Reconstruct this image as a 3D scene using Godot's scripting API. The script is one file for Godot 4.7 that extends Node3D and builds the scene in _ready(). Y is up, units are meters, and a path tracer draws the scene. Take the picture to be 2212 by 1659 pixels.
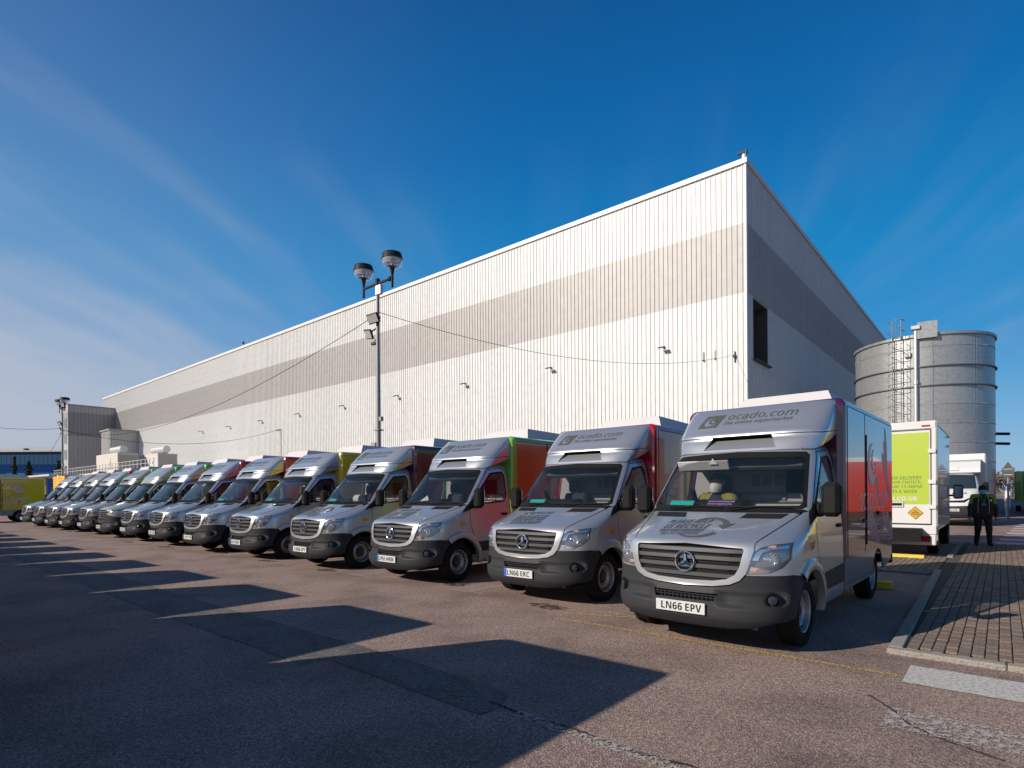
extends Node3D
# A yard of parked delivery vans in front of a large clad warehouse. x runs along the warehouse wall, z towards the viewer, y up, metres.

const WALL_Z := -36.873
const CORNER_X := -12.109
var M := {}
var meshes := {}
var cab: Shell
var cab_new: Shell
var fair: Shell
var fair_new: Shell
var iveco: Shell


func _ready() -> void:
	var cam := Camera3D.new()
	cam.name = "camera"
	cam.projection = Camera3D.PROJECTION_FRUSTUM
	cam.near = 0.1
	cam.far = 2000.0
	cam.size = 0.1 * 1659.0 / 1242.0
	cam.frustum_offset = Vector2(0, 0.1 * (1065.5 - 829.5) / 1242.0)
	cam.position = Vector3(0, 1.6, 0)
	cam.rotation = Vector3(0, deg_to_rad(40.45), deg_to_rad(-0.36))
	add_child(cam)
	var we := WorldEnvironment.new()
	we.name = "environment"
	var env := Environment.new()
	env.background_mode = Environment.BG_SKY
	env.tonemap_mode = Environment.TONE_MAPPER_LINEAR
	env.tonemap_exposure = 1.25
	env.sdfgi_enabled = true
	env.ssao_enabled = true
	env.ssil_enabled = true
	var sky := Sky.new()
	var pano := PanoramaSkyMaterial.new()
	pano.panorama = sky_picture()
	sky.sky_material = pano
	env.sky = sky
	we.environment = env
	add_child(we)
	var sun := DirectionalLight3D.new()
	sun.name = "sun"
	sun.light_energy = 1.6
	sun.light_color = Color(1.0, 0.955, 0.895)
	sun.light_angular_distance = 0.5
	sun.shadow_enabled = true
	add_child(sun)
	sun.look_at_from_position(Vector3.ZERO, Vector3(0.535, -0.6, -1.0), Vector3.UP)

	make_materials()
	ground_and_paving()
	warehouse()
	water_tank()
	left_plant()
	far_things()
	lamps_and_wires()
	vans()
	trucks()
	people()
	small_things()


# ---------------------------------------------------------------- sky
func sky_picture() -> ImageTexture:
	var w := 1024
	var h := 512
	var im := Image.create_empty(w, h, false, Image.FORMAT_RGBF)
	var streak := FastNoiseLite.new()
	streak.seed = 11
	streak.frequency = 1.0
	streak.fractal_octaves = 6
	streak.fractal_gain = 0.6
	var wisp := FastNoiseLite.new()
	wisp.seed = 4
	wisp.frequency = 1.0
	wisp.fractal_octaves = 5
	var sun_dir := Vector3(-0.535, 0.6, 1.0).normalized()
	var sun_flat := Vector2(-0.535, 1.0).normalized()
	for j in h:
		var el := (0.5 - (j + 0.5) / h) * PI
		if el < -0.02:
			im.fill_rect(Rect2i(0, j, w, h - j), Color(0.13, 0.11, 0.095))
			break
		var y := maxf(sin(el), 0.0)
		for i in w:
			var a := (i + 0.5) / w * TAU
			var d := Vector3(sin(a) * cos(el), y, -cos(a) * cos(el))
			var flat := Vector2(d.x, d.z).normalized()
			var c := clear_sky(el)
			# hazier and paler towards the sun
			var near_sun := 0.5 + 0.5 * flat.dot(sun_flat)
			var to_sun := 0.5 + 0.5 * d.dot(sun_dir)
			var low := exp(-rad_to_deg(el) / 15.0)
			var veil := smoothstep(0.26, 0.92, near_sun) * (1.15 * low + 0.10 * exp(-rad_to_deg(el) / 26.0))
			# thin cirrus in a plane high above
			var p := Vector2(d.x, d.z) / (y + 0.09)
			var q := Vector2(p.dot(Vector2(0.785, -0.62)), p.dot(Vector2(0.62, 0.785)))
			q.x += 0.25 * sin(q.y * 0.9 + 0.6)
			var s := streak.get_noise_2d(q.x * 3.4, q.y * 0.40) * 0.5 + 0.5
			var t := wisp.get_noise_2d(p.x * 0.8 + 7.0, p.y * 0.8) * 0.5 + 0.5
			var cirrus := smoothstep(0.36, 0.95, s) * smoothstep(0.25, 0.7, t)
			var right_low := smoothstep(-0.05, 0.35, d.x + 0.42) * exp(-absf(rad_to_deg(el) - 11.0) / 7.0)
			var amount := cirrus * (0.42 * smoothstep(0.2, 0.8, near_sun) * exp(-rad_to_deg(el) / 40.0) + 0.30 * right_low + 0.03)
			var glow := 0.05 * exp(-(1.0 - to_sun) * 9.0)
			var pale := Color(0.46, 0.505, 0.60)
			var edge := rad_to_deg(el) + 9.0 * (t - 0.5) - 5.0 * (s - 0.5)
			var sheet := (1.0 - smoothstep(7.0, 20.0, edge)) * smoothstep(0.36, 0.68, near_sun) * 0.85
			veil = veil + sheet * (1.0 - veil)
			c = c.lerp(pale, clampf(veil + amount * (1.0 - veil), 0.0, 0.95))
			c += Color(1.0, 0.95, 0.85) * glow
			im.set_pixel(i, j, c * 0.8)
	return ImageTexture.create_from_image(im)


func clear_sky(el: float) -> Color:
	var e := rad_to_deg(el)
	var stops := [0.0, 3.0, 6.0, 12.0, 20.0, 30.0, 42.0, 60.0, 90.0]
	var cols := [Color(0.36, 0.50, 0.66), Color(0.27, 0.48, 0.68), Color(0.17, 0.42, 0.69), Color(0.05, 0.29, 0.62), Color(0.014, 0.235, 0.55), Color(0.006, 0.145, 0.42), Color(0.005, 0.086, 0.285), Color(0.006, 0.055, 0.20), Color(0.006, 0.05, 0.18)]
	for k in stops.size() - 1:
		if e <= stops[k + 1]:
			var f: float = clampf((e - stops[k]) / (stops[k + 1] - stops[k]), 0.0, 1.0)
			return (cols[k] as Color).lerp(cols[k + 1], f)
	return cols[-1]


# ---------------------------------------------------------------- materials
func lin(r: float, g: float, b: float, a := 1.0) -> Color:
	var c := Color(r, g, b).linear_to_srgb()
	c.a = a
	return c


func mk(key: String, c: Color, rough := 0.6, metal := 0.0, coat := 0.0) -> StandardMaterial3D:
	var m := StandardMaterial3D.new()
	m.resource_name = key
	m.albedo_color = lin(c.r, c.g, c.b)
	m.roughness = rough
	m.metallic = metal
	if coat > 0.0:
		m.clearcoat_enabled = true
		m.clearcoat = coat
		m.clearcoat_roughness = 0.04
	M[key] = m
	return m


func noise_tex(size: int, freq: float, ramp: Array, kind := FastNoiseLite.TYPE_SIMPLEX_SMOOTH, octaves := 4, seed_ := 1, as_normal := false, bump := 4.0, gain := 0.5) -> NoiseTexture2D:
	var n := FastNoiseLite.new()
	n.seed = seed_
	n.noise_type = kind
	n.frequency = freq
	n.fractal_octaves = octaves
	n.fractal_gain = gain
	if kind == FastNoiseLite.TYPE_CELLULAR:
		n.fractal_type = FastNoiseLite.FRACTAL_NONE if octaves <= 1 else FastNoiseLite.FRACTAL_FBM
		n.cellular_return_type = FastNoiseLite.RETURN_CELL_VALUE if not as_normal else FastNoiseLite.RETURN_DISTANCE
	var t := NoiseTexture2D.new()
	t.width = size
	t.height = size
	t.seamless = true
	t.noise = n
	t.as_normal_map = as_normal
	t.bump_strength = bump
	if ramp.size():
		var g := Gradient.new()
		var offs := PackedFloat32Array()
		var cols := PackedColorArray()
		for k in ramp.size() / 2:
			offs.append(ramp[2 * k])
			cols.append(ramp[2 * k + 1])
		g.offsets = offs
		g.colors = cols
		t.color_ramp = g
	return t


func gray(v: float) -> Color:
	return Color(v, v, v)


func tri_world(m: StandardMaterial3D, size: float, detail: Texture2D = null, dsize := 10.0) -> void:
	m.uv1_triplanar = true
	m.uv1_world_triplanar = true
	m.uv1_scale = Vector3.ONE / size
	if detail:
		m.detail_enabled = true
		m.detail_albedo = detail
		m.detail_blend_mode = BaseMaterial3D.BLEND_MODE_MUL
		m.detail_uv_layer = BaseMaterial3D.DETAIL_UV_2
		m.uv2_triplanar = true
		m.uv2_world_triplanar = true
		m.uv2_scale = Vector3.ONE / dsize


func make_materials() -> void:
	var chips := noise_tex(1024, 0.10, [0.0, lin(0.10, 0.072, 0.062), 0.2, lin(0.18, 0.125, 0.103), 0.5, lin(0.25, 0.174, 0.144), 0.8, lin(0.32, 0.225, 0.187), 1.0, lin(0.46, 0.35, 0.30)], FastNoiseLite.TYPE_CELLULAR, 1, 3)
	var chips_n := noise_tex(1024, 0.10, [], FastNoiseLite.TYPE_CELLULAR, 1, 3, true, 7.0)
	var blot := noise_tex(512, 0.012, [0.0, gray(0.76), 0.4, gray(0.90), 0.7, gray(0.98), 1.0, gray(1.0)], FastNoiseLite.TYPE_SIMPLEX_SMOOTH, 5, 8)
	var m := mk("tarmac", Color(1, 1, 1), 0.85)
	m.albedo_texture = chips
	m.normal_enabled = true
	m.normal_texture = chips_n
	m.normal_scale = 0.6
	tri_world(m, 1.05, blot, 9.0)
	var dark := noise_tex(512, 0.10, [0.0, lin(0.06, 0.056, 0.052), 0.5, lin(0.11, 0.10, 0.092), 1.0, lin(0.19, 0.175, 0.155)], FastNoiseLite.TYPE_CELLULAR, 1, 5)
	m = mk("tarmac_patch", Color(1, 1, 1), 0.8)
	m.albedo_texture = dark
	m.normal_enabled = true
	m.normal_texture = chips_n
	m.normal_scale = 0.7
	tri_world(m, 0.8, blot, 5.0)
	m = mk("crack", Color(0.02, 0.018, 0.016), 0.95)
	# worn road paint: alpha cut by noise
	var worn := noise_tex(512, 0.012, [0.0, Color(1, 1, 1, 0), 0.47, Color(1, 1, 1, 0), 0.53, Color(1, 1, 1, 1), 1.0, Color(1, 1, 1, 1)], FastNoiseLite.TYPE_SIMPLEX_SMOOTH, 6, 21, false, 4.0, 0.95)
	var faint := noise_tex(512, 0.012, [0.0, Color(1, 1, 1, 0), 0.56, Color(1, 1, 1, 0), 0.60, Color(1, 1, 1, 1), 1.0, Color(1, 1, 1, 1)], FastNoiseLite.TYPE_SIMPLEX_SMOOTH, 6, 33, false, 4.0, 0.95)
	var scuff := noise_tex(512, 0.04, [0.0, gray(0.55), 0.3, gray(0.85), 0.6, gray(0.98), 1.0, gray(1.0)], FastNoiseLite.TYPE_SIMPLEX_SMOOTH, 5, 9)
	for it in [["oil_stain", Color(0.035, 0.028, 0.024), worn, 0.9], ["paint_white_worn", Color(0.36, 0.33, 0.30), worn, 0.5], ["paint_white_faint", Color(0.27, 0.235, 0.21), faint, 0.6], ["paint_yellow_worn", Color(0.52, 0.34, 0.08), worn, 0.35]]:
		m = mk(it[0], it[1], 0.75)
		m.albedo_texture = it[2]
		m.transparency = BaseMaterial3D.TRANSPARENCY_ALPHA_SCISSOR
		m.alpha_scissor_threshold = 0.5
		tri_world(m, it[3])
	m = mk("paint_white", Color(0.47, 0.45, 0.42), 0.7)
	m.albedo_texture = scuff
	tri_world(m, 0.9)
	m = mk("concrete", Color(0.27, 0.245, 0.215), 0.9)
	m.albedo_texture = scuff
	tri_world(m, 0.6)
	var speck := noise_tex(512, 0.16, [0.0, gray(0.55), 0.35, gray(0.85), 0.75, gray(1.0), 0.93, gray(1.0), 1.0, Color(1.6, 1.55, 1.45)], FastNoiseLite.TYPE_CELLULAR, 1, 14)
	for k in 4:
		m = mk("paver_%d" % k, [Color(0.21, 0.155, 0.12), Color(0.175, 0.13, 0.105), Color(0.24, 0.175, 0.13), Color(0.19, 0.145, 0.125)][k], 0.9)
		m.albedo_texture = speck
		tri_world(m, 0.45)
	mk("joint", Color(0.05, 0.042, 0.035), 0.95)
	# cladding
	var dirt := noise_tex(512, 0.02, [0.0, gray(0.94), 0.35, gray(0.975), 0.7, gray(1.0), 1.0, gray(1.0)], FastNoiseLite.TYPE_SIMPLEX_SMOOTH, 5, 17)
	for k in 3:
		var f: float = [1.0, 0.975, 0.955][k]
		m = mk("clad_white_%d" % k, Color(0.55, 0.555, 0.555) * f, 0.5)
		m.albedo_texture = dirt
		tri_world(m, 9.0)
		m = mk("clad_grey_%d" % k, Color(0.365, 0.35, 0.342) * f, 0.5)
		m.albedo_texture = dirt
		tri_world(m, 9.0)
	m = mk("annex_grey", Color(0.36, 0.35, 0.33), 0.5)
	m = mk("annex_dark", Color(0.24, 0.232, 0.228), 0.5)
	mk("trim_white", Color(0.56, 0.55, 0.53), 0.45)
	mk("wood_brown", Color(0.16, 0.075, 0.035), 0.8)
	mk("dark", Color(0.012, 0.012, 0.013), 0.7).metallic_specular = 0.22
	mk("steel_pale", Color(0.52, 0.53, 0.53), 0.45, 0.5)
	mk("pole_grey", Color(0.20, 0.21, 0.22), 0.5, 0.3)
	mk("lamp_black", Color(0.022, 0.022, 0.024), 0.5).metallic_specular = 0.22
	var spangle := noise_tex(512, 0.02, [0.0, gray(0.88), 0.4, gray(0.95), 0.75, gray(1.0), 1.0, gray(1.0)], FastNoiseLite.TYPE_SIMPLEX_SMOOTH, 5, 41)
	for k in 4:
		m = mk("galvanised_%d" % k, [Color(0.36, 0.37, 0.37), Color(0.33, 0.345, 0.35), Color(0.385, 0.39, 0.39), Color(0.35, 0.36, 0.36)][k], 0.34, 0.5)
		m.albedo_texture = spangle
		tri_world(m, 2.6)
	mk("tank_rib", Color(0.14, 0.15, 0.155), 0.5, 0.6)
	mk("blue_clad", Color(0.028, 0.078, 0.145), 0.5).metallic_specular = 0.15
	mk("blue_deep", Color(0.003, 0.032, 0.12), 0.4).metallic_specular = 0.15
	mk("blue_bright", Color(0.015, 0.15, 0.36), 0.4).metallic_specular = 0.15
	mk("roof_pale", Color(0.46, 0.44, 0.40), 0.6)
	mk("dark_grey", Color(0.06, 0.06, 0.06), 0.7)
	mk("grey_mid", Color(0.24, 0.24, 0.235), 0.7)
	mk("chiller", Color(0.48, 0.45, 0.41), 0.6)
	mk("louvre", Color(0.32, 0.30, 0.27), 0.6)
	for k in 3:
		m = mk("leaf_%d" % k, [Color(0.035, 0.045, 0.018), Color(0.05, 0.058, 0.022), Color(0.024, 0.032, 0.014)][k], 0.8)
	mk("bare_twig", Color(0.11, 0.075, 0.05), 0.9)
	mk("bark", Color(0.07, 0.05, 0.035), 0.9)
	# vehicles
	mk("silver", Color(0.48, 0.50, 0.52), 0.36, 0.72, 0.9)
	mk("champagne", Color(0.45, 0.43, 0.37), 0.32, 0.68, 0.9)
	mk("purple", Color(0.055, 0.006, 0.035), 0.22, 0.0, 1.0)
	mk("red", Color(0.36, 0.004, 0.012), 0.25, 0.0, 1.0)
	mk("crimson", Color(0.30, 0.012, 0.012), 0.25, 0.0, 1.0)
	mk("green", Color(0.12, 0.36, 0.03), 0.25, 0.0, 1.0)
	mk("yellow", Color(0.62, 0.47, 0.008), 0.25, 0.0, 1.0)
	mk("orange_brown", Color(0.26, 0.095, 0.02), 0.2, 0.0, 1.0)
	mk("olive_yellow", Color(0.50, 0.33, 0.012), 0.2, 0.0, 1.0)
	mk("box_rail", Color(0.18, 0.22, 0.26), 0.25, 0.3, 1.0)
	mk("pod_white", Color(0.46, 0.445, 0.46), 0.5)
	mk("plastic", Color(0.011, 0.011, 0.012), 0.55).metallic_specular = 0.22
	mk("plastic_grey", Color(0.032, 0.033, 0.036), 0.5).metallic_specular = 0.22
	mk("rubber", Color(0.014, 0.014, 0.014), 0.85).metallic_specular = 0.22
	mk("rim", Color(0.32, 0.32, 0.33), 0.45, 0.6)
	mk("hub_rust", Color(0.075, 0.045, 0.03), 0.8, 0.2)
	mk("chrome", Color(0.82, 0.83, 0.84), 0.08, 1.0)
	mk("amber", Color(0.60, 0.20, 0.03), 0.15, 0.0, 1.0)
	mk("amber_clear", Color(0.50, 0.30, 0.20), 0.2, 0.2, 1.0)
	mk("ladder_grey", Color(0.20, 0.205, 0.21), 0.5, 0.3)
	mk("slat_grey", Color(0.060, 0.061, 0.064), 0.5).metallic_specular = 0.3
	mk("lamp_dull", Color(0.20, 0.21, 0.225), 0.25, 0.7)
	mk("tail_red", Color(0.40, 0.012, 0.012), 0.15, 0.0, 1.0)
	mk("logo_grey", Color(0.065, 0.072, 0.075), 0.6).metallic_specular = 0.22
	mk("logo_pale", Color(0.42, 0.40, 0.50), 0.4)
	mk("logo_lilac", Color(0.20, 0.10, 0.22), 0.4)
	mk("white", Color(0.54, 0.54, 0.53), 0.5)
	mk("white_gloss", Color(0.54, 0.545, 0.55), 0.3, 0.0, 0.8)
	mk("plate_white", Color(0.50, 0.51, 0.52), 0.35)
	mk("plate_black", Color(0.01, 0.01, 0.01), 0.4)
	mk("plate_blue", Color(0.01, 0.10, 0.50), 0.4)
	mk("cabin_white", Color(0.36, 0.355, 0.35), 0.7)
	mk("cabin_grey", Color(0.17, 0.17, 0.18), 0.7)
	mk("seat_cloth", Color(0.025, 0.026, 0.03), 0.9)
	mk("visor", Color(0.38, 0.39, 0.39), 0.8)
	mk("turquoise", Color(0.01, 0.42, 0.36), 0.6)
	mk("card_purple", Color(0.10, 0.02, 0.17), 0.5)
	mk("paper", Color(0.52, 0.52, 0.50), 0.7)
	mk("lime", Color(0.36, 0.46, 0.05), 0.35, 0.0, 0.6)
	mk("lime_text", Color(0.12, 0.20, 0.03), 0.5)
	mk("sign_amber", Color(0.50, 0.28, 0.02), 0.4)
	mk("board_yellow", Color(0.72, 0.38, 0.02), 0.5)
	mk("board_text", Color(0.40, 0.12, 0.01), 0.5)
	mk("skin", Color(0.33, 0.17, 0.11), 0.6)
	mk("mask_white", Color(0.55, 0.54, 0.52), 0.8)
	mk("mask_blue", Color(0.10, 0.42, 0.58), 0.8)
	mk("cap_black", Color(0.012, 0.012, 0.014), 0.9)
	mk("badge_blue", Color(0.01, 0.10, 0.45), 0.4)
	mk("cord_green", Color(0.05, 0.35, 0.10), 0.6)
	mk("stop_yellow", Color(0.50, 0.36, 0.01), 0.6)
	m = mk("cloth", Color(1, 1, 1), 0.85)
	m.vertex_color_use_as_albedo = true
	var g := mk("glass", Color(0.80, 0.90, 0.92), 0.0)
	g.transparency = BaseMaterial3D.TRANSPARENCY_ALPHA
	g.albedo_color.a = 0.16
	g.albedo_color = Color(0.10, 0.15, 0.17, 0.30)
	g = mk("bowl_glass", Color(0.8, 0.8, 0.8), 0.1)
	g.transparency = BaseMaterial3D.TRANSPARENCY_ALPHA
	g.albedo_color = Color(0.80, 0.84, 0.90, 0.28)
	g = mk("lens", Color(0.9, 0.9, 0.9), 0.0)
	g.transparency = BaseMaterial3D.TRANSPARENCY_ALPHA
	g.albedo_color = Color(0.9, 0.92, 0.95, 0.06)
	mk("window_dark", Color(0.02, 0.03, 0.04), 0.05, 0.0, 1.0)
	mk("window_blue", Color(0.10, 0.20, 0.30), 0.08, 0.3, 1.0)


# ---------------------------------------------------------------- mesh builder
class MB:
	var v := PackedVector3Array()
	var n := PackedVector3Array()
	var c := PackedColorArray()

	func tri(a: Vector3, b: Vector3, d: Vector3, out: Vector3) -> void:
		var nn := (b - a).cross(d - a)
		if nn.length_squared() < 1e-16:
			return
		nn = nn.normalized()
		if nn.dot(out) < 0.0:
			nn = -nn
			v.append_array([a, b, d])
		else:
			v.append_array([a, d, b])
		n.append_array([nn, nn, nn])

	func tri_n(a: Vector3, b: Vector3, d: Vector3, na: Vector3, nb: Vector3, nd: Vector3) -> void:
		if (b - a).cross(d - a).dot(na + nb + nd) < 0.0:
			v.append_array([a, b, d])
			n.append_array([na, nb, nd])
		else:
			v.append_array([a, d, b])
			n.append_array([na, nd, nb])

	func quad(a: Vector3, b: Vector3, d: Vector3, e: Vector3, out: Vector3) -> void:
		tri(a, b, d, out)
		tri(a, d, e, out)

	func quad_n(a: Vector3, b: Vector3, d: Vector3, e: Vector3, na: Vector3, nb: Vector3, nd: Vector3, ne: Vector3) -> void:
		tri_n(a, b, d, na, nb, nd)
		tri_n(a, d, e, na, nd, ne)

	func box(at: Vector3, s: Vector3, basis := Basis.IDENTITY, bevel := 0.0) -> void:
		var h := s * 0.5
		var b := minf(bevel, minf(h.x, minf(h.y, h.z)) * 0.98)
		for ax in 3:
			var i := (ax + 1) % 3
			var j := (ax + 2) % 3
			for sg in [-1.0, 1.0]:
				var q := []
				for st in [[-1.0, -1.0], [1.0, -1.0], [1.0, 1.0], [-1.0, 1.0]]:
					var p := Vector3.ZERO
					p[ax] = sg * h[ax]
					p[i] = st[0] * (h[i] - b)
					p[j] = st[1] * (h[j] - b)
					q.append(at + basis * p)
				var o := Vector3.ZERO
				o[ax] = sg
				quad(q[0], q[1], q[2], q[3], basis * o)
		if b <= 0.0:
			return
		for ax in 3:
			var i := (ax + 1) % 3
			var j := (ax + 2) % 3
			for si in [-1.0, 1.0]:
				for sj in [-1.0, 1.0]:
					var q := []
					for st in [[-1.0, 0], [1.0, 0], [1.0, 1], [-1.0, 1]]:
						var p := Vector3.ZERO
						p[ax] = st[0] * (h[ax] - b)
						p[i] = si * (h[i] if st[1] == 0 else h[i] - b)
						p[j] = sj * (h[j] - b if st[1] == 0 else h[j])
						q.append(at + basis * p)
					var o := Vector3.ZERO
					o[i] = si
					o[j] = sj
					quad(q[0], q[1], q[2], q[3], basis * o)
		for sx in [-1.0, 1.0]:
			for sy in [-1.0, 1.0]:
				for sz in [-1.0, 1.0]:
					tri(at + basis * Vector3(sx * h.x, sy * (h.y - b), sz * (h.z - b)), at + basis * Vector3(sx * (h.x - b), sy * h.y, sz * (h.z - b)), at + basis * Vector3(sx * (h.x - b), sy * (h.y - b), sz * h.z), basis * Vector3(sx, sy, sz))

	func cyl(a: Vector3, b: Vector3, r0: float, r1: float, k := 12, caps := true) -> void:
		var ax := (b - a).normalized()
		var u := ax.cross(Vector3.UP if absf(ax.y) < 0.9 else Vector3.RIGHT).normalized()
		var w := ax.cross(u)
		for i in k:
			var t0 := TAU * i / k
			var t1 := TAU * (i + 1) / k
			var d0 := u * cos(t0) + w * sin(t0)
			var d1 := u * cos(t1) + w * sin(t1)
			quad_n(a + d0 * r0, a + d1 * r0, b + d1 * r1, b + d0 * r1, d0, d1, d1, d0)
			if caps:
				tri(a, a + d0 * r0, a + d1 * r0, -ax)
				tri(b, b + d0 * r1, b + d1 * r1, ax)

	func tube(pts: Array, r: float, k := 8) -> void:
		for i in pts.size() - 1:
			cyl(pts[i], pts[i + 1], r, r, k, i == 0 or i == pts.size() - 2)

	# profile: (radius, along axis); axis basis: y of basis is the axis
	func lathe(profile: Array, at: Vector3, basis := Basis.IDENTITY, k := 24, smooth := true) -> void:
		for s in profile.size() - 1:
			var p: Vector2 = profile[s]
			var q: Vector2 = profile[s + 1]
			var d := q - p
			if d.length() < 1e-6:
				continue
			var nm := Vector2(d.y, -d.x).normalized()
			for i in k:
				var t0 := TAU * i / k
				var t1 := TAU * (i + 1) / k
				var a0 := Vector3(cos(t0), 0, sin(t0))
				var a1 := Vector3(cos(t1), 0, sin(t1))
				var n0 := basis * (a0 * nm.x + Vector3(0, nm.y, 0))
				var n1 := basis * (a1 * nm.x + Vector3(0, nm.y, 0))
				quad_n(at + basis * (a0 * p.x + Vector3(0, p.y, 0)), at + basis * (a1 * p.x + Vector3(0, p.y, 0)), at + basis * (a1 * q.x + Vector3(0, q.y, 0)), at + basis * (a0 * q.x + Vector3(0, q.y, 0)), n0, n1, n1, n0)

	# a flat outline given thickness: outline in the xy plane of xf, from z=0 to z=depth
	func prism(poly: PackedVector2Array, depth: float, xf: Transform3D) -> void:
		var idx := Geometry2D.triangulate_polygon(poly)
		for t in idx.size() / 3:
			var a := poly[idx[3 * t]]
			var b := poly[idx[3 * t + 1]]
			var d := poly[idx[3 * t + 2]]
			tri(xf * Vector3(a.x, a.y, depth), xf * Vector3(b.x, b.y, depth), xf * Vector3(d.x, d.y, depth), xf.basis.z)
			tri(xf * Vector3(a.x, a.y, 0), xf * Vector3(b.x, b.y, 0), xf * Vector3(d.x, d.y, 0), -xf.basis.z)
		var sgn := -1.0 if Geometry2D.is_polygon_clockwise(poly) else 1.0
		for i in poly.size():
			var a := poly[i]
			var b := poly[(i + 1) % poly.size()]
			var o := Vector2(b.y - a.y, a.x - b.x) * sgn
			quad(xf * Vector3(a.x, a.y, 0), xf * Vector3(b.x, b.y, 0), xf * Vector3(b.x, b.y, depth), xf * Vector3(a.x, a.y, depth), xf.basis * Vector3(o.x, o.y, 0))

	# flat outlines laid on a curved surface: fn takes a point of the outline and gives a place; out of ref is outside
	func sheet(poly: PackedVector2Array, holes: Array, fn: Callable, cell: Vector2, ref: Vector3, off := 0.0) -> void:
		var lo := poly[0]
		var hi := poly[0]
		for p in poly:
			lo = lo.min(p)
			hi = hi.max(p)
		var i0 := floori(lo.x / cell.x)
		var i1 := ceili(hi.x / cell.x)
		var j0 := floori(lo.y / cell.y)
		var j1 := ceili(hi.y / cell.y)
		for i in range(i0, i1):
			for j in range(j0, j1):
				var sq := PackedVector2Array([Vector2(i * cell.x, j * cell.y), Vector2((i + 1) * cell.x, j * cell.y), Vector2((i + 1) * cell.x, (j + 1) * cell.y), Vector2(i * cell.x, (j + 1) * cell.y)])
				var pieces: Array = Geometry2D.intersect_polygons(poly, sq)
				for hole in holes:
					var rest := []
					for pc in pieces:
						for r in Geometry2D.clip_polygons(pc, hole):
							if not Geometry2D.is_polygon_clockwise(r):
								rest.append(r)
					pieces = rest
				for pc in pieces:
					flat_piece(pc, fn, ref, off)

	func flat_piece(pc: PackedVector2Array, fn: Callable, ref: Vector3, off: float) -> void:
		var idx := Geometry2D.triangulate_polygon(pc)
		if idx.is_empty():
			return
		var ps := PackedVector3Array()
		var ns := PackedVector3Array()
		for p in pc:
			var a: Vector3 = fn.call(p)
			var e := 0.004
			var bx: Vector3 = fn.call(p + Vector2(e, 0)) - fn.call(p - Vector2(e, 0))
			var by: Vector3 = fn.call(p + Vector2(0, e)) - fn.call(p - Vector2(0, e))
			var nn := bx.cross(by).normalized()
			if nn.dot(a - ref) < 0.0:
				nn = -nn
			ps.append(a + nn * off)
			ns.append(nn)
		for t in idx.size() / 3:
			tri_n(ps[idx[3 * t]], ps[idx[3 * t + 1]], ps[idx[3 * t + 2]], ns[idx[3 * t]], ns[idx[3 * t + 1]], ns[idx[3 * t + 2]])

	# a narrow band along a line on a curved surface
	func band(line: PackedVector2Array, wide: float, fn: Callable, ref: Vector3, off: float) -> void:
		for k in line.size() - 1:
			var a := line[k]
			var b := line[k + 1]
			var s := maxi(1, ceili((b - a).length() / 0.06))
			var side := (b - a).normalized().orthogonal() * wide * 0.5
			for i in s:
				var p := a.lerp(b, float(i) / s)
				var q := a.lerp(b, float(i + 1) / s)
				flat_piece(PackedVector2Array([p - side, q - side, q + side, p + side]), fn, ref, off)

	func mesh() -> ArrayMesh:
		var a := []
		a.resize(Mesh.ARRAY_MAX)
		a[Mesh.ARRAY_VERTEX] = v
		a[Mesh.ARRAY_NORMAL] = n
		if c.size() == v.size() and c.size() > 0:
			a[Mesh.ARRAY_COLOR] = c
		var m := ArrayMesh.new()
		m.add_surface_from_arrays(Mesh.PRIMITIVE_TRIANGLES, a)
		return m


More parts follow.
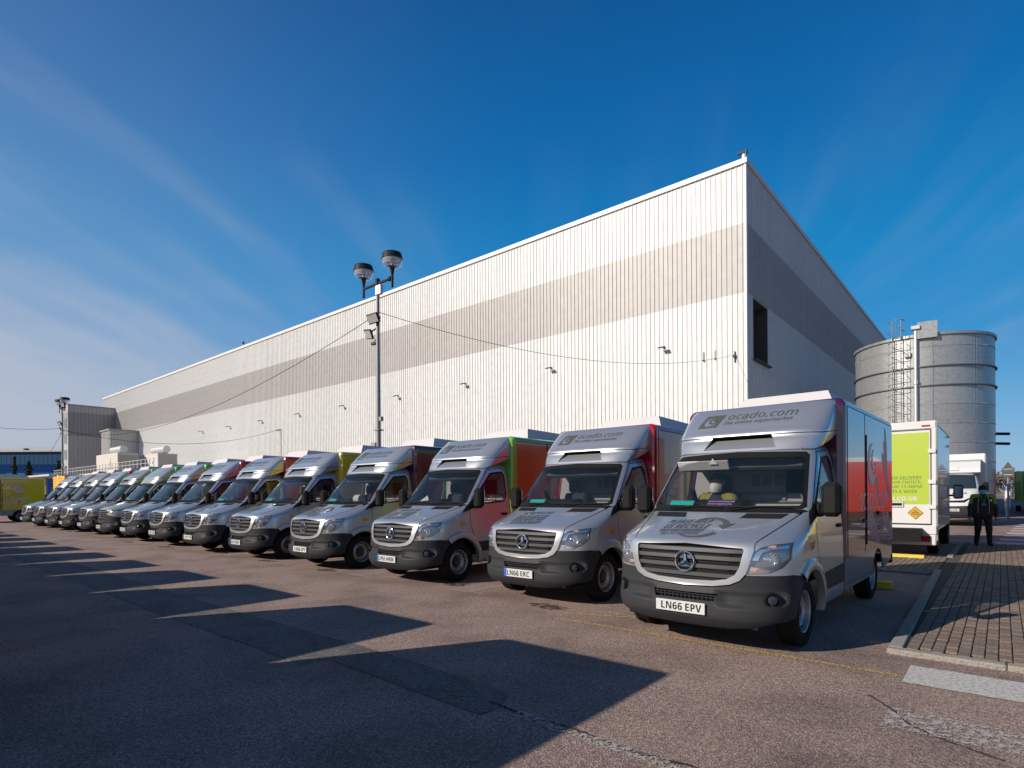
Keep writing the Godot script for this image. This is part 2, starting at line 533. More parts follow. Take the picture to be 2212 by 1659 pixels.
# A vehicle's front as a stack of rounded outlines: at each height the nose, half width and how far the rounding reaches back
class Shell:
	const XS := 0.951
	var q := 3.5
	var y0 := 0.0
	var dy := 0.004
	var zt := PackedFloat32Array()
	var wt := PackedFloat32Array()
	var lt := PackedFloat32Array()
	var s0 := 0.0
	var recess := false

	func _init(ys: Array, zs: Array, wy: Array, ws: Array, ly: Array, ls: Array, square := 3.5) -> void:
		q = square
		y0 = ys[0]
		var k := ceili((ys[-1] - y0) / dy) + 2
		for i in k:
			var y := y0 + i * dy
			zt.append(curve(ys, zs, y))
			wt.append(curve(wy, ws, y))
			lt.append(curve(ly, ls, y))
		s0 = 1.0 - sqrt(1.0 - pow(XS, q))

	static func curve(xs: Array, fs: Array, x: float) -> float:
		var n := xs.size()
		if x <= xs[0]:
			return fs[0]
		if x >= xs[n - 1]:
			return fs[n - 1]
		var k := 0
		while x > xs[k + 1]:
			k += 1
		var h: float = xs[k + 1] - xs[k]
		var t: float = (x - xs[k]) / h
		var s: float = (fs[k + 1] - fs[k]) / h
		var m0: float = s
		var m1: float = s
		if k > 0:
			var sp: float = (fs[k] - fs[k - 1]) / (xs[k] - xs[k - 1])
			m0 = 0.0 if sp * s <= 0.0 else 2.0 * sp * s / (sp + s)
		if k < n - 2:
			var sn: float = (fs[k + 2] - fs[k + 1]) / (xs[k + 2] - xs[k + 1])
			m1 = 0.0 if sn * s <= 0.0 else 2.0 * sn * s / (sn + s)
		var t2 := t * t
		var t3 := t2 * t
		return (2 * t3 - 3 * t2 + 1) * fs[k] + (t3 - 2 * t2 + t) * h * m0 + (3 * t2 - 2 * t3) * fs[k + 1] + (t3 - t2) * h * m1

	func look(t: PackedFloat32Array, y: float) -> float:
		var f := clampf((y - y0) / dy, 0.0, t.size() - 1.001)
		var i := int(f)
		return lerpf(t[i], t[i + 1], f - i)

	func wide(y: float) -> float:
		return look(wt, y)

	func edge_x(y: float) -> float:
		return XS * look(wt, y)

	func edge_z(y: float) -> float:
		return look(zt, y) - s0 * look(lt, y)

	func front(p: Vector2) -> Vector3:
		var s := minf(absf(p.x) / look(wt, p.y), 0.9999)
		var z := look(zt, p.y) - look(lt, p.y) * (1.0 - sqrt(1.0 - pow(s, q)))
		if recess and p.y < 0.70:
			var x := absf(p.x)
			var across := smoothstep(0.30, 0.40, x) * (1.0 - smoothstep(0.88, 0.93, x))
			z -= 0.048 * across * smoothstep(0.475, 0.50, p.y - 0.04 * (x - 0.6)) * (1.0 - smoothstep(0.595, 0.64, p.y))
		return Vector3(p.x, p.y, z)

	func side(p: Vector2) -> Vector3:
		var s := clampf((look(zt, p.y) - p.x) / look(lt, p.y), 0.0, 1.0)
		return Vector3(look(wt, p.y) * pow(1.0 - (1.0 - s) * (1.0 - s), 1.0 / q), p.y, p.x)

	func side_right(p: Vector2) -> Vector3:
		var a := side(p)
		return Vector3(-a.x, a.y, a.z)

	func front_edge(ya: float, yb: float, k := 10) -> PackedVector2Array:
		var out := PackedVector2Array()
		for i in k + 1:
			var y := lerpf(ya, yb, float(i) / k)
			out.append(Vector2(edge_x(y), y))
		return out

	func side_edge(ya: float, yb: float, k := 10) -> PackedVector2Array:
		var out := PackedVector2Array()
		for i in k + 1:
			var y := lerpf(ya, yb, float(i) / k)
			out.append(Vector2(edge_z(y), y))
		return out


# ---------------------------------------------------------------- nodes
func tag(o: Node3D, label: String, category: String, group := "", kind := "") -> Node3D:
	if label:
		o.set_meta("label", label)
	if category:
		o.set_meta("category", category)
	if group:
		o.set_meta("group", group)
	if kind:
		o.set_meta("kind", kind)
	return o


func thing(called: String, label: String, category: String, at := Vector3.ZERO, turn := 0.0, group := "") -> Node3D:
	var o := Node3D.new()
	o.name = numbered(called)
	o.position = at
	o.rotation.y = turn
	add_child(o)
	tag(o, label, category, group)
	return o


var taken := {}


func numbered(called: String) -> String:
	var k: int = taken.get(called, -1) + 1
	taken[called] = k
	return called if k == 0 else "%s_%03d" % [called, k]


func put(called: String, mesh: Mesh, mat, parent: Node = self, at := Vector3.ZERO) -> MeshInstance3D:
	var o := MeshInstance3D.new()
	if parent == self:
		o.name = numbered(called)
	else:
		var nm := called
		var k := 0
		while parent.has_node(NodePath(nm)):
			k += 1
			nm = "%s_%03d" % [called, k]
		o.name = nm
	o.mesh = mesh
	o.material_override = M[mat] if mat is String else mat
	o.position = at
	parent.add_child(o, true)
	return o


func struct(called: String, mesh: Mesh, mat, label := "") -> MeshInstance3D:
	var o := put(called, mesh, mat)
	tag(o, label, "", "", "structure")
	return o


func P2(a: Array) -> PackedVector2Array:
	var out := PackedVector2Array()
	for i in a.size() / 2:
		out.append(Vector2(a[2 * i], a[2 * i + 1]))
	return out


func mirror(p: PackedVector2Array) -> PackedVector2Array:
	var out := PackedVector2Array()
	for i in p.size():
		var a := p[p.size() - 1 - i]
		out.append(Vector2(-a.x, a.y))
	return out


func both(p: PackedVector2Array) -> PackedVector2Array:
	# a half outline that starts and ends on the centre line, completed by its mirror image
	var out := p.duplicate()
	for i in p.size():
		var a := p[p.size() - 1 - i]
		if absf(a.x) > 1e-6:
			out.append(Vector2(-a.x, a.y))
	return out


func quick_box(s: Vector3, bevel := 0.0) -> ArrayMesh:
	var b := MB.new()
	b.box(Vector3.ZERO, s, Basis.IDENTITY, bevel)
	return b.mesh()


func slab(poly: PackedVector2Array, y: float) -> ArrayMesh:
	# a flat outline in (x, z) at height y
	var b := MB.new()
	var idx := Geometry2D.triangulate_polygon(poly)
	for t in idx.size() / 3:
		var a := poly[idx[3 * t]]
		var c := poly[idx[3 * t + 1]]
		var d := poly[idx[3 * t + 2]]
		b.tri(Vector3(a.x, y, a.y), Vector3(c.x, y, c.y), Vector3(d.x, y, d.y), Vector3.UP)
	return b.mesh()


# lettering: flat glyphs, fitted to wide x high metres (0 keeps the proportion), slanted, then laid out by fn(point in metres from the lower left)
func letters(text: String, wide: float, high: float, fn: Callable, bold := true, slant := 0.0) -> ArrayMesh:
	var tm := TextMesh.new()
	var f := SystemFont.new()
	f.font_names = PackedStringArray(["Droid Sans"])
	f.font_weight = 700 if bold else 400
	tm.font = f
	tm.text = text
	tm.font_size = 48
	tm.pixel_size = 0.01
	tm.depth = 0.0
	tm.curve_step = 3.0
	var arr := tm.get_mesh_arrays()
	var vs: PackedVector3Array = arr[Mesh.ARRAY_VERTEX]
	var lo := Vector2(1e9, 1e9)
	var hi := -lo
	for p in vs:
		lo = lo.min(Vector2(p.x, p.y))
		hi = hi.max(Vector2(p.x, p.y))
	var sy := high / (hi.y - lo.y) if high > 0.0 else wide / (hi.x - lo.x)
	var sx := wide / (hi.x - lo.x) if wide > 0.0 else sy
	var b := MB.new()
	var ix: PackedInt32Array = arr[Mesh.ARRAY_INDEX] if arr[Mesh.ARRAY_INDEX] != null else PackedInt32Array()
	if ix.is_empty():
		for i in vs.size():
			ix.append(i)
	var us := PackedVector2Array()
	for p in vs:
		var u := Vector2((p.x - lo.x) * sx, (p.y - lo.y) * sy)
		u.x += slant * u.y
		us.append(u)
	var e := 0.01
	var fn_n: Vector3 = (fn.call(Vector2(wide * 0.5 + e, high * 0.5)) - fn.call(Vector2(wide * 0.5 - e, high * 0.5))).cross(fn.call(Vector2(wide * 0.5, high * 0.5 + e)) - fn.call(Vector2(wide * 0.5, high * 0.5 - e))).normalized()
	for t in ix.size() / 3:
		fine_tri(b, us[ix[3 * t]], us[ix[3 * t + 1]], us[ix[3 * t + 2]], fn, fn_n, 0)
	return b.mesh()


func fine_tri(b: MB, p: Vector2, q: Vector2, r: Vector2, fn: Callable, out: Vector3, depth: int) -> void:
	# long glyph triangles are split so that they follow a curved surface
	var l := [(q - p).length(), (r - q).length(), (p - r).length()]
	var k := 0 if l[0] >= l[1] and l[0] >= l[2] else (1 if l[1] >= l[2] else 2)
	if l[k] < 0.06 or depth > 5:
		b.tri(fn.call(p), fn.call(q), fn.call(r), out)
		return
	var a: Vector2 = [p, q, r][k]
	var c: Vector2 = [q, r, p][k]
	var d: Vector2 = [r, p, q][k]
	var m := (a + c) * 0.5
	fine_tri(b, a, m, d, fn, out, depth + 1)
	fine_tri(b, m, c, d, fn, out, depth + 1)


func disc(c: Vector2, r: float, k := 28) -> PackedVector2Array:
	var out := PackedVector2Array()
	for i in k:
		out.append(c + Vector2.from_angle(TAU * i / k) * r)
	return out


func swirl() -> Array:
	# the round mark: a crescent round a smaller crescent, in a unit circle
	var out: Array = Geometry2D.clip_polygons(disc(Vector2.ZERO, 1.0), disc(Vector2(0.30, 0.22), 0.74))
	out += Geometry2D.clip_polygons(disc(Vector2(0.36, 0.22), 0.50), disc(Vector2(0.50, 0.32), 0.36))
	return out


# ---------------------------------------------------------------- ground
func ragged(line: Array, wide: float, seed_: int, step := 0.12, wobble := 0.03) -> PackedVector2Array:
	# outline of a ragged strip along points in (x, z)
	var rng := RandomNumberGenerator.new()
	rng.seed = seed_
	var l := PackedVector2Array()
	var r := PackedVector2Array()
	for k in line.size() - 1:
		var a: Vector2 = line[k]
		var b: Vector2 = line[k + 1]
		var s := maxi(1, int((b - a).length() / step))
		var side := (b - a).normalized().orthogonal()
		for i in s + (1 if k == line.size() - 2 else 0):
			var p := a.lerp(b, float(i) / s)
			l.append(p + side * (wide * 0.5 + rng.randf_range(-wobble, wobble)))
			r.append(p - side * (wide * 0.5 + rng.randf_range(-wobble, wobble)))
	r.reverse()
	l.append_array(r)
	return l


func rect2(x0: float, z0: float, x1: float, z1: float) -> PackedVector2Array:
	return PackedVector2Array([Vector2(x0, z0), Vector2(x1, z0), Vector2(x1, z1), Vector2(x0, z1)])


func ground_and_paving() -> void:
	struct("ground", slab(rect2(-700, -700, 700, 300), 0.0), "tarmac")
	# trench repair in darker tar, two lengths
	struct("tarmac_patch", slab(ragged([Vector2(-70, -3.25), Vector2(-18, -3.30), Vector2(-8.8, -3.18), Vector2(-5.0, -3.20)], 0.74, 3, 0.25, 0.012), 0.004), "tarmac_patch")
	struct("tarmac_patch", slab(P2([-5.0, -3.56, -4.2, -3.55, -3.0, -3.47, -2.86, -3.2, -2.88, -3.0, -3.6, -3.02, -4.3, -3.06, -4.95, -3.08]), 0.0045), "tarmac_patch")
	struct("ground_crack", slab(ragged([Vector2(-3.0, -3.24), Vector2(-2.6, -3.2), Vector2(-2.13, -3.22), Vector2(-1.77, -3.16), Vector2(-1.4, -3.22), Vector2(-0.9, -3.15), Vector2(-0.3, -3.2)], 0.022, 5, 0.03, 0.011), 0.006), "crack")
	struct("ground_crack", slab(ragged([Vector2(-0.80, -5.22), Vector2(-0.63, -5.0), Vector2(-0.49, -4.74), Vector2(-0.33, -4.6), Vector2(0.0, -4.45)], 0.014, 6, 0.03, 0.007), 0.008), "crack")
	for it in [
		["paint_white", ragged([Vector2(-0.645, -6.055), Vector2(4.0, -6.055)], 0.60, 51, 0.06, 0.008)],
		["paint_white_worn", rect2(-0.64, -5.03, 4.0, -4.60)],
		["paint_white_worn", ragged([Vector2(-2.7, -3.17), Vector2(-1.3, -3.14), Vector2(0.3, -3.1)], 0.09, 9)],
		["paint_white_worn", rect2(-1.05, -2.86, -0.55, -2.55)],
		["paint_white_faint", rect2(-9.2, -2.40, -7.6, -2.25)],
		["paint_white_faint", rect2(-7.4, -2.32, -6.6, -2.16)],
		["paint_white_faint", ragged([Vector2(-16.5, -3.68), Vector2(-12.2, -3.66)], 0.07, 10)],
		["paint_yellow_worn", rect2(-4.32, -5.975, -0.68, -5.905)],
		["paint_yellow_worn", ragged([Vector2(-4.44, -6.25), Vector2(-3.56, -6.585)], 0.07, 12, 0.1, 0.01)],
		["paint_white_faint", ragged([Vector2(-2.1, -8.3), Vector2(-1.35, -8.25)], 0.06, 13, 0.1, 0.01)],
	]:
		struct("road_marking", slab(it[1], 0.007), it[0])
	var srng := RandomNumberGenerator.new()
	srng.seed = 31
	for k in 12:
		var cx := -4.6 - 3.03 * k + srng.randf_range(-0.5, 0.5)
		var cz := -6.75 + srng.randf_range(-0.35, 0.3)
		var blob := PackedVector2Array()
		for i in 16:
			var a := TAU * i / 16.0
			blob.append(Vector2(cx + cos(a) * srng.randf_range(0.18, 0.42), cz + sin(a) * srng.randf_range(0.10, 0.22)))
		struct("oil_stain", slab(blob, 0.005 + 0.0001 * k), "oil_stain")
	for k in 11:
		var x := -3.55 - 3.03 * k
		struct("road_marking", slab(rect2(x - 0.48, -6.70, x + 0.30, -6.62), 0.006), "paint_white_worn")
		struct("road_marking", slab(rect2(x - 0.04, -11.0, x + 0.04, -6.70), 0.0065), "paint_white_worn")
	for k in 8:
		var z := -22.15 - 1.85 * k
		var x := -0.17 - 0.055 * (z + 22.15)
		struct("crossing_stripe", slab(rect2(x, z - 0.95, 7.0, z), 0.006), "paint_white")
	# pavement island: kerbs, a bed, and concrete blocks laid one by one
	var isl := Node3D.new()
	isl.name = "pavement"
	add_child(isl)
	tag(isl, "", "", "", "structure")
	put("bed", slab(P2([-0.85, -6.80, 6.0, -6.80, 6.0, -22.0, -1.0, -22.0, -1.0, -16.9, -4.5, -16.9, -4.5, -13.5, -0.95, -13.5]), 0.026), "joint", isl)
	var rng := RandomNumberGenerator.new()
	rng.seed = 77
	var kerbs := []
	var x := -0.875
	while x < 6.0:
		kerbs.append([Vector2(x, -6.70), Vector2(x + 0.9, -6.70)])
		x += 0.905
	var z := -6.83
	while z > -13.3:
		kerbs.append([Vector2(-0.875 + (z + 6.8) * 0.021, z), Vector2(-0.875 + (z - 0.9 + 6.8) * 0.021, z - 0.9)])
		z -= 0.905
	x = -1.05
	while x > -4.5:
		kerbs.append([Vector2(x, -13.43), Vector2(x - 0.9, -13.43)])
		x -= 0.905
	z = -16.9
	while z > -21.5:
		kerbs.append([Vector2(-1.0, z), Vector2(-1.02, z - 0.9)])
		z -= 0.905
	for kb in kerbs:
		var a: Vector2 = kb[0]
		var b: Vector2 = kb[1]
		var mid := (a + b) * 0.5
		var d := (b - a).normalized()
		var mb := MB.new()
		var inward := Vector2(0, -1) if absf(d.x) > 0.5 else Vector2(1, 0)
		mid += inward * 0.062
		mb.box(Vector3(mid.x, -0.012, mid.y), Vector3(0.125, 0.125, (b - a).length()), Basis.looking_at(Vector3(d.x, 0, d.y)), 0.012)
		put("kerb_stone", mb.mesh(), "concrete", isl)
	var ms := []
	for k in 3:
		ms.append(quick_box(Vector3(0.094 - 0.001 * k, 0.05, 0.192 - 0.002 * k), 0.006))
	var left := []
	var count := 0
	var row := 0
	z = -6.50
	var spots := []
	for col in 70:
		for r in 80:
			var px := -0.68 + 0.1 * col
			var pz := -6.935 - 0.2 * r - (0.1 if col % 2 else 0.0)
			if pz < -21.9 or px > 6.0:
				continue
			spots.append(Vector2(px, pz))
	for col in 38:
		for r in 16:
			var px := -1.02 - 0.1 * col
			var pz := -13.68 - 0.2 * r - (0.1 if col % 2 else 0.0)
			if pz > -16.8:
				spots.append(Vector2(px, pz))
	spots.sort_custom(func(a, b): return seen_order(a) < seen_order(b))
	var rest_xf := [[], [], [], []]
	for s in spots:
		var xf := Transform3D(Basis.from_euler(Vector3(rng.randf_range(-0.008, 0.008), rng.randf_range(-0.012, 0.012), rng.randf_range(-0.008, 0.008))), Vector3(s.x, 0.023 + rng.randf_range(-0.0035, 0.0035), s.y))
		var mi := rng.randi() % 4
		if count < 300:
			var o := put("paving_block", ms[rng.randi() % 3], "paver_%d" % mi, isl)
			o.transform = xf
			count += 1
		else:
			rest_xf[mi].append(xf)
	for k in 4:
		var mm := MultiMesh.new()
		mm.transform_format = MultiMesh.TRANSFORM_3D
		mm.mesh = ms[0]
		mm.instance_count = rest_xf[k].size()
		for i in rest_xf[k].size():
			mm.set_instance_transform(i, rest_xf[k][i])
		var mi := MultiMeshInstance3D.new()
		mi.name = "paving_blocks" if k == 0 else "paving_blocks_%03d" % k
		mi.multimesh = mm
		mi.material_override = M["paver_%d" % k]
		mi.set_meta("kind", "stuff")
		isl.add_child(mi)
	# far island and its kerb
	struct("far_pavement", quick_island(Vector3(6.5, 0.06, -73.0), Vector3(11.5, 0.12, 12.0)), "concrete")


func seen_order(p: Vector2) -> float:
	# nearest blocks first, those outside the picture's right edge last
	return p.length() + (100.0 if p.x > 0.16 - 0.012 * (p.y + 6.0) * 1.0 else 0.0)


func quick_island(at: Vector3, s: Vector3) -> ArrayMesh:
	var b := MB.new()
	b.box(at, s, Basis.IDENTITY, 0.02)
	return b.mesh()


# ---------------------------------------------------------------- warehouse
const PITCH := 0.3333
const SHEET := 1.0


func sheet_mesh(y0: float, y1: float, count := 3) -> ArrayMesh:
	# trapezoidal cladding, x from 0 to the left, ribs towards +z
	var b := MB.new()
	var xs := [0.0]
	var zs := [0.0]
	for k in count:
		var x := -PITCH * k
		xs.append_array([x - 0.130, x - 0.142, x - 0.178, x - 0.190])
		zs.append_array([0.0, 0.042, 0.042, 0.0])
	xs.append(-PITCH * count)
	zs.append(0.0)
	for i in xs.size() - 1:
		var a := Vector3(xs[i], y0, zs[i])
		var c := Vector3(xs[i + 1], y0, zs[i + 1])
		var up := Vector3(0, y1 - y0, 0)
		b.quad(a, c, c + up, a + up, Vector3(-(zs[i] - zs[i + 1]), 0, absf(xs[i] - xs[i + 1])) + Vector3(0, 0, 0.001))
	return b.mesh()


func warehouse() -> void:
	var w := thing("warehouse", "huge white ribbed metal warehouse with a wide grey band, behind the vans", "warehouse")
	var bands := [[0.0, 14.091, "clad_white"], [14.091, 18.455, "clad_grey"], [18.455, 22.164, "clad_white"]]
	var rng := RandomNumberGenerator.new()
	rng.seed = 5
	var sm := []
	for b in bands:
		sm.append(sheet_mesh(b[0], b[1]))
	var low := sheet_mesh(0.0, 10.131)
	for k in 62:
		for j in 3:
			put("cladding_sheet", sm[j], "%s_%d" % [bands[j][2], rng.randi() % 3], w, Vector3(CORNER_X - 0.06 - SHEET * k, 0, WALL_Z))
	var more := 134.182 - 0.06 - SHEET * 62
	var cnt := int(more / PITCH)
	for j in 3:
		var o := put("far_cladding", sheet_mesh(bands[j][0], bands[j][1], cnt), "%s_0" % bands[j][2], w, Vector3(CORNER_X - 0.06 - SHEET * 62, 0, WALL_Z))
		o.set_meta("kind", "stuff")
	# right-hand face, turned to look along +x
	for k in 32:
		for j in 3:
			if j == 0 and k >= 1 and k <= 3:
				continue
			var o := put("cladding_sheet", sm[j], "%s_%d" % [bands[j][2], rng.randi() % 3], w, Vector3(CORNER_X, 0, WALL_Z - 0.28 - SHEET * (k + 1)))
			o.rotation.y = PI / 2
	for k in [1, 2, 3]:
		var o := put("cladding_sheet", low, "clad_white_0", w, Vector3(CORNER_X, 0, WALL_Z - 0.28 - SHEET * (k + 1)))
		o.rotation.y = PI / 2
	for j in 3:
		var o := put("far_cladding", sheet_mesh(bands[j][0], bands[j][1], 110), "%s_0" % bands[j][2], w, Vector3(CORNER_X, 0, WALL_Z - 0.28 - SHEET * 32 - 110 * PITCH))
		o.rotation.y = PI / 2
		o.set_meta("kind", "stuff")
	var back := WALL_Z - 69.818
	var left := CORNER_X - 133.745
	# wall behind the cladding and the roof, with the opening left out
	var c := MB.new()
	var zi := WALL_Z - 0.03
	var xi := CORNER_X - 0.03
	c.quad(Vector3(xi, 0, zi), Vector3(left, 0, zi), Vector3(left, 22.109, zi), Vector3(xi, 22.109, zi), Vector3.BACK)
	c.quad(Vector3(left, 0, zi), Vector3(left, 0, back), Vector3(left, 22.109, back), Vector3(left, 22.109, zi), Vector3.LEFT)
	c.quad(Vector3(left, 0, back), Vector3(xi, 0, back), Vector3(xi, 22.109, back), Vector3(left, 22.109, back), Vector3.FORWARD)
	c.quad(Vector3(left, 22.109, zi), Vector3(xi, 22.109, zi), Vector3(xi, 22.109, back), Vector3(left, 22.109, back), Vector3.UP)
	var za := WALL_Z - 0.28 - SHEET
	var zb := WALL_Z - 0.28 - SHEET * 4
	for q in [[zi, za, 0.0, 22.109], [zb, back, 0.0, 22.109], [za, zb, 0.0, 10.131], [za, zb, 14.015, 22.109]]:
		c.quad(Vector3(xi, q[2], q[0]), Vector3(xi, q[2], q[1]), Vector3(xi, q[3], q[1]), Vector3(xi, q[3], q[0]), Vector3.RIGHT)
	put("inner_wall", c.mesh(), "clad_white_2", w)
	var t := MB.new()
	t.box(Vector3((CORNER_X + left) * 0.5, 22.273, WALL_Z + 0.02), Vector3(CORNER_X - left + 0.26, 0.34, 0.22), Basis.IDENTITY, 0.02)
	put("roof_edge", t.mesh(), "trim_white", w)
	t = MB.new()
	t.box(Vector3(CORNER_X + 0.02, 22.273, (WALL_Z + back) * 0.5 - 0.2), Vector3(0.22, 0.34, WALL_Z - back - 0.1), Basis.IDENTITY, 0.02)
	put("roof_edge", t.mesh(), "trim_white", w)
	t = MB.new()
	t.box(Vector3(CORNER_X - 0.015, 11.0545, WALL_Z + 0.022), Vector3(0.13, 22.065, 0.05))
	t.box(Vector3(CORNER_X + 0.022, 11.0545, WALL_Z - 0.14), Vector3(0.05, 22.065, 0.274))
	put("corner_trim", t.mesh(), "trim_white", w)
	# boarded opening high on the shaded face
	var win := Node3D.new()
	win.name = "window_opening"
	w.add_child(win)
	var zc := (za + zb) * 0.5
	var ww := za - zb
	var f := MB.new()
	f.box(Vector3(CORNER_X - 0.475, 10.109, zc), Vector3(0.9, 0.04, ww))
	f.box(Vector3(CORNER_X - 0.475, 14.036, zc), Vector3(0.9, 0.04, ww))
	f.box(Vector3(CORNER_X - 0.475, 12.073, za - 0.02), Vector3(0.9, 3.86, 0.04))
	f.box(Vector3(CORNER_X - 0.475, 12.073, zb + 0.02), Vector3(0.9, 3.86, 0.04))
	put("reveal", f.mesh(), "dark_grey", win)
	var bd := MB.new()
	for k in 5:
		bd.box(Vector3(CORNER_X - 0.91 + 0.008 * (k % 2), 12.073, zb + 0.1 + ww * (k + 0.35) / 5.0), Vector3(0.03, 3.8, ww / 5.0 - 0.012))
	put("boarding", bd.mesh(), "wood_brown", win)
	put("post", quick_box(Vector3(0.12, 2.3, 0.16), 0.01), "grey_mid", win, Vector3(CORNER_X - 0.475, 11.418, za - 0.75))
	put("sill", quick_box(Vector3(0.30, 0.10, ww + 0.35), 0.01), "dark_grey", win, Vector3(CORNER_X + 0.10, 10.065, zc))
	for k in 9:
		var x := -17.607 - 9.622 * k
		var pos := ["above the first red van", "", "", "", "", "", "", "", ""]
		var fl := thing("wall_floodlight", floodlight_label(k), "floodlight", Vector3(x, 11.473, WALL_Z + 0.05), 0.0, "floodlights in a row along the warehouse wall")
		var h := MB.new()
		h.box(Vector3(0, 0.0, 0.40), Vector3(0.44, 0.08, 0.28), Basis(Vector3.RIGHT, 0.35), 0.02)
		put("lamp_housing", h.mesh(), "dark_grey", fl)
		h = MB.new()
		h.box(Vector3(0, -0.05, 0.41), Vector3(0.36, 0.012, 0.20), Basis(Vector3.RIGHT, 0.35))
		put("lamp_glass", h.mesh(), "steel_pale", fl)
		h = MB.new()
		h.cyl(Vector3(0, 0.06, 0.0), Vector3(0, 0.02, 0.32), 0.02, 0.02, 6)
		h.box(Vector3(0, 0.06, 0.012), Vector3(0.14, 0.16, 0.024))
		put("bracket", h.mesh(), "dark_grey", fl)
	var cc := thing("roof_camera", "small white camera unit on the sharp roof corner of the warehouse", "camera", Vector3(CORNER_X - 0.1, 22.458, WALL_Z - 0.1))
	var h2 := MB.new()
	h2.cyl(Vector3.ZERO, Vector3(0, 0.35, 0), 0.04, 0.04, 8)
	h2.cyl(Vector3(0.0, 0.02, 0), Vector3(0.0, 0.3, 0), 0.16, 0.13, 12)
	put("base", h2.mesh(), "white", cc)
	h2 = MB.new()
	h2.box(Vector3(-0.18, 0.42, 0.05), Vector3(0.42, 0.16, 0.16), Basis(Vector3.UP, 0.3), 0.03)
	h2.cyl(Vector3(0.12, 0.3, 0), Vector3(0.12, 0.55, 0), 0.09, 0.09, 10)
	put("lens_housing", h2.mesh(), "dark_grey", cc)
	var c2 := thing("roof_camera", "tiny camera on the warehouse roof edge, left of the lamp post", "camera", Vector3(-80.945, 22.458, WALL_Z - 0.05))
	h2 = MB.new()
	h2.cyl(Vector3.ZERO, Vector3(0, 0.4, 0), 0.05, 0.05, 8)
	put("bracket", h2.mesh(), "steel_pale", c2)
	h2 = MB.new()
	h2.box(Vector3(0.2, 0.42, 0.0), Vector3(0.8, 0.26, 0.26), Basis(Vector3.UP, -0.3), 0.04)
	put("lens_housing", h2.mesh(), "dark_grey", c2)
	# conduits on the wall
	var cd := MB.new()
	cd.tube([Vector3(-70.124, 0.0, WALL_Z + 0.09), Vector3(-70.124, 9.945, WALL_Z + 0.09), Vector3(-71.455, 9.945, WALL_Z + 0.09)], 0.045, 6)
	tag(put("conduit", cd.mesh(), "dark_grey"), "thin dark conduit pipe up the white wall, where a cable lands", "pipe")
	cd = MB.new()
	cd.tube([Vector3(-12.818, 10.491, WALL_Z + 0.07), Vector3(-12.818, 9.782, WALL_Z + 0.07)], 0.03, 6)
	cd.box(Vector3(-12.818, 10.164, WALL_Z + 0.10), Vector3(0.14, 0.2, 0.14))
	for x in [-14.073, -14.836]:
		cd.tube([Vector3(x, 10.218, WALL_Z + 0.07), Vector3(x, 10.764, WALL_Z + 0.07)], 0.02, 6)
		cd.box(Vector3(x, 10.196, WALL_Z + 0.08), Vector3(0.07, 0.1, 0.08))
	tag(put("cable_anchor", cd.mesh(), "dark_grey"), "small cable anchors on the wall beside the warehouse corner", "anchor")


func floodlight_label(k: int) -> String:
	return ["wall floodlight nearest the warehouse corner and its high window", "wall floodlight second along from the warehouse corner", "wall floodlight third from the warehouse corner, right of the tall lamp post", "wall floodlight just right of the tall lamp post", "wall floodlight just left of the tall lamp post", "wall floodlight second to the left of the tall lamp post", "wall floodlight directly above the thin conduit on the wall", "wall floodlight first to the left of the conduit", "wall floodlight furthest along the wall, nearest the grey tower"][k]


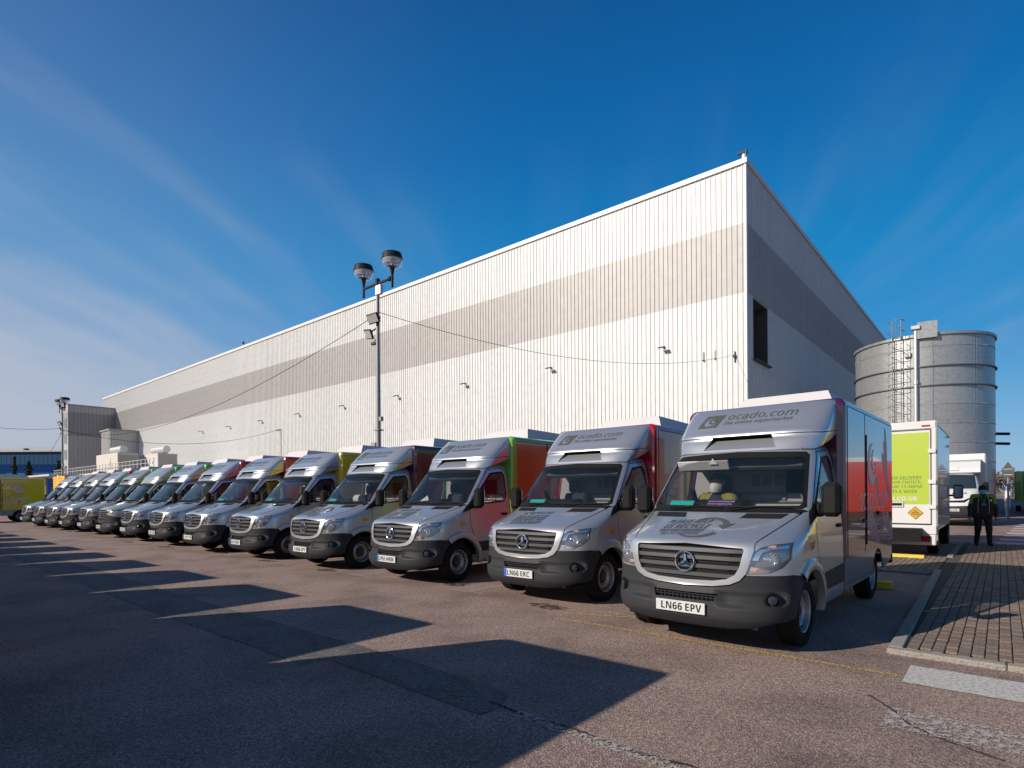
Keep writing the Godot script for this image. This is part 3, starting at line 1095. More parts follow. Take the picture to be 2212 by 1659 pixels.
# ---------------------------------------------------------------- sprinkler tank
func water_tank() -> void:
	var centre := Vector3(-3.88, 0, -44.8)
	var R := 3.6
	var d := Vector3(centre.x, 0, centre.z).normalized()
	var r := Vector3(-d.z, 0, d.x)
	var t := thing("water_tank", "tall round galvanised steel tank with bolted panels, right of the warehouse", "tank", centre)
	var rng := RandomNumberGenerator.new()
	rng.seed = 9
	var off := 0.07
	var H := 10.74
	for row in 10:
		var y0 := 0.0 if row == 0 else 0.975 + 1.125 * (row - 1)
		var y1 := minf(0.975 + 1.125 * row, H)
		for k in 10:
			var b := MB.new()
			var a0 := TAU * k / 10.0 + off + 0.0022
			var a1 := TAU * (k + 1) / 10.0 + off - 0.0022
			for i in 8:
				var p := lerpf(a0, a1, i / 8.0)
				var q := lerpf(a0, a1, (i + 1) / 8.0)
				var u := Vector3(cos(p), 0, sin(p))
				var v := Vector3(cos(q), 0, sin(q))
				b.quad_n(u * R + Vector3(0, y0 + 0.006, 0), v * R + Vector3(0, y0 + 0.006, 0), v * R + Vector3(0, y1 - 0.006, 0), u * R + Vector3(0, y1 - 0.006, 0), u, v, v, u)
			put("panel", b.mesh(), "galvanised_%d" % (rng.randi() % 4), t)
	var core := MB.new()
	core.cyl(Vector3.ZERO, Vector3(0, H - 0.02, 0), R - 0.02, R - 0.02, 60)
	put("liner", core.mesh(), "tank_rib", t)
	var bolts := MB.new()
	for row in range(1, 10):
		var y := 0.975 + 1.125 * (row - 1) + 0.05
		for k in 150:
			var a := TAU * k / 150.0
			bolts.box(Vector3(cos(a) * R, y, sin(a) * R), Vector3(0.035, 0.035, 0.035), Basis(Vector3.UP, -a))
	for k in 10:
		for s in [-0.02, 0.02]:
			for i in 83:
				var a: float = TAU * k / 10.0 + off + s
				bolts.box(Vector3(cos(a) * R, 0.1 + i * 0.128, sin(a) * R), Vector3(0.035, 0.035, 0.035), Basis(Vector3.UP, -a))
	put("bolts", bolts.mesh(), "galvanised_2", t).set_meta("kind", "stuff")
	for y in [8.85, 7.725]:
		var ring := MB.new()
		ring.lathe([Vector2(R - 0.01, -0.03), Vector2(R + 0.11, -0.03), Vector2(R + 0.11, 0.03), Vector2(R - 0.01, 0.03)], Vector3(0, y, 0), Basis.IDENTITY, 64)
		put("stiffener_ring", ring.mesh(), "tank_rib", t)
	var rim := MB.new()
	rim.lathe([Vector2(R - 0.05, -0.12), Vector2(R + 0.10, -0.12), Vector2(R + 0.10, 0.03), Vector2(R - 0.3, 0.05), Vector2(0.05, 0.5)], Vector3(0, H, 0), Basis.IDENTITY, 64)
	put("roof", rim.mesh(), "galvanised_1", t)
	# ladder with safety hoops
	var lad := Node3D.new()
	lad.name = "ladder"
	t.add_child(lad)
	var sc := -1.2
	for sg in [-0.22, 0.22]:
		var b := MB.new()
		b.cyl(tank_point(d, r, R, sc + sg, 2.2, 0.2), tank_point(d, r, R, sc + sg, 11.85, 0.2), 0.028, 0.028, 6)
		put("rail", b.mesh(), "ladder_grey", lad)
	for k in 31:
		var b := MB.new()
		b.cyl(tank_point(d, r, R, sc - 0.22, 2.4 + 0.3 * k, 0.2), tank_point(d, r, R, sc + 0.22, 2.4 + 0.3 * k, 0.2), 0.014, 0.014, 5)
		put("rung", b.mesh(), "tank_rib", lad)
	for k in 13:
		var y := 4.1 + 0.63 * k
		var pts := []
		for i in 13:
			var a := PI * i / 12.0
			pts.append(tank_point(d, r, R, sc - 0.40 * cos(a), y, 0.2 + 0.72 * sin(a)))
		var b := MB.new()
		b.tube(pts, 0.018, 5)
		put("safety_hoop", b.mesh(), "tank_rib" if k < 11 else "ladder_grey", lad)
	for a in [0.6, 1.57, 2.54]:
		var b := MB.new()
		b.cyl(tank_point(d, r, R, sc - 0.40 * cos(a), 4.1, 0.2 + 0.72 * sin(a)), tank_point(d, r, R, sc - 0.40 * cos(a), 11.7, 0.2 + 0.72 * sin(a)), 0.014, 0.014, 5)
		put("cage_bar", b.mesh(), "tank_rib", lad)
	var pp := MB.new()
	pp.cyl(tank_point(d, r, R, -0.27, 0.2, 0.15), tank_point(d, r, R, -0.27, 11.1, 0.15), 0.09, 0.09, 12)
	pp.cyl(tank_point(d, r, R, -0.27, 7.85, 0.15), tank_point(d, r, R, -0.27, 8.03, 0.15), 0.135, 0.135, 12)
	pp.box(tank_point(d, r, R, -0.27, 11.14, 0.15), Vector3(0.44, 0.22, 0.4), Basis(Vector3.UP, 0.1), 0.02)
	put("overflow_pipe", pp.mesh(), "steel_pale", t)
	var bx := MB.new()
	bx.box(tank_point(d, r, R, 0.28, 10.95, 0.02), Vector3(0.95, 0.95, 0.4), Basis(Vector3.UP, 0.09))
	put("hatch_box", bx.mesh(), "galvanised_0", t)
	bx = MB.new()
	bx.box(tank_point(d, r, R, -0.67, 9.65, 0.11), Vector3(0.3, 0.3, 0.18), Basis(Vector3.UP, 0.1), 0.02)
	put("junction_box", bx.mesh(), "white", t)
	var fl := thing("yard_floodlight", "pair of black floodlights sticking out beside the tank's right edge", "floodlight", centre + r * 3.45 + d * 1.1)
	var b2 := MB.new()
	b2.cyl(Vector3(0, 0, 0), Vector3(0, 5.2, 0), 0.06, 0.06, 8)
	put("post", b2.mesh(), "pole_grey", fl)
	for y in [5.05, 4.45]:
		b2 = MB.new()
		b2.box(Vector3(0.50, y, 0), Vector3(0.85, 0.15, 0.36), Basis(Vector3.FORWARD, 0.08), 0.03)
		put("lamp_housing", b2.mesh(), "lamp_black", fl)


func tank_point(d: Vector3, r: Vector3, R: float, s: float, y: float, gap: float) -> Vector3:
	# a point off the tank's side that faces the yard: s metres across, gap metres out
	return -d * (sqrt(maxf(R * R - s * s, 0.0)) + gap) + r * s + Vector3(0, y, 0)


# ---------------------------------------------------------------- tower and plant at the far end of the warehouse
func ribbed(p0: Vector3, p1: Vector3, y0: float, y1: float, out: Vector3, pitch: float, b: MB) -> void:
	var dir := (p1 - p0).normalized()
	var n := int((p1 - p0).length() / pitch)
	var up := Vector3(0, y1 - y0, 0)
	var base := p0 + Vector3(0, y0, 0)
	b.quad(base, base + dir * (p1 - p0).length(), base + dir * (p1 - p0).length() + up, base + up, out)
	for k in n:
		var c := base + dir * (k + 0.5) * pitch
		for q in [[-0.05, 0.0, -0.035, 0.05], [-0.035, 0.05, 0.035, 0.05], [0.035, 0.05, 0.05, 0.0]]:
			b.quad(c + dir * q[0] + out * q[1], c + dir * q[2] + out * q[3], c + dir * q[2] + out * q[3] + up, c + dir * q[0] + out * q[1] + up, out + dir * (q[0] + q[2]))


func left_plant() -> void:
	var a := thing("stair_tower", "pale grey clad stair tower with small windows, against the warehouse's far end", "tower")
	var x1 := -137.738
	var x0 := -141.273
	var z1 := -29.018
	var z0 := WALL_Z
	for j in 3:
		var bd: Array = [[0.0, 13.382, "annex_grey"], [13.382, 17.964, "annex_dark"], [17.964, 19.273, "annex_grey"]][j]
		var b := MB.new()
		ribbed(Vector3(x1, 0, z1), Vector3(x1, 0, z0), bd[0], bd[1], Vector3.RIGHT, 0.62, b)
		b.quad(Vector3(x0, bd[0], z1), Vector3(x1, bd[0], z1), Vector3(x1, bd[1], z1), Vector3(x0, bd[1], z1), Vector3.BACK)
		b.quad(Vector3(x0, bd[0], z1), Vector3(x0, bd[0], z0), Vector3(x0, bd[1], z0), Vector3(x0, bd[1], z1), Vector3.LEFT)
		put("wall", b.mesh(), bd[2], a)
	var rf := MB.new()
	rf.box(Vector3((x0 + x1) * 0.5, 19.382, (z0 + z1) * 0.5), Vector3(3.8, 0.2, 7.95))
	put("roof", rf.mesh(), "annex_dark", a)
	for k in 5:
		var w := put("window", quick_box(Vector3(1.25, 1.9, 0.06)), "window_blue", a, Vector3(-139.527, 3.455 + 3.109 * k, z1 + 0.035))
		put("frame", frame_mesh(1.25, 1.9, 0.10, 0.05), "white", w, Vector3(0, 0, 0.02))
	var pb := thing("plant_room", "small pale ribbed plant room below the grey tower, with a gutter pipe", "shed")
	var b3 := MB.new()
	ribbed(Vector3(-123.818, 0, -32.291), Vector3(-123.818, 0, WALL_Z + 0.02), 5.091, 13.6, Vector3.RIGHT, 0.5, b3)
	ribbed(Vector3(-129.273, 0, -32.291), Vector3(-123.818, 0, -32.291), 5.091, 13.6, Vector3.BACK, 0.5, b3)
	put("wall", b3.mesh(), "annex_grey", pb)
	b3 = MB.new()
	b3.box(Vector3(-126.545, 13.709, -34.473), Vector3(5.9, 0.27, 4.8))
	put("roof", b3.mesh(), "annex_dark", pb)
	b3 = MB.new()
	b3.cyl(Vector3(-123.6, 5.091, -32.073), Vector3(-123.6, 13.491, -32.073), 0.08, 0.08, 6)
	put("downpipe", b3.mesh(), "grey_mid", pb)
	# deck
	var dk := thing("plant_deck", "raised steel deck with a railing carrying the cream chillers", "platform")
	var bb := MB.new()
	bb.box(Vector3(-104.727, 4.895, -30.982), Vector3(51.3, 0.32, 11.7))
	put("floor_slab", bb.mesh(), "trim_white", dk)
	for k in 8:
		put("leg", quick_box(Vector3(0.3, 4.709, 0.3)), "grey_mid", dk, Vector3(-128.727 + 6.764 * k, 2.3545, -25.745))
	for k in 34:
		put("railing_post", quick_box(Vector3(0.075, 1.15, 0.075)), "steel_pale", dk, Vector3(-129.273 + 1.505 * k, 5.636, -25.309))
	for y in [6.182, 5.691]:
		put("rail", quick_box(Vector3(50.7, 0.06, 0.06)), "steel_pale", dk, Vector3(-104.727, y, -25.309))
	for it in [[Vector3(-102.218, 5.069, -27.491), Vector3(10.5, 2.8, 2.6), "nearer cream chiller cabinet with a tank on top, below the plant room"], [Vector3(-95.564, 5.069, -30.982), Vector3(7.6, 2.6, 2.6), "further cream chiller cabinet with a tank on top, right of the nearer one"]]:
		var s: Vector3 = it[1]
		var ch := thing("chiller", it[2], "chiller", it[0], 0.0, "chillers on the raised deck")
		put("cabinet", quick_box(s, 0.03), "chiller", ch, Vector3(0, s.y * 0.5, 0))
		for k in 14:
			put("louvre", quick_box(Vector3(0.05, 0.10, s.z - 0.3)), "louvre", ch, Vector3(s.x * 0.5 + 0.02, 0.3 + k * 0.16, 0))
		put("door", quick_box(Vector3(1.1, 1.9, 0.04)), "chiller", ch, Vector3(1.6, 1.15, s.z * 0.5 + 0.022))
		put("door_handle", quick_box(Vector3(0.1, 0.4, 0.05)), "dark_grey", ch, Vector3(1.9, 1.3, s.z * 0.5 + 0.06))
		var cy := MB.new()
		cy.cyl(Vector3(-1.4, s.y + 0.62, 0.1), Vector3(3.8, s.y + 0.62, 0.1), 0.5, 0.5, 16)
		put("tank", cy.mesh(), "steel_pale", ch)
		var ft := MB.new()
		for x in [-0.6, 1.2, 3.0]:
			ft.box(Vector3(x, s.y + 0.13, 0.1), Vector3(0.2, 0.26, 0.7))
		put("tank_cradle", ft.mesh(), "grey_mid", ch)


func frame_mesh(w: float, h: float, d: float, t: float) -> ArrayMesh:
	var b := MB.new()
	for s in [-1.0, 1.0]:
		b.box(Vector3(0, s * (h - t) * 0.5, 0), Vector3(w, t, d))
		b.box(Vector3(s * (w - t) * 0.5, 0, 0), Vector3(t, h - 2 * t, d))
	return b.mesh()


# ---------------------------------------------------------------- beyond the yard
func tree(label: String, at: Vector3, h: float, spread: float, seed_: int, mats: Array, group: String, leaves := 900, leaf := 0.30) -> void:
	var t := thing("tree", label, "tree", at, 0.0, group)
	var rng := RandomNumberGenerator.new()
	rng.seed = seed_
	var b := MB.new()
	b.cyl(Vector3.ZERO, Vector3(0.1, h * 0.55, 0), 0.02 * h, 0.01 * h, 7)
	var tips := []
	for k in 10:
		var y := h * rng.randf_range(0.15, 0.6)
		var a := rng.randf() * TAU
		var e := Vector3(cos(a) * spread * rng.randf_range(0.4, 0.8), y + h * rng.randf_range(0.15, 0.35), sin(a) * spread * rng.randf_range(0.4, 0.8))
		b.cyl(Vector3(0.05, y, 0), e, 0.009 * h, 0.003 * h, 5)
		tips.append(e)
	tips.append(Vector3(0.1, h * 0.78, 0))
	tips.append(Vector3(0, h * 0.35, 0))
	put("trunk", b.mesh(), "bark", t)
	for j in mats.size():
		var c := MB.new()
		for k in leaves / mats.size():
			var tip: Vector3 = tips[rng.randi() % tips.size()]
			var r := spread * 0.62 * pow(rng.randf(), 0.5)
			var dir := Vector3(rng.randfn(), rng.randfn() * 1.0, rng.randfn()).normalized()
			var p := tip + dir * r
			if spread < 1.6:
				var y := h * (0.12 + 0.88 * pow(rng.randf(), 1.2))
				var wob := 0.75 + 0.35 * sin(y * 3.1 + seed_) + 0.2 * sin(y * 7.3)
				p = Vector3(0, y, 0) + Vector3(dir.x, 0, dir.z) * spread * wob * minf(1.0, 1.5 * (1.0 - y / h) + 0.08) * sqrt(rng.randf())
			if p.y < 0.1 or p.y > h:
				continue
			var ax := Vector3(rng.randfn(), rng.randfn(), rng.randfn()).normalized()
			var u := ax.cross(Vector3(rng.randfn(), rng.randfn(), rng.randfn())).normalized()
			var s := leaf * rng.randf_range(0.6, 1.3)
			c.tri(p - u * s, p + ax * s, p + u * s, ax.cross(u))
			c.tri(p - u * s, p - ax * s * 0.7, p + u * s, ax.cross(u))
		put("crown", c.mesh(), mats[j], t).set_meta("kind", "stuff")


func far_things() -> void:
	# blue shed far behind, left
	var s := thing("blue_shed", "long dark blue industrial shed with a pale roof, far left behind the yard", "building")
	var o := Vector3(-231.5, 0, -39.2)
	var u := Vector3(0.762, 0, -0.647)
	var n := Vector3(0.647, 0, 0.762)
	var a := o - u * 70.0
	var e := o + u * 60.0
	for it in [[0.0, 8.7, "blue_deep"], [8.7, 11.6, "blue_deep"], [11.6, 15.6, "blue_clad"]]:
		var b := MB.new()
		b.quad(a + Vector3(0, it[0], 0), e + Vector3(0, it[0], 0), e + Vector3(0, it[1], 0), a + Vector3(0, it[1], 0), n)
		if it[2] == "blue_clad":
			for k in 90:
				var p := a + u * (1.45 * k)
				b.box(p + n * 0.02 + Vector3(0, (it[0] + it[1]) * 0.5, 0), Vector3(0.10, it[1] - it[0] - 0.02, 0.04), Basis(u, Vector3.UP, n))
		put("wall", b.mesh(), it[2], s)
	var b := MB.new()
	b.box(o - u * 42.0 + n * 0.4 + Vector3(0, 10.75, 0), Vector3(58.0, 1.7, 0.5), Basis(u, Vector3.UP, n))
	put("shade_panel", b.mesh(), "dark_grey", s)
	b = MB.new()
	b.box(o - u * 42.0 + n * 0.7 + Vector3(0, 5.0, 0), Vector3(58.0, 9.8, 0.6), Basis(u, Vector3.UP, n))
	put("low_wall", b.mesh(), "dark_grey", s)
	b = MB.new()
	b.box(o + u * 3.0 + n * 0.5 + Vector3(0, 8.6, 0), Vector3(20.0, 0.6, 0.5), Basis(u, Vector3.UP, n))
	put("canopy", b.mesh(), "blue_bright", s)
	b = MB.new()
	b.quad(a + n * 0.4 + Vector3(0, 15.55, 0), e + n * 0.4 + Vector3(0, 15.55, 0), e - n * 30.0 + Vector3(0, 19.5, 0), a - n * 30.0 + Vector3(0, 19.5, 0), Vector3.UP)
	b.quad(a - n * 30.0 + Vector3(0, 19.5, 0), e - n * 30.0 + Vector3(0, 19.5, 0), e - n * 60.0 + Vector3(0, 15.5, 0), a - n * 60.0 + Vector3(0, 15.5, 0), Vector3.UP)
	b.box((a + e) * 0.5 + n * 0.45 + Vector3(0, 15.75, 0), Vector3(130.0, 0.5, 0.3), Basis(u, Vector3.UP, n))
	put("roof", b.mesh(), "roof_pale", s)
	for k in 3:
		put("roof_vent", quick_box(Vector3(3.0, 0.35, 1.2)), "dark_grey", s, o + u * (-9.0 + 13.0 * k) - n * 9.0 + Vector3(0, 17.1, 0))
	tree("tall thin evergreen tree in front of the blue shed", Vector3(-156.2, 0, -23.9), 9.9, 0.95, 3, ["leaf_0", "leaf_2"], "trees before the blue shed", 1100, 0.22)
	tree("dense round evergreen tree beside the thin one, before the blue shed", Vector3(-154.4, 0, -25.9), 8.9, 1.55, 4, ["leaf_2", "leaf_0"], "trees before the blue shed", 1800, 0.24)
	tree("evergreen tree partly behind the distant lamp post", Vector3(-150.0, 0, -30.0), 8.9, 1.5, 5, ["leaf_0", "leaf_1", "leaf_2"], "trees before the blue shed", 1800, 0.24)
	var c := thing("yard_canopy", "low white flat canopy roof behind the yellow van, left of the tower", "canopy")
	var bb := MB.new()
	bb.box(Vector3(-69.5, 3.50, -13.6), Vector3(8.6, 0.16, 3.0), Basis(Vector3.UP, 0.05))
	put("roof", bb.mesh(), "roof_pale", c)
	for x in [-73.0, -66.2]:
		put("leg", quick_box(Vector3(0.12, 3.42, 0.12)), "grey_mid", c, Vector3(x, 1.71, -13.6))
	put("end_panel", quick_box(Vector3(0.5, 0.9, 0.08)), "white", c, Vector3(-64.7, 3.05, -12.9))
	# far right: lorries, a line of bare trees
	for it in [[Vector3(1.5, 0, -60.0), "green", "bright green lorry body at the far right edge, behind the signs"], [Vector3(2.0, 0, -52.0), "crimson", "dark red lorry corner showing at the far right edge"]]:
		var l := thing("box_lorry", it[2], "lorry", it[0], 0.0)
		put("cargo_box", quick_box(Vector3(2.2, 2.3, 6.0), 0.06), it[1], l, Vector3(0.3, 1.85, 0))
		put("chassis", quick_box(Vector3(1.6, 0.3, 5.6)), "plastic", l, Vector3(0.3, 0.58, 0))
		put("bumper", quick_box(Vector3(2.1, 0.3, 0.15), 0.03), "white", l, Vector3(0.3, 0.58, 3.02))
		for x in [-0.55, 1.15]:
			for z in [-1.8, 1.9]:
				var w := MB.new()
				w.cyl(Vector3(x - 0.13, 0.36, z), Vector3(x + 0.13, 0.36, z), 0.36, 0.36, 16)
				put("wheel", w.mesh(), "rubber", l)
	for k in 9:
		tree("bare brown tree in the far line beyond the tank", Vector3(3.0 - 1.8 * k + 0.9 * sin(k * 2.3), 0, -172.0 - 3.0 * sin(k * 1.7)), 5.6 + 1.1 * sin(k * 1.3), 2.2, 20 + k, ["bare_twig"], "line of bare trees far beyond the tank", 500, 0.22)


# ---------------------------------------------------------------- lamp posts and wires
func lamp_post(label: String, at: Vector3, turn: float) -> void:
	var l := thing("lamp_post", label, "lamp post", at, turn, "twin lamp posts behind the vans")
	var b := MB.new()
	b.cyl(Vector3.ZERO, Vector3(0, 3.2, 0), 0.105, 0.10, 14)
	b.cyl(Vector3(0, 3.2, 0), Vector3(0, 9.4, 0), 0.085, 0.065, 14)
	put("pole", b.mesh(), "pole_grey", l)
	b = MB.new()
	b.box(Vector3(0, 9.33, 0), Vector3(1.8, 0.08, 0.08), Basis.IDENTITY, 0.01)
	b.cyl(Vector3(0, 9.1, 0), Vector3(0, 9.5, 0), 0.09, 0.09, 12)
	b.cyl(Vector3(0.68, 9.33, 0), Vector3(0.84, 9.33, 0), 0.085, 0.085, 10)
	put("arm", b.mesh(), "lamp_black", l)
	b = MB.new()
	b.box(Vector3(0.22, 9.02, 0.1), Vector3(0.32, 0.34, 0.12), Basis.IDENTITY, 0.01)
	put("control_box", b.mesh(), "steel_pale", l)
	for x in [-0.86, 0.86]:
		var h := Node3D.new()
		h.name = "lantern" if x < 0 else "lantern_001"
		h.position = Vector3(x, 9.0, 0)
		l.add_child(h)
		b = MB.new()
		b.lathe([Vector2(0.045, 0.0), Vector2(0.045, 0.42), Vector2(0.075, 0.60), Vector2(0.10, 0.70), Vector2(0.17, 0.74)], Vector3.ZERO, Basis.IDENTITY, 16)
		put("stem", b.mesh(), "lamp_black", h)
		b = MB.new()
		b.lathe([Vector2(0.10, 0.70), Vector2(0.24, 0.72), Vector2(0.325, 0.79), Vector2(0.35, 0.90), Vector2(0.36, 1.0)], Vector3.ZERO, Basis.IDENTITY, 28)
		put("lamp_bowl", b.mesh(), "bowl_glass", h)
		b = MB.new()
		b.lathe([Vector2(0.30, 0.985), Vector2(0.378, 0.985), Vector2(0.375, 1.02), Vector2(0.345, 1.16), Vector2(0.325, 1.20), Vector2(0.0, 1.22)], Vector3.ZERO, Basis.IDENTITY, 28)
		put("lamp_cap", b.mesh(), "lamp_black", h)
		b = MB.new()
		b.lathe([Vector2(0.06, 0.74), Vector2(0.07, 0.96), Vector2(0.30, 0.98)], Vector3.ZERO, Basis.IDENTITY, 16)
		put("bulb_holder", b.mesh(), "steel_pale", h)
	for it in [[Vector3(0.02, 8.0, 0.22), 0.0, -0.5], [Vector3(-0.48, 7.55, 0.05), -0.5, -0.2]]:
		var f := Node3D.new()
		f.name = "floodlight" if it[1] == 0.0 else "floodlight_001"
		f.position = it[0]
		f.rotation = Vector3(0.45, 0.3 + it[1], it[2] * 1.0 if it[1] != 0.0 else 0.12)
		l.add_child(f)
		put("lamp_housing", quick_box(Vector3(0.50, 0.36, 0.07), 0.02), "lamp_black", f)
		put("lamp_glass", quick_box(Vector3(0.42, 0.28, 0.012)), "steel_pale", f, Vector3(0, 0, 0.042))
	b = MB.new()
	b.tube([Vector3(-0.42, 7.6, 0.05), Vector3(0, 7.72, 0), Vector3(0.25, 8.05, 0.1)], 0.03, 6)
	b.box(Vector3(-0.2, 7.15, 0.05), Vector3(0.2, 0.10, 0.12), Basis(Vector3.UP, 0.4), 0.02)
	b.cyl(Vector3(-0.2, 7.18, 0.05), Vector3(-0.05, 7.35, 0.0), 0.02, 0.02, 6)
	put("bracket", b.mesh(), "dark_grey", l)
	b = MB.new()
	b.box(Vector3(-0.22, 3.25, 0.0), Vector3(0.26, 0.5, 0.2), Basis.IDENTITY, 0.01)
	b.box(Vector3(0.16, 4.35, 0.0), Vector3(0.14, 0.16, 0.12), Basis.IDENTITY, 0.01)
	b.box(Vector3(0.0, 3.95, 0.0), Vector3(0.30, 0.04, 0.24))
	put("switch_box", b.mesh(), "grey_mid", l)


func wire(label: String, a: Vector3, b: Vector3, sag: float, r := 0.014) -> void:
	var pts := []
	for k in 25:
		var t := k / 24.0
		pts.append(a.lerp(b, t) + Vector3(0, -4.0 * sag * t * (1.0 - t), 0))
	var m := MB.new()
	m.tube(pts, r, 5)
	tag(put("cable", m.mesh(), "lamp_black"), label, "cable", "cables strung from the lamp posts")


func lamps_and_wires() -> void:
	var p1 := Vector3(-17.42, 0, -12.9)
	var p2 := Vector3(-63.1, 0, -12.9)
	lamp_post("tall grey twin-headed lamp post rising from between the vans, before the warehouse", p1, 0.0)
	lamp_post("distant twin-headed lamp post at the left, before the grey stair tower", p2, 0.0)
	wire("black cable from the tall lamp post to the warehouse corner", p1 + Vector3(0.1, 8.25, 0), Vector3(-12.818, 10.218, WALL_Z + 0.15), 1.1, 0.011)
	wire("black cable hanging between the two lamp posts", p1 + Vector3(-0.1, 8.2, 0), p2 + Vector3(0.1, 7.5, 0), 2.0, 0.012)
	wire("cable from the distant lamp post to the conduit on the wall", p2 + Vector3(0.1, 7.4, 0), Vector3(-70.8, 9.945, WALL_Z + 0.12), 1.5, 0.02)
	wire("cable leaving the distant lamp post towards the left edge", p2 + Vector3(-0.1, 7.6, 0), Vector3(-42.0, 6.6, 0.5), 0.7, 0.014)
	wire("lower cable sloping from the distant lamp post down to the left", p2 + Vector3(-0.1, 7.3, 0), Vector3(-78.0, 3.4, -13.0), 0.4, 0.014)


# ---------------------------------------------------------------- delivery vans
const REF := Vector3(0, 0.9, -1.0)
const CELL := Vector2(0.075, 0.04)
const HOOD := Vector2(0.06, 0.014)
const HUB_Y := 0.355
const FRONT_Z := 0.10
const REAR_Z := -3.42


func shells() -> void:
	var wy := [0.22, 0.30, 0.50, 0.75, 1.1, 1.4, 1.7, 2.0, 2.1, 2.18, 2.24]
	var ws := [0.91, 0.96, 0.99, 0.99, 0.985, 0.955, 0.91, 0.862, 0.83, 0.77, 0.68]
	cab = Shell.new([0.22, 0.28, 0.37, 0.50, 0.60, 0.66, 0.72, 0.90, 1.04, 1.09, 1.12, 1.17, 1.25, 1.33, 1.37, 1.40, 1.50, 1.80, 2.05, 2.10, 2.16, 2.21, 2.24], [0.88, 0.95, 1.0, 0.99, 0.968, 0.95, 0.948, 0.935, 0.90, 0.86, 0.81, 0.675, 0.44, 0.215, 0.115, 0.05, -0.03, -0.285, -0.50, -0.55, -0.63, -0.76, -0.93], wy, ws, [0.22, 0.80, 1.0, 1.09, 1.2, 1.33, 1.385, 1.42, 2.24], [0.60, 0.58, 0.56, 0.56, 0.54, 0.42, 0.34, 0.29, 0.28])
	cab.recess = true
	fair = Shell.new([2.09, 2.20, 2.285, 2.30, 2.40, 2.50, 2.60, 2.67, 2.715, 2.74, 2.755], [-0.535, -0.605, -0.665, -0.665, -0.765, -0.885, -1.015, -1.115, -1.19, -1.25, -1.34], [2.09, 2.2, 2.3, 2.5, 2.7, 2.755], [0.85, 0.885, 0.91, 0.92, 0.92, 0.91], [2.09, 2.3, 2.6, 2.755], [0.30, 0.30, 0.24, 0.20], 4.0)


func cached(key: String, make: Callable) -> Mesh:
	if not meshes.has(key):
		meshes[key] = make.call()
	return meshes[key]


func arc(r: float, a0: float, a1: float, k := 12, zc := FRONT_Z) -> PackedVector2Array:
	var out := PackedVector2Array()
	for i in k + 1:
		var a := deg_to_rad(lerpf(a0, a1, float(i) / k))
		out.append(Vector2(zc + r * cos(a), HUB_Y + r * sin(a)))
	return out


func rev(p: PackedVector2Array) -> PackedVector2Array:
	var q := p.duplicate()
	q.reverse()
	return q


func front_sheet(half: PackedVector2Array, holes: Array, off := 0.0, cell := CELL, sh: Shell = null) -> ArrayMesh:
	var b := MB.new()
	var s: Shell = sh if sh else cab
	b.sheet(both(half), holes, s.front, cell, REF, off)
	return b.mesh()


func side_sheet(poly: PackedVector2Array, holes: Array, left: bool, off := 0.0, sh: Shell = null, cell := Vector2(0.06, 0.06)) -> ArrayMesh:
	var b := MB.new()
	var s: Shell = sh if sh else cab
	b.sheet(poly, holes, s.side if left else s.side_right, cell, REF, off)
	return b.mesh()


const GRILLE := [0, 0.705, 0.30, 0.715, 0.43, 0.74, 0.505, 0.785, 0.545, 0.86, 0.575, 1.02, 0.56, 1.04, 0, 1.066]
const GRILLE_NEW := [0, 0.72, 0.36, 0.72, 0.45, 0.78, 0.53, 1.01, 0.50, 1.04, 0, 1.055]
const SURROUND := [0, 0.648, 0.30, 0.662, 0.46, 0.69, 0.55, 0.735, 0.60, 0.80, 0.63, 0.90, 0.66, 1.02, 0.655, 1.088, 0.60, 1.086, 0, 1.093]
const SCREEN := [0, 1.402, 0.855, 1.408, 0.885, 1.435, 0.795, 2.02, 0.755, 2.058, 0, 2.085]
const SCREEN_GLASS := [0, 1.44, 0.82, 1.447, 0.842, 1.475, 0.765, 1.965, 0.73, 1.992, 0, 2.01]
const DOOR := [-0.14, 1.385, -0.72, 2.06, -1.17, 2.10, -1.26, 2.02, -1.27, 0.52, -0.36, 0.52, -0.26, 0.72, -0.13, 1.05]
const DOOR_GLASS := [-0.26, 1.475, -0.80, 1.985, -1.13, 2.02, -1.19, 1.95, -1.19, 1.55, -1.10, 1.45, -0.6, 1.415]


func headlight_outline(nu: bool) -> PackedVector2Array:
	if nu:
		return P2([0.56, 0.945, 0.59, 1.03, 0.66, 1.06, 0.80, 1.085, cab.edge_x(1.10), 1.10, cab.edge_x(1.0), 1.0, 0.80, 0.93, 0.66, 0.91])
	return P2([0.612, 0.795, 0.64, 0.90, 0.672, 1.02, 0.71, 1.055, 0.80, 1.085, cab.edge_x(1.10), 1.10, cab.edge_x(1.02), 1.02, cab.edge_x(0.94), 0.94, 0.885, 0.86, 0.80, 0.81])


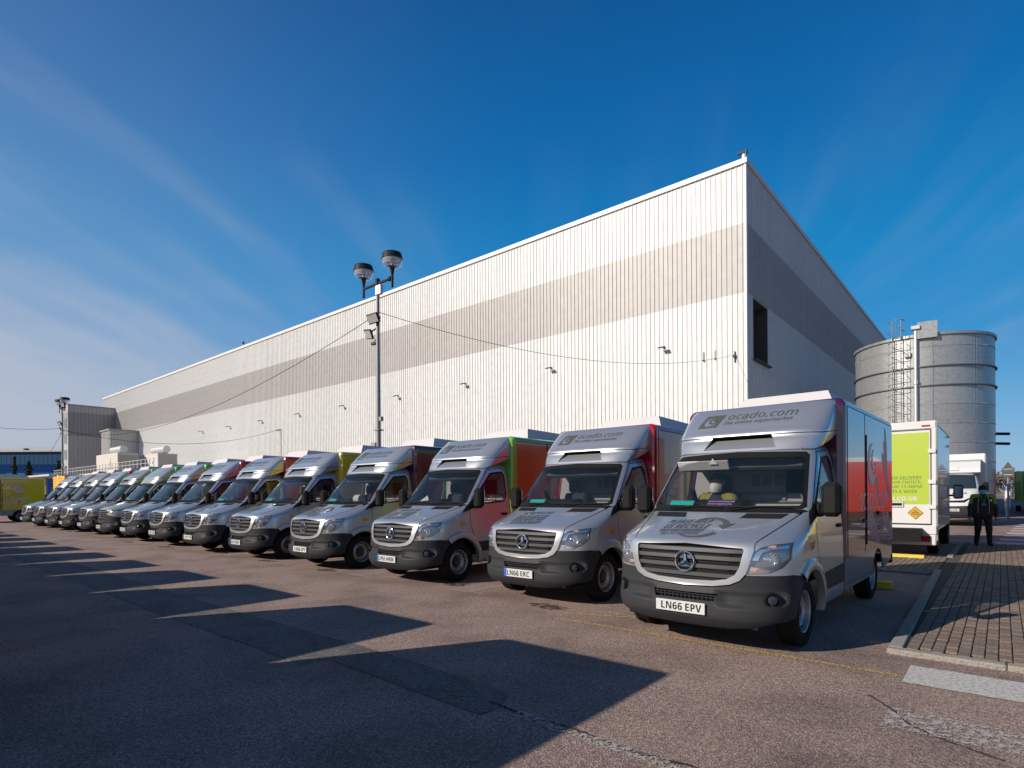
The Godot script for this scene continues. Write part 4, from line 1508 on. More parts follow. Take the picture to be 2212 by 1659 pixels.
func make_van(called: String, label: String, group: String, at: Vector3, turn: float, o: Dictionary) -> Node3D:
	# o: paint, box, panel, fair (fairing colour), plate, blue (plate strip), bonnet (1 recycle, 2 carrier bag, 0 none), nu (newer front), seat, side ("dot", "logo")
	var t := thing(called, label, "van", at, turn, group)
	var nu: bool = o.get("nu", false)
	var v := "n" if nu else ""
	var paint: String = o.paint
	# --- front
	var top_y := 0.80 if nu else 0.785
	var bumper_half := P2([0, 0.235, 0.45, 0.245, 0.70, 0.285, 0.84, 0.33])
	bumper_half.append_array(cab.front_edge(0.345, top_y, 8))
	if nu:
		bumper_half.append_array(P2([0.60, 0.90, 0.53, 0.94, 0.45, 0.74, 0.36, 0.70, 0, 0.70]))
	else:
		bumper_half.append_array(P2([0.605, 0.785, 0.55, 0.722, 0.46, 0.677, 0.30, 0.650, 0, 0.637]))
	var slot := both(P2([0, 0.512, 0.31, 0.512, 0.345, 0.588, 0, 0.582]))
	var bumper := put("front_bumper", cached("bumper" + v, func(): return front_sheet(bumper_half, [slot])), "plastic_grey", t)
	for s in [1, 0]:
		var left: bool = s == 1
		var bs := cab.side_edge(0.345, top_y, 8)
		bs.append_array(arc(0.445, 62, 2, 8))
		put("bumper_end", cached("bumper_end%d%s" % [s, v], func(): return side_sheet(bs, [], left)), "plastic_grey", bumper)
	put("air_intake", cached("intake", intake_mesh), "dark", bumper)
	put("intake_bars", cached("intake_bars", intake_bars), "plastic_grey", bumper)
	if not nu:
		for s in [-1.0, 1.0]:
			var fp := cab.front(Vector2(0.80 * s, 0.555))
			put("fog_lamp", cached("fog", fog_mesh), "plastic", bumper, fp + Vector3(0.0, 0, 0.0)).rotation.y = 0.75 * s
			put("fog_lens", cached("fog_lens", fog_lens), "window_dark", bumper, fp + Vector3(0.018 * s, 0, 0.02)).rotation.y = 0.75 * s
	# grille
	var gp: Array = GRILLE_NEW if nu else GRILLE
	var grille := put("radiator_grille", cached("grille" + v, func(): return front_sheet(P2(gp), [], -0.05)), "dark", t)
	var rows := [0.765, 0.85, 0.935, 1.012]
	for k in 4:
		put("slat", cached("slat%d%s" % [k, v], func(): return slat_mesh(rows[k], gp)), "slat_grey", grille)
	put("mesh_insert", cached("ginsert" + v, func(): return grille_holes(gp)), "plastic_grey", grille)
	var em := put("emblem", cached("emblem", emblem_mesh), "chrome", grille, cab.front(Vector2(0, 0.89)) + Vector3(0, 0, 0.012))
	em.rotation.x = -0.04
	if nu:
		put("grille_surround", cached("surround_n", func(): return front_sheet(P2([0, 0.70, 0.37, 0.70, 0.47, 0.77, 0.555, 1.02, 0.52, 1.06, 0, 1.075]), [both(P2(gp))])), "plastic", t)
	else:
		put("grille_surround", cached("surround", func(): return front_sheet(P2(SURROUND), [both(P2(GRILLE))], 0.012)), paint, t)
		put("surround_lip", cached("surround_lip", surround_lip), paint, t)
	# bonnet and wings
	var bon := P2([0, 1.093, 0.60, 1.086, 0.66, 1.095, 0.75, 1.22, 0.845, 1.352, 0.862, 1.37, 0, 1.37])
	if nu:
		bon = P2([0, 1.076, 0.52, 1.061, 0.60, 1.065, 0.66, 1.095, 0.75, 1.22, 0.845, 1.352, 0.862, 1.37, 0, 1.37])
	var bonnet := put("bonnet", cached("bonnet" + v, func(): return front_sheet(bon, [], 0.0, HOOD)), paint, t)
	for s in [-1.0, 1.0]:
		put("bonnet_vent", cached("vent%d" % s, func(): return vent_mesh(s)), "dark", bonnet)
		put("vent_bars", cached("ventbars%d" % s, func(): return vent_bars(s)), "plastic_grey", bonnet)
	put("cowl", cached("cowl", func(): return front_sheet(P2([0, 1.371, 0.86, 1.371, cab.edge_x(1.385), 1.385, 0.86, 1.407, 0, 1.401]), [], 0.0, HOOD)), "plastic", t)
	for s in [1, 0]:
		var left: bool = s == 1
		var sg := 1.0 if left else -1.0
		var hl := headlight_outline(nu)
		# wing: the piece seen from the front and the piece along the side
		var wing := put("wing", cached("wing%d%s" % [s, v], func(): return wing_mesh(left, hl, top_y, nu)), paint, t)
		put("wheel_arch", cached("arch%d" % s, func(): return arch_mesh(sg)), paint, wing)
		put("indicator", cached("rep%d" % s, func(): return repeater(left)), "amber", wing)
		var lamp := put("headlight", cached("lampback%d%s" % [s, v], func(): return lamp_back(hl, sg)), "lamp_dull", t)
		put("reflector", cached("lampbowl%d%s" % [s, v], func(): return lamp_bowls(sg, nu)), "chrome", lamp)
		put("indicator_lamp", cached("lampind%d%s" % [s, v], func(): return lamp_indicator(sg, nu)), "amber_clear", lamp)
		put("lens", cached("lamplens%d%s" % [s, v], func(): return lamp_lens(hl, sg)), "lens", lamp)
		# door
		var door := put("door", cached("door%d" % s, func(): return side_sheet(P2(DOOR), [P2(DOOR_GLASS)], left)), paint, t)
		put("side_window", cached("dglass%d" % s, func(): return side_sheet(P2(DOOR_GLASS), [], left, -0.004)), "glass", door)
		put("window_seal", cached("dseal%d" % s, func(): return seal_mesh(left)), "plastic", door)
		put("door_trim", cached("dtrim%d" % s, func(): return side_sheet(P2([-0.365, 0.53, -1.265, 0.53, -1.265, 0.735, -0.28, 0.70]), [], left, 0.012)), "plastic_grey", door)
		put("door_handle", cached("dhandle", func(): return quick_box(Vector3(0.035, 0.045, 0.17), 0.014)), "plastic", door, Vector3(sg * 0.99, 1.20, -1.08))
		put("sill", cached("sill%d" % s, func(): return side_sheet(P2([-0.37, 0.36, -0.365, 0.515, -1.28, 0.515, -1.28, 0.36]), [], left)), paint, t)
		put("door_pillar", cached("pillar%d" % s, func(): return pillar_mesh(left)), paint, t)
		for kind in 3:
			put("shut_line", cached("shut%d_%d" % [s, kind], func(): return shut_lines(left, kind)), "dark", t)
		# mirror
		var mir := put("wing_mirror", cached("mirror%d" % s, func(): return mirror_shell(sg)), "plastic", t)
		put("mirror_glass", cached("mirglass", func(): return quick_box(Vector3(0.16, 0.30, 0.008), 0.003)), "chrome", mir, Vector3(sg * 1.10, 1.515, -0.312))
	put("windscreen_frame", cached("frame", func(): return front_sheet(P2(SCREEN), [both(P2(SCREEN_GLASS))], 0.002)), "plastic", t)
	put("windscreen", cached("screen", func(): return front_sheet(P2(SCREEN_GLASS), [], -0.002, Vector2(0.15, 0.08))), "glass", t)
	put("cab_roof", cached("header", header_mesh), paint, t)
	for s in [-1.0, 1.0]:
		put("wiper", cached("wiper%d" % s, func(): return wiper_mesh(s)), "plastic", t)
	# roof fairing
	var fc: String = o.get("fair", paint)
	var fairing := put("roof_fairing", cached("fairing" + v, func(): return fairing_mesh(nu)), fc, t)
	if not nu:
		put("fairing_slot", cached("fslot", fairing_slot), fc, fairing)
		put("slot_opening", cached("fopen", fairing_open), "dark", fairing)
	put("fairing_seam", cached("fseam", fairing_seam), "dark", fairing)
	if o.get("mark", true):
		put("lettering", cached("fair_text", fair_text), "logo_grey", fairing)
		put("logo", cached("fair_logo", fair_logo), "logo_grey", fairing)
	match o.get("bonnet", 0):
		1:
			put("lettering", cached("bonnet_recycle", bonnet_recycle), "logo_grey", bonnet)
			put("arrow_print", cached("bonnet_arrows", bonnet_arrows), "logo_grey", bonnet)
		2:
			put("lettering", cached("bonnet_bags", bonnet_bags), "logo_grey", bonnet)
			put("lettering", meshes["bonnet_cut"], paint, bonnet)
	# cargo box
	var cargo := put("cargo_box", cached("cargo", cargo_mesh), o.box, t)
	for s in [1, 0]:
		var sg := 1.0 if s == 1 else -1.0
		put("side_panel", cached("spanel%d" % s, func(): return side_panel(sg)), o.panel, cargo)
		put("panel_gap", cached("sgap%d" % s, func(): return side_gaps(sg)), "dark", cargo)
		put("skirt", cached("skirt%d" % s, func(): return skirt_mesh(sg)), "box_rail", cargo)
	if o.get("side", "") == "dot":
		put("lettering", cached("side_dot", func(): return side_words()), "logo_pale", cargo)
		put("logo", cached("side_swirl", func(): return side_swirl(Vector2(-2.95, 1.98), 0.30, 1.010)), "logo_pale", cargo)
		put("picture_print", cached("side_pic", side_picture), "logo_lilac", cargo)
	elif o.get("side", "") == "logo":
		put("lettering", cached("side_ocado", func(): return side_words_plain()), "logo_pale", cargo)
		put("logo", cached("side_swirl2", func(): return side_swirl(Vector2(-3.32, 2.06), 0.24, 1.014)), "logo_pale", cargo)
		put("logo_square", cached("side_sq", side_square), "olive_square", cargo)
	put("roof_pod", cached("pod", pod_mesh), "pod_white", t)
	put("chassis", cached("chassis", chassis_mesh), "plastic", t)
	# wheels
	for z in [FRONT_Z, REAR_Z]:
		for sg in [-1.0, 1.0]:
			var wh := Node3D.new()
			var k := 0
			while t.has_node(NodePath("wheel" if k == 0 else "wheel_%03d" % k)):
				k += 1
			wh.name = "wheel" if k == 0 else "wheel_%03d" % k
			wh.position = Vector3(sg * 0.825, HUB_Y, z)
			wh.rotation.z = 0.0 if sg > 0 else PI
			wh.rotation.y = 0.0
			t.add_child(wh)
			put("tyre", cached("tyre", tyre_mesh), "rubber", wh)
			put("rim", cached("rim", rim_mesh), "rim", wh)
			put("rim_slots", cached("rimslots", rim_slots), "dark", wh)
			put("hub", cached("hub", hub_mesh), "hub_rust", wh)
	# number plate
	var pl := put("number_plate", cached("plate", func(): return quick_box(Vector3(0.53, 0.115, 0.012), 0.003)), "plate_white", t, Vector3(-0.02, 0.43, 1.018))
	if o.get("plate", ""):
		var at_plate := func(p: Vector2) -> Vector3: return Vector3(-0.205 + p.x, -0.038 + p.y, 0.0075)
		put("registration", letters(o.plate, 0.435 if not o.get("blue", false) else 0.42, 0.076, at_plate), "plate_black", pl)
	else:
		var g := MB.new()
		for k in 7:
			g.box(Vector3(-0.19 + 0.058 * k + (0.03 if k > 3 else 0.0), 0, 0.0065), Vector3(0.032, 0.07, 0.002))
		put("registration", cached("plate_blocks", func(): return g.mesh()), "plate_black", pl)
	if o.get("blue", false):
		put("plate_strip", cached("pstrip", func(): return quick_box(Vector3(0.045, 0.112, 0.003))), "plate_blue", pl, Vector3(-0.24, 0, 0.006))
	# cabin
	var cabin := put("cabin_floor", cached("cabfloor", cab_floor), "plastic", t)
	put("bulkhead", cached("bulk", bulkhead), "cabin_white", cabin)
	put("bulkhead_rails", cached("bulkrails", bulk_rails), "cabin_grey", cabin)
	put("monitor", cached("monitor", func(): return quick_box(Vector3(0.30, 0.30, 0.03), 0.005)), "dark", cabin, Vector3(0.52, 1.74, -1.195))
	put("overhead_shelf", cached("shelf", overhead_shelf), "dark_grey", cabin)
	put("dashboard", cached("dash", dashboard), "plastic", cabin)
	var sw := put("steering_wheel", cached("swheel", steering_wheel), "plastic", cabin, Vector3(-0.42, 1.38, -0.36))
	sw.rotation.x = -0.95
	var st := put("driver_seat", cached("seat", seat_mesh), "seat_cloth", cabin, Vector3(-0.42, 0.55, -0.86))
	put("headrest", cached("headrest", func(): return quick_box(Vector3(0.28, 0.22, 0.11), 0.04)), "seat_cloth", st, Vector3(0, 1.16, -0.24))
	if o.get("card", true):
		put("dash_card", cached("card", func(): return quick_box(Vector3(0.30, 0.012, 0.10))), "turquoise", cabin, Vector3(-0.52, 1.455, -0.10)).rotation.x = 0.8
	return t


func intake_mesh() -> ArrayMesh:
	var b := MB.new()
	b.box(Vector3(0, 0.55, 0.86), Vector3(0.74, 0.12, 0.10))
	return b.mesh()


func intake_bars() -> ArrayMesh:
	var b := MB.new()
	for y in [0.535, 0.56]:
		b.box(Vector3(0, y, 0.94), Vector3(0.68, 0.008, 0.01))
	for k in 15:
		b.box(Vector3(-0.315 + 0.045 * k, 0.55, 0.935), Vector3(0.008, 0.07, 0.01))
	return b.mesh()


func fog_mesh() -> ArrayMesh:
	var b := MB.new()
	b.lathe([Vector2(0.062, -0.03), Vector2(0.078, 0.0), Vector2(0.074, 0.028), Vector2(0.060, 0.03), Vector2(0.052, 0.005), Vector2(0.0, 0.0)], Vector3.ZERO, Basis(Vector3.RIGHT, PI / 2), 20)
	return b.mesh()


func fog_lens() -> ArrayMesh:
	var b := MB.new()
	b.lathe([Vector2(0.045, -0.01), Vector2(0.045, 0.006), Vector2(0.03, 0.014), Vector2(0.0, 0.017)], Vector3.ZERO, Basis(Vector3.RIGHT, PI / 2), 16)
	return b.mesh()


func slat_mesh(y: float, gp: Array) -> ArrayMesh:
	# a bar across the grille with a top that slopes forward
	var b := MB.new()
	var bar := both(P2([0, y - 0.018, 0.62, y - 0.018, 0.62, y + 0.02, 0, y + 0.02]))
	for pc in Geometry2D.intersect_polygons(bar, both(P2(gp))):
		b.sheet(pc, [], cab.front, Vector2(0.07, 0.04), REF, -0.006)
	var prev := Vector3.ZERO
	for yy in [y - 0.018, y + 0.02]:
		for pc in Geometry2D.intersect_polygons(both(P2([0, yy - 0.001, 0.62, yy - 0.001, 0.62, yy + 0.001, 0, yy + 0.001])), both(P2(gp))):
			var lo := 1e9
			for p in pc:
				lo = minf(lo, p.x)
			for k in 16:
				var x0 := lerpf(lo, -lo, k / 16.0)
				var x1 := lerpf(lo, -lo, (k + 1) / 16.0)
				var a := cab.front(Vector2(x0, yy)) + Vector3(0, 0, -0.006)
				var c := cab.front(Vector2(x1, yy)) + Vector3(0, 0, -0.006)
				b.quad(a, c, c + Vector3(0, 0, -0.05), a + Vector3(0, 0, -0.05), Vector3(0, yy - y, 0))
	return b.mesh()


func grille_holes(gp: Array) -> ArrayMesh:
	# honeycomb bars between the slats
	var b := MB.new()
	var edge := both(P2(gp))
	for r in 15:
		var y := 0.715 + 0.0235 * r
		for k in 60:
			var x := -0.59 + 0.02 * k + (0.01 if r % 2 else 0.0)
			if Geometry2D.is_point_in_polygon(Vector2(x, y), edge):
				b.box(cab.front(Vector2(x, y)) + Vector3(0, 0, -0.036), Vector3(0.007, 0.0225, 0.012))
		if Geometry2D.is_point_in_polygon(Vector2(0.3, y + 0.011), edge):
			b.box(cab.front(Vector2(0.2, y + 0.011)) + Vector3(-0.2, 0, -0.034), Vector3(0.9, 0.006, 0.012))
	return b.mesh()


func emblem_mesh() -> ArrayMesh:
	var b := MB.new()
	var pr := []
	for i in 9:
		var a := TAU * i / 8.0
		pr.append(Vector2(0.100 + 0.011 * cos(a), 0.011 * sin(a)))
	b.lathe(pr, Vector3.ZERO, Basis(Vector3.RIGHT, PI / 2), 36)
	for k in 3:
		var a := PI / 2 + TAU * k / 3.0
		var d := Vector3(cos(a), sin(a), 0)
		var s := Vector3(-sin(a), cos(a), 0)
		var c0 := Vector3(0, 0, 0.020)
		var tip := d * 0.098
		for sg in [-1.0, 1.0]:
			var q: Vector3 = s * sg * 0.019 + d * 0.011
			b.tri(c0, tip + Vector3(0, 0, 0.005), q, Vector3(s.x * sg, s.y * sg, 1.5))
	return b.mesh()


func surround_lip() -> ArrayMesh:
	# the inner return of the silver frame, down to the recessed grille
	var b := MB.new()
	var l := both(P2(GRILLE))
	for i in l.size():
		var p := l[i]
		var q := l[(i + 1) % l.size()]
		var s := maxi(1, int((q - p).length() / 0.06))
		for k in s:
			var a := cab.front(p.lerp(q, float(k) / s)) + Vector3(0, 0, 0.012)
			var c := cab.front(p.lerp(q, float(k + 1) / s)) + Vector3(0, 0, 0.012)
			b.quad(a, c, c + Vector3(0, 0, -0.06), a + Vector3(0, 0, -0.06), Vector3(-a.x * 0.5, 0.89 - a.y, 0))
	return b.mesh()


func vent_outline(s: float) -> PackedVector2Array:
	var p := P2([0.31, 1.313, 0.71, 1.313, 0.757, 1.362, 0.35, 1.362])
	return p if s > 0 else mirror(p)


func vent_mesh(s: float) -> ArrayMesh:
	var b := MB.new()
	b.sheet(vent_outline(s), [], cab.front, HOOD, REF, 0.003)
	return b.mesh()


func vent_bars(s: float) -> ArrayMesh:
	var b := MB.new()
	for k in 13:
		var x := 0.335 + 0.029 * k
		var line := P2([x * s, 1.316, (x + 0.042) * s, 1.359])
		b.band(line, 0.007, cab.front, REF, 0.006)
	return b.mesh()


func wing_mesh(left: bool, hl: PackedVector2Array, top_y: float, nu: bool) -> ArrayMesh:
	var b := MB.new()
	var piece := P2([0.66, 1.095, 0.75, 1.22, 0.845, 1.352, 0.862, 1.371])
	piece.append(Vector2(cab.edge_x(1.385), 1.385))
	piece.append_array(rev(cab.front_edge(1.10, 1.372, 12)))
	piece.append_array(P2([0.80, 1.085, 0.71, 1.055] if not nu else [0.80, 1.085, 0.66, 1.06]))
	b.sheet(piece if left else mirror(piece), [], cab.front, Vector2(0.07, 0.025), REF)
	var low := PackedVector2Array()
	if nu:
		low = P2([0.53, 0.94, 0.60, 0.90])
		low.append_array(cab.front_edge(0.80, 1.0, 5))
		low.append_array(P2([0.80, 0.93, 0.66, 0.91, 0.56, 0.945]))
	else:
		low = P2([0.605, 0.787])
		low.append_array(cab.front_edge(0.787, 0.94, 5))
		low.append_array(P2([0.885, 0.86, 0.80, 0.81, 0.612, 0.795]))
	b.sheet(low if left else mirror(low), [], cab.front, CELL, REF)
	if not nu:
		# sliver between frame and lamp
		var sl := P2([0.605, 0.787, 0.612, 0.795, 0.64, 0.90, 0.672, 1.02, 0.71, 1.055, 0.66, 1.095, 0.655, 1.088, 0.66, 1.02, 0.63, 0.90, 0.60, 0.80])
		b.sheet(sl if left else mirror(sl), [], cab.front, CELL, REF)
	else:
		var sl := P2([0.555, 1.02, 0.59, 1.03, 0.66, 1.06, 0.66, 1.095, 0.60, 1.065, 0.52, 1.06])
		b.sheet(sl if left else mirror(sl), [], cab.front, CELL, REF)
	var side := cab.side_edge(top_y, 1.385, 16)
	side.append_array(P2([-0.14, 1.385, -0.13, 1.05, -0.26, 0.72, -0.36, 0.52, -0.37, 0.36]))
	side.append_array(arc(0.445, 180, 62, 18))
	b.sheet(side, [], cab.side if left else cab.side_right, Vector2(0.06, 0.05), REF)
	return b.mesh()


func arch_mesh(sg: float) -> ArrayMesh:
	# raised flare round the wheel opening
	var b := MB.new()
	var n := 26
	for i in n:
		var a0 := deg_to_rad(lerpf(52, 186, float(i) / n))
		var a1 := deg_to_rad(lerpf(52, 186, float(i + 1) / n))
		var prof := [[0.56, 0.0], [0.535, 0.022], [0.485, 0.030], [0.445, 0.026], [0.445, -0.05]]
		for k in prof.size() - 1:
			var q := []
			for aa in [[a0, k], [a1, k], [a1, k + 1], [a0, k + 1]]:
				var rr: float = prof[aa[1]][0]
				var y: float = HUB_Y + rr * sin(aa[0])
				var z: float = FRONT_Z + rr * cos(aa[0])
				var p: Vector3 = cab.side(Vector2(z, y))
				q.append(Vector3(sg * (p.x + prof[aa[1]][1] + 0.001), y, z))
			var mid := (a0 + a1) * 0.5
			var out := Vector3(sg, 0, 0) + (Vector3(0, sin(mid), cos(mid)) * (0.8 if k == 0 else (-0.3 if k == 2 else 0.0)))
			if k == 3:
				out = -Vector3(0, sin(mid), cos(mid))
			b.quad(q[0], q[1], q[2], q[3], out)
	return b.mesh()


func repeater(left: bool) -> ArrayMesh:
	var b := MB.new()
	var p := P2([0.12, 1.03, 0.01, 1.03, 0.01, 1.085, 0.12, 1.085])
	b.sheet(p, [], cab.side if left else cab.side_right, Vector2(0.03, 0.03), REF, 0.014)
	for s in [[0.12, 1.03, 0.12, 1.085], [0.12, 1.085, 0.01, 1.085], [0.01, 1.03, 0.12, 1.0]]:
		var a := cab.side(Vector2(s[0], s[1]))
		var c := cab.side(Vector2(s[2], s[3]))
		var m := 1.0 if left else -1.0
		a.x *= m
		c.x *= m
		b.quad(a, c, c + Vector3(0.014 * m, 0, 0), a + Vector3(0.014 * m, 0, 0), Vector3(0, (s[1] + s[3]) - 2.115, (s[0] + s[2]) - 0.13))
	return b.mesh()


func lamp_back(hl: PackedVector2Array, sg: float) -> ArrayMesh:
	var b := MB.new()
	b.sheet(hl if sg > 0 else mirror(hl), [], cab.front, Vector2(0.06, 0.05), REF, -0.035)
	var l := hl
	for i in l.size():
		var p := l[i]
		var q := l[(i + 1) % l.size()]
		var a := cab.front(p)
		var c := cab.front(q)
		a.x *= sg
		c.x *= sg
		var inn := Vector3(-0.02 * sg, 0, -0.035)
		b.quad(a, c, c + inn, a + inn, Vector3(0.78 * sg - a.x, 0.95 - a.y, 0.2))
	return b.mesh()


func lamp_bowls(sg: float, nu: bool) -> ArrayMesh:
	var b := MB.new()
	var c := cab.front(Vector2(0.775 * sg, 0.945 if not nu else 1.01))
	var fwd := Vector3(0.45 * sg, 0.10, 1.0).normalized()
	var bs := Basis(fwd.cross(Vector3.RIGHT).normalized().cross(fwd), fwd, Vector3.ZERO)
	bs.z = bs.x.cross(bs.y)
	bs.x *= 1.25
	var r := 0.082 if not nu else 0.05
	b.lathe([Vector2(0.012, -0.065), Vector2(r * 0.5, -0.058), Vector2(r * 0.85, -0.035), Vector2(r, -0.004)], c - fwd * 0.016, bs, 20)
	b.lathe([Vector2(0.028, -0.06), Vector2(0.030, -0.02), Vector2(0.02, -0.008), Vector2(0.0, -0.004)], c - fwd * 0.016, bs, 14)
	for k in 8:
		# facets across the bowl
		var a := PI * k / 8.0
		var u := (bs.x * cos(a) + bs.z * sin(a)) * r * 0.82
		b.box(c - fwd * 0.055, Vector3(0.006, 0.012, 2.0 * u.length()), Basis.looking_at(u.normalized(), fwd))
	# bright trim strip over the bowl and a plate beside the grille
	var strip := P2([0.655, 0.935, 0.68, 1.015, 0.715, 1.045, 0.80, 1.070, 0.92, 1.085, 0.92, 1.055, 0.80, 1.038, 0.73, 1.012, 0.70, 0.93])
	if nu:
		strip = P2([0.60, 0.955, 0.90, 1.01, 0.90, 0.995, 0.62, 0.935])
	b.sheet(strip if sg > 0 else mirror(strip), [], cab.front, Vector2(0.04, 0.04), REF, -0.014)
	var low := P2([0.625, 0.80, 0.645, 0.87, 0.70, 0.862, 0.80, 0.83, 0.79, 0.812])
	if not nu:
		b.sheet(low if sg > 0 else mirror(low), [], cab.front, Vector2(0.04, 0.04), REF, -0.018)
	return b.mesh()


func lamp_indicator(sg: float, nu: bool) -> ArrayMesh:
	var b := MB.new()
	if not nu:
		var p := cab.front(Vector2(0.80 * sg, 1.06))
		b.box(p - Vector3(0.01 * sg, 0, 0.02), Vector3(0.09, 0.035, 0.018), Basis(Vector3.UP, 0.55 * sg), 0.008)
	var p2 := cab.front(Vector2(0.675 * sg, 0.835 if not nu else 0.97))
	b.box(p2 - Vector3(0.01 * sg, 0, 0.018), Vector3(0.07, 0.035, 0.016), Basis(Vector3.UP, 0.3 * sg), 0.008)
	return b.mesh()


func lamp_lens(hl: PackedVector2Array, sg: float) -> ArrayMesh:
	var b := MB.new()
	b.sheet(hl if sg > 0 else mirror(hl), [], cab.front, Vector2(0.05, 0.05), REF, 0.003)
	return b.mesh()


func seal_mesh(left: bool) -> ArrayMesh:
	var b := MB.new()
	var fn: Callable = cab.side if left else cab.side_right
	var l := P2(DOOR_GLASS)
	l.append(l[0])
	b.band(l, 0.032, fn, REF, 0.003)
	b.band(P2([-0.52, 1.425, -0.52, 1.72]), 0.028, fn, REF, 0.004)
	b.sheet(P2([0.06, 1.245, -0.12, 1.385, -0.27, 1.50, -0.53, 1.44, -0.52, 1.39, -0.30, 1.36]), [], fn, Vector2(0.06, 0.06), REF, 0.005)
	return b.mesh()


func pillar_mesh(left: bool) -> ArrayMesh:
	var b := MB.new()
	var p := cab.side_edge(1.385, 2.235, 16)
	p.append_array(P2([-1.28, 2.235, -1.28, 2.035, -1.26, 2.02, -1.17, 2.10, -0.72, 2.06, -0.14, 1.385]))
	var fn: Callable = cab.side if left else cab.side_right
	b.sheet(p, [], fn, Vector2(0.06, 0.05), REF)
	b.sheet(P2([-1.27, 0.515, -1.26, 2.02, -1.28, 2.035, -1.28, 0.515]), [], fn, Vector2(0.06, 0.06), REF)
	b.sheet(P2([-1.28, 0.36, -1.28, 2.235, -1.31, 2.235, -1.31, 0.36]), [], fn, Vector2(0.06, 0.06), REF, -0.02)
	return b.mesh()


func shut_lines(left: bool, kind: int) -> ArrayMesh:
	var b := MB.new()
	var fn: Callable = cab.side if left else cab.side_right
	var sg := 1.0 if left else -1.0
	if kind == 0:
		b.band(P2([-0.36, 0.52, -0.26, 0.72, -0.13, 1.05, -0.14, 1.385, -0.72, 2.06, -1.17, 2.10, -1.26, 2.02, -1.27, 0.52, -0.36, 0.52]), 0.009, fn, REF, 0.002)
	elif kind == 1:
		b.band(PackedVector2Array([Vector2(cab.edge_z(0.786), 0.786), Vector2(FRONT_Z + 0.21, 0.75)]), 0.008, fn, REF, 0.002)
	else:
		b.band(P2([0.66 * sg, 1.095, 0.75 * sg, 1.22, 0.845 * sg, 1.352, 0.862 * sg, 1.37]), 0.009, cab.front, REF, 0.003)
	return b.mesh()


func mirror_shell(sg: float) -> ArrayMesh:
	var b := MB.new()
	b.box(Vector3(sg * 1.10, 1.515, -0.24), Vector3(0.20, 0.37, 0.13), Basis(Vector3.UP, -0.1 * sg), 0.05)
	b.box(Vector3(sg * 1.10, 1.515, -0.24), Vector3(0.175, 0.345, 0.145), Basis(Vector3.UP, -0.1 * sg), 0.035)
	b.box(Vector3(sg * 0.99, 1.40, -0.30), Vector3(0.16, 0.11, 0.09), Basis(Vector3.FORWARD, 0.15 * sg), 0.03)
	b.box(Vector3(sg * 0.965, 1.40, -0.34), Vector3(0.06, 0.15, 0.20), Basis.IDENTITY, 0.02)
	return b.mesh()


func header_mesh() -> ArrayMesh:
	var b := MB.new()
	var p := P2([0, 1.402, 0.855, 1.4035])
	p = P2([0, 2.085, 0.755, 2.058, 0.795, 2.02, 0.885, 1.435, 0.86, 1.407])
	p.append_array(cab.front_edge(1.386, 2.235, 14))
	p.append(Vector2(0, 2.235))
	b.sheet(both(p), [], cab.front, Vector2(0.08, 0.05), REF)
	var top := PackedVector2Array()
	for i in 13:
		top.append(Vector2(lerpf(-0.64, 0.64, i / 12.0), 2.232))
	for i in 12:
		var a := cab.front(top[i])
		var c := cab.front(top[i + 1])
		b.quad(a, c, Vector3(c.x, 2.25, -1.30), Vector3(a.x, 2.25, -1.30), Vector3.UP)
	return b.mesh()


func wiper_mesh(s: float) -> ArrayMesh:
	var b := MB.new()
	var x0 := -0.62 if s < 0 else 0.10
	var pts := []
	for k in 7:
		var x := x0 + 0.66 * k / 6.0
		pts.append(cab.front(Vector2(x, 1.416 + 0.012 * sin(k * 0.5))) + Vector3(0, 0.008, 0.02))
	b.tube(pts, 0.008, 5)
	b.cyl(cab.front(Vector2(x0 + 0.05, 1.39)) + Vector3(0, 0.01, 0.03), pts[3], 0.009, 0.007, 5)
	return b.mesh()


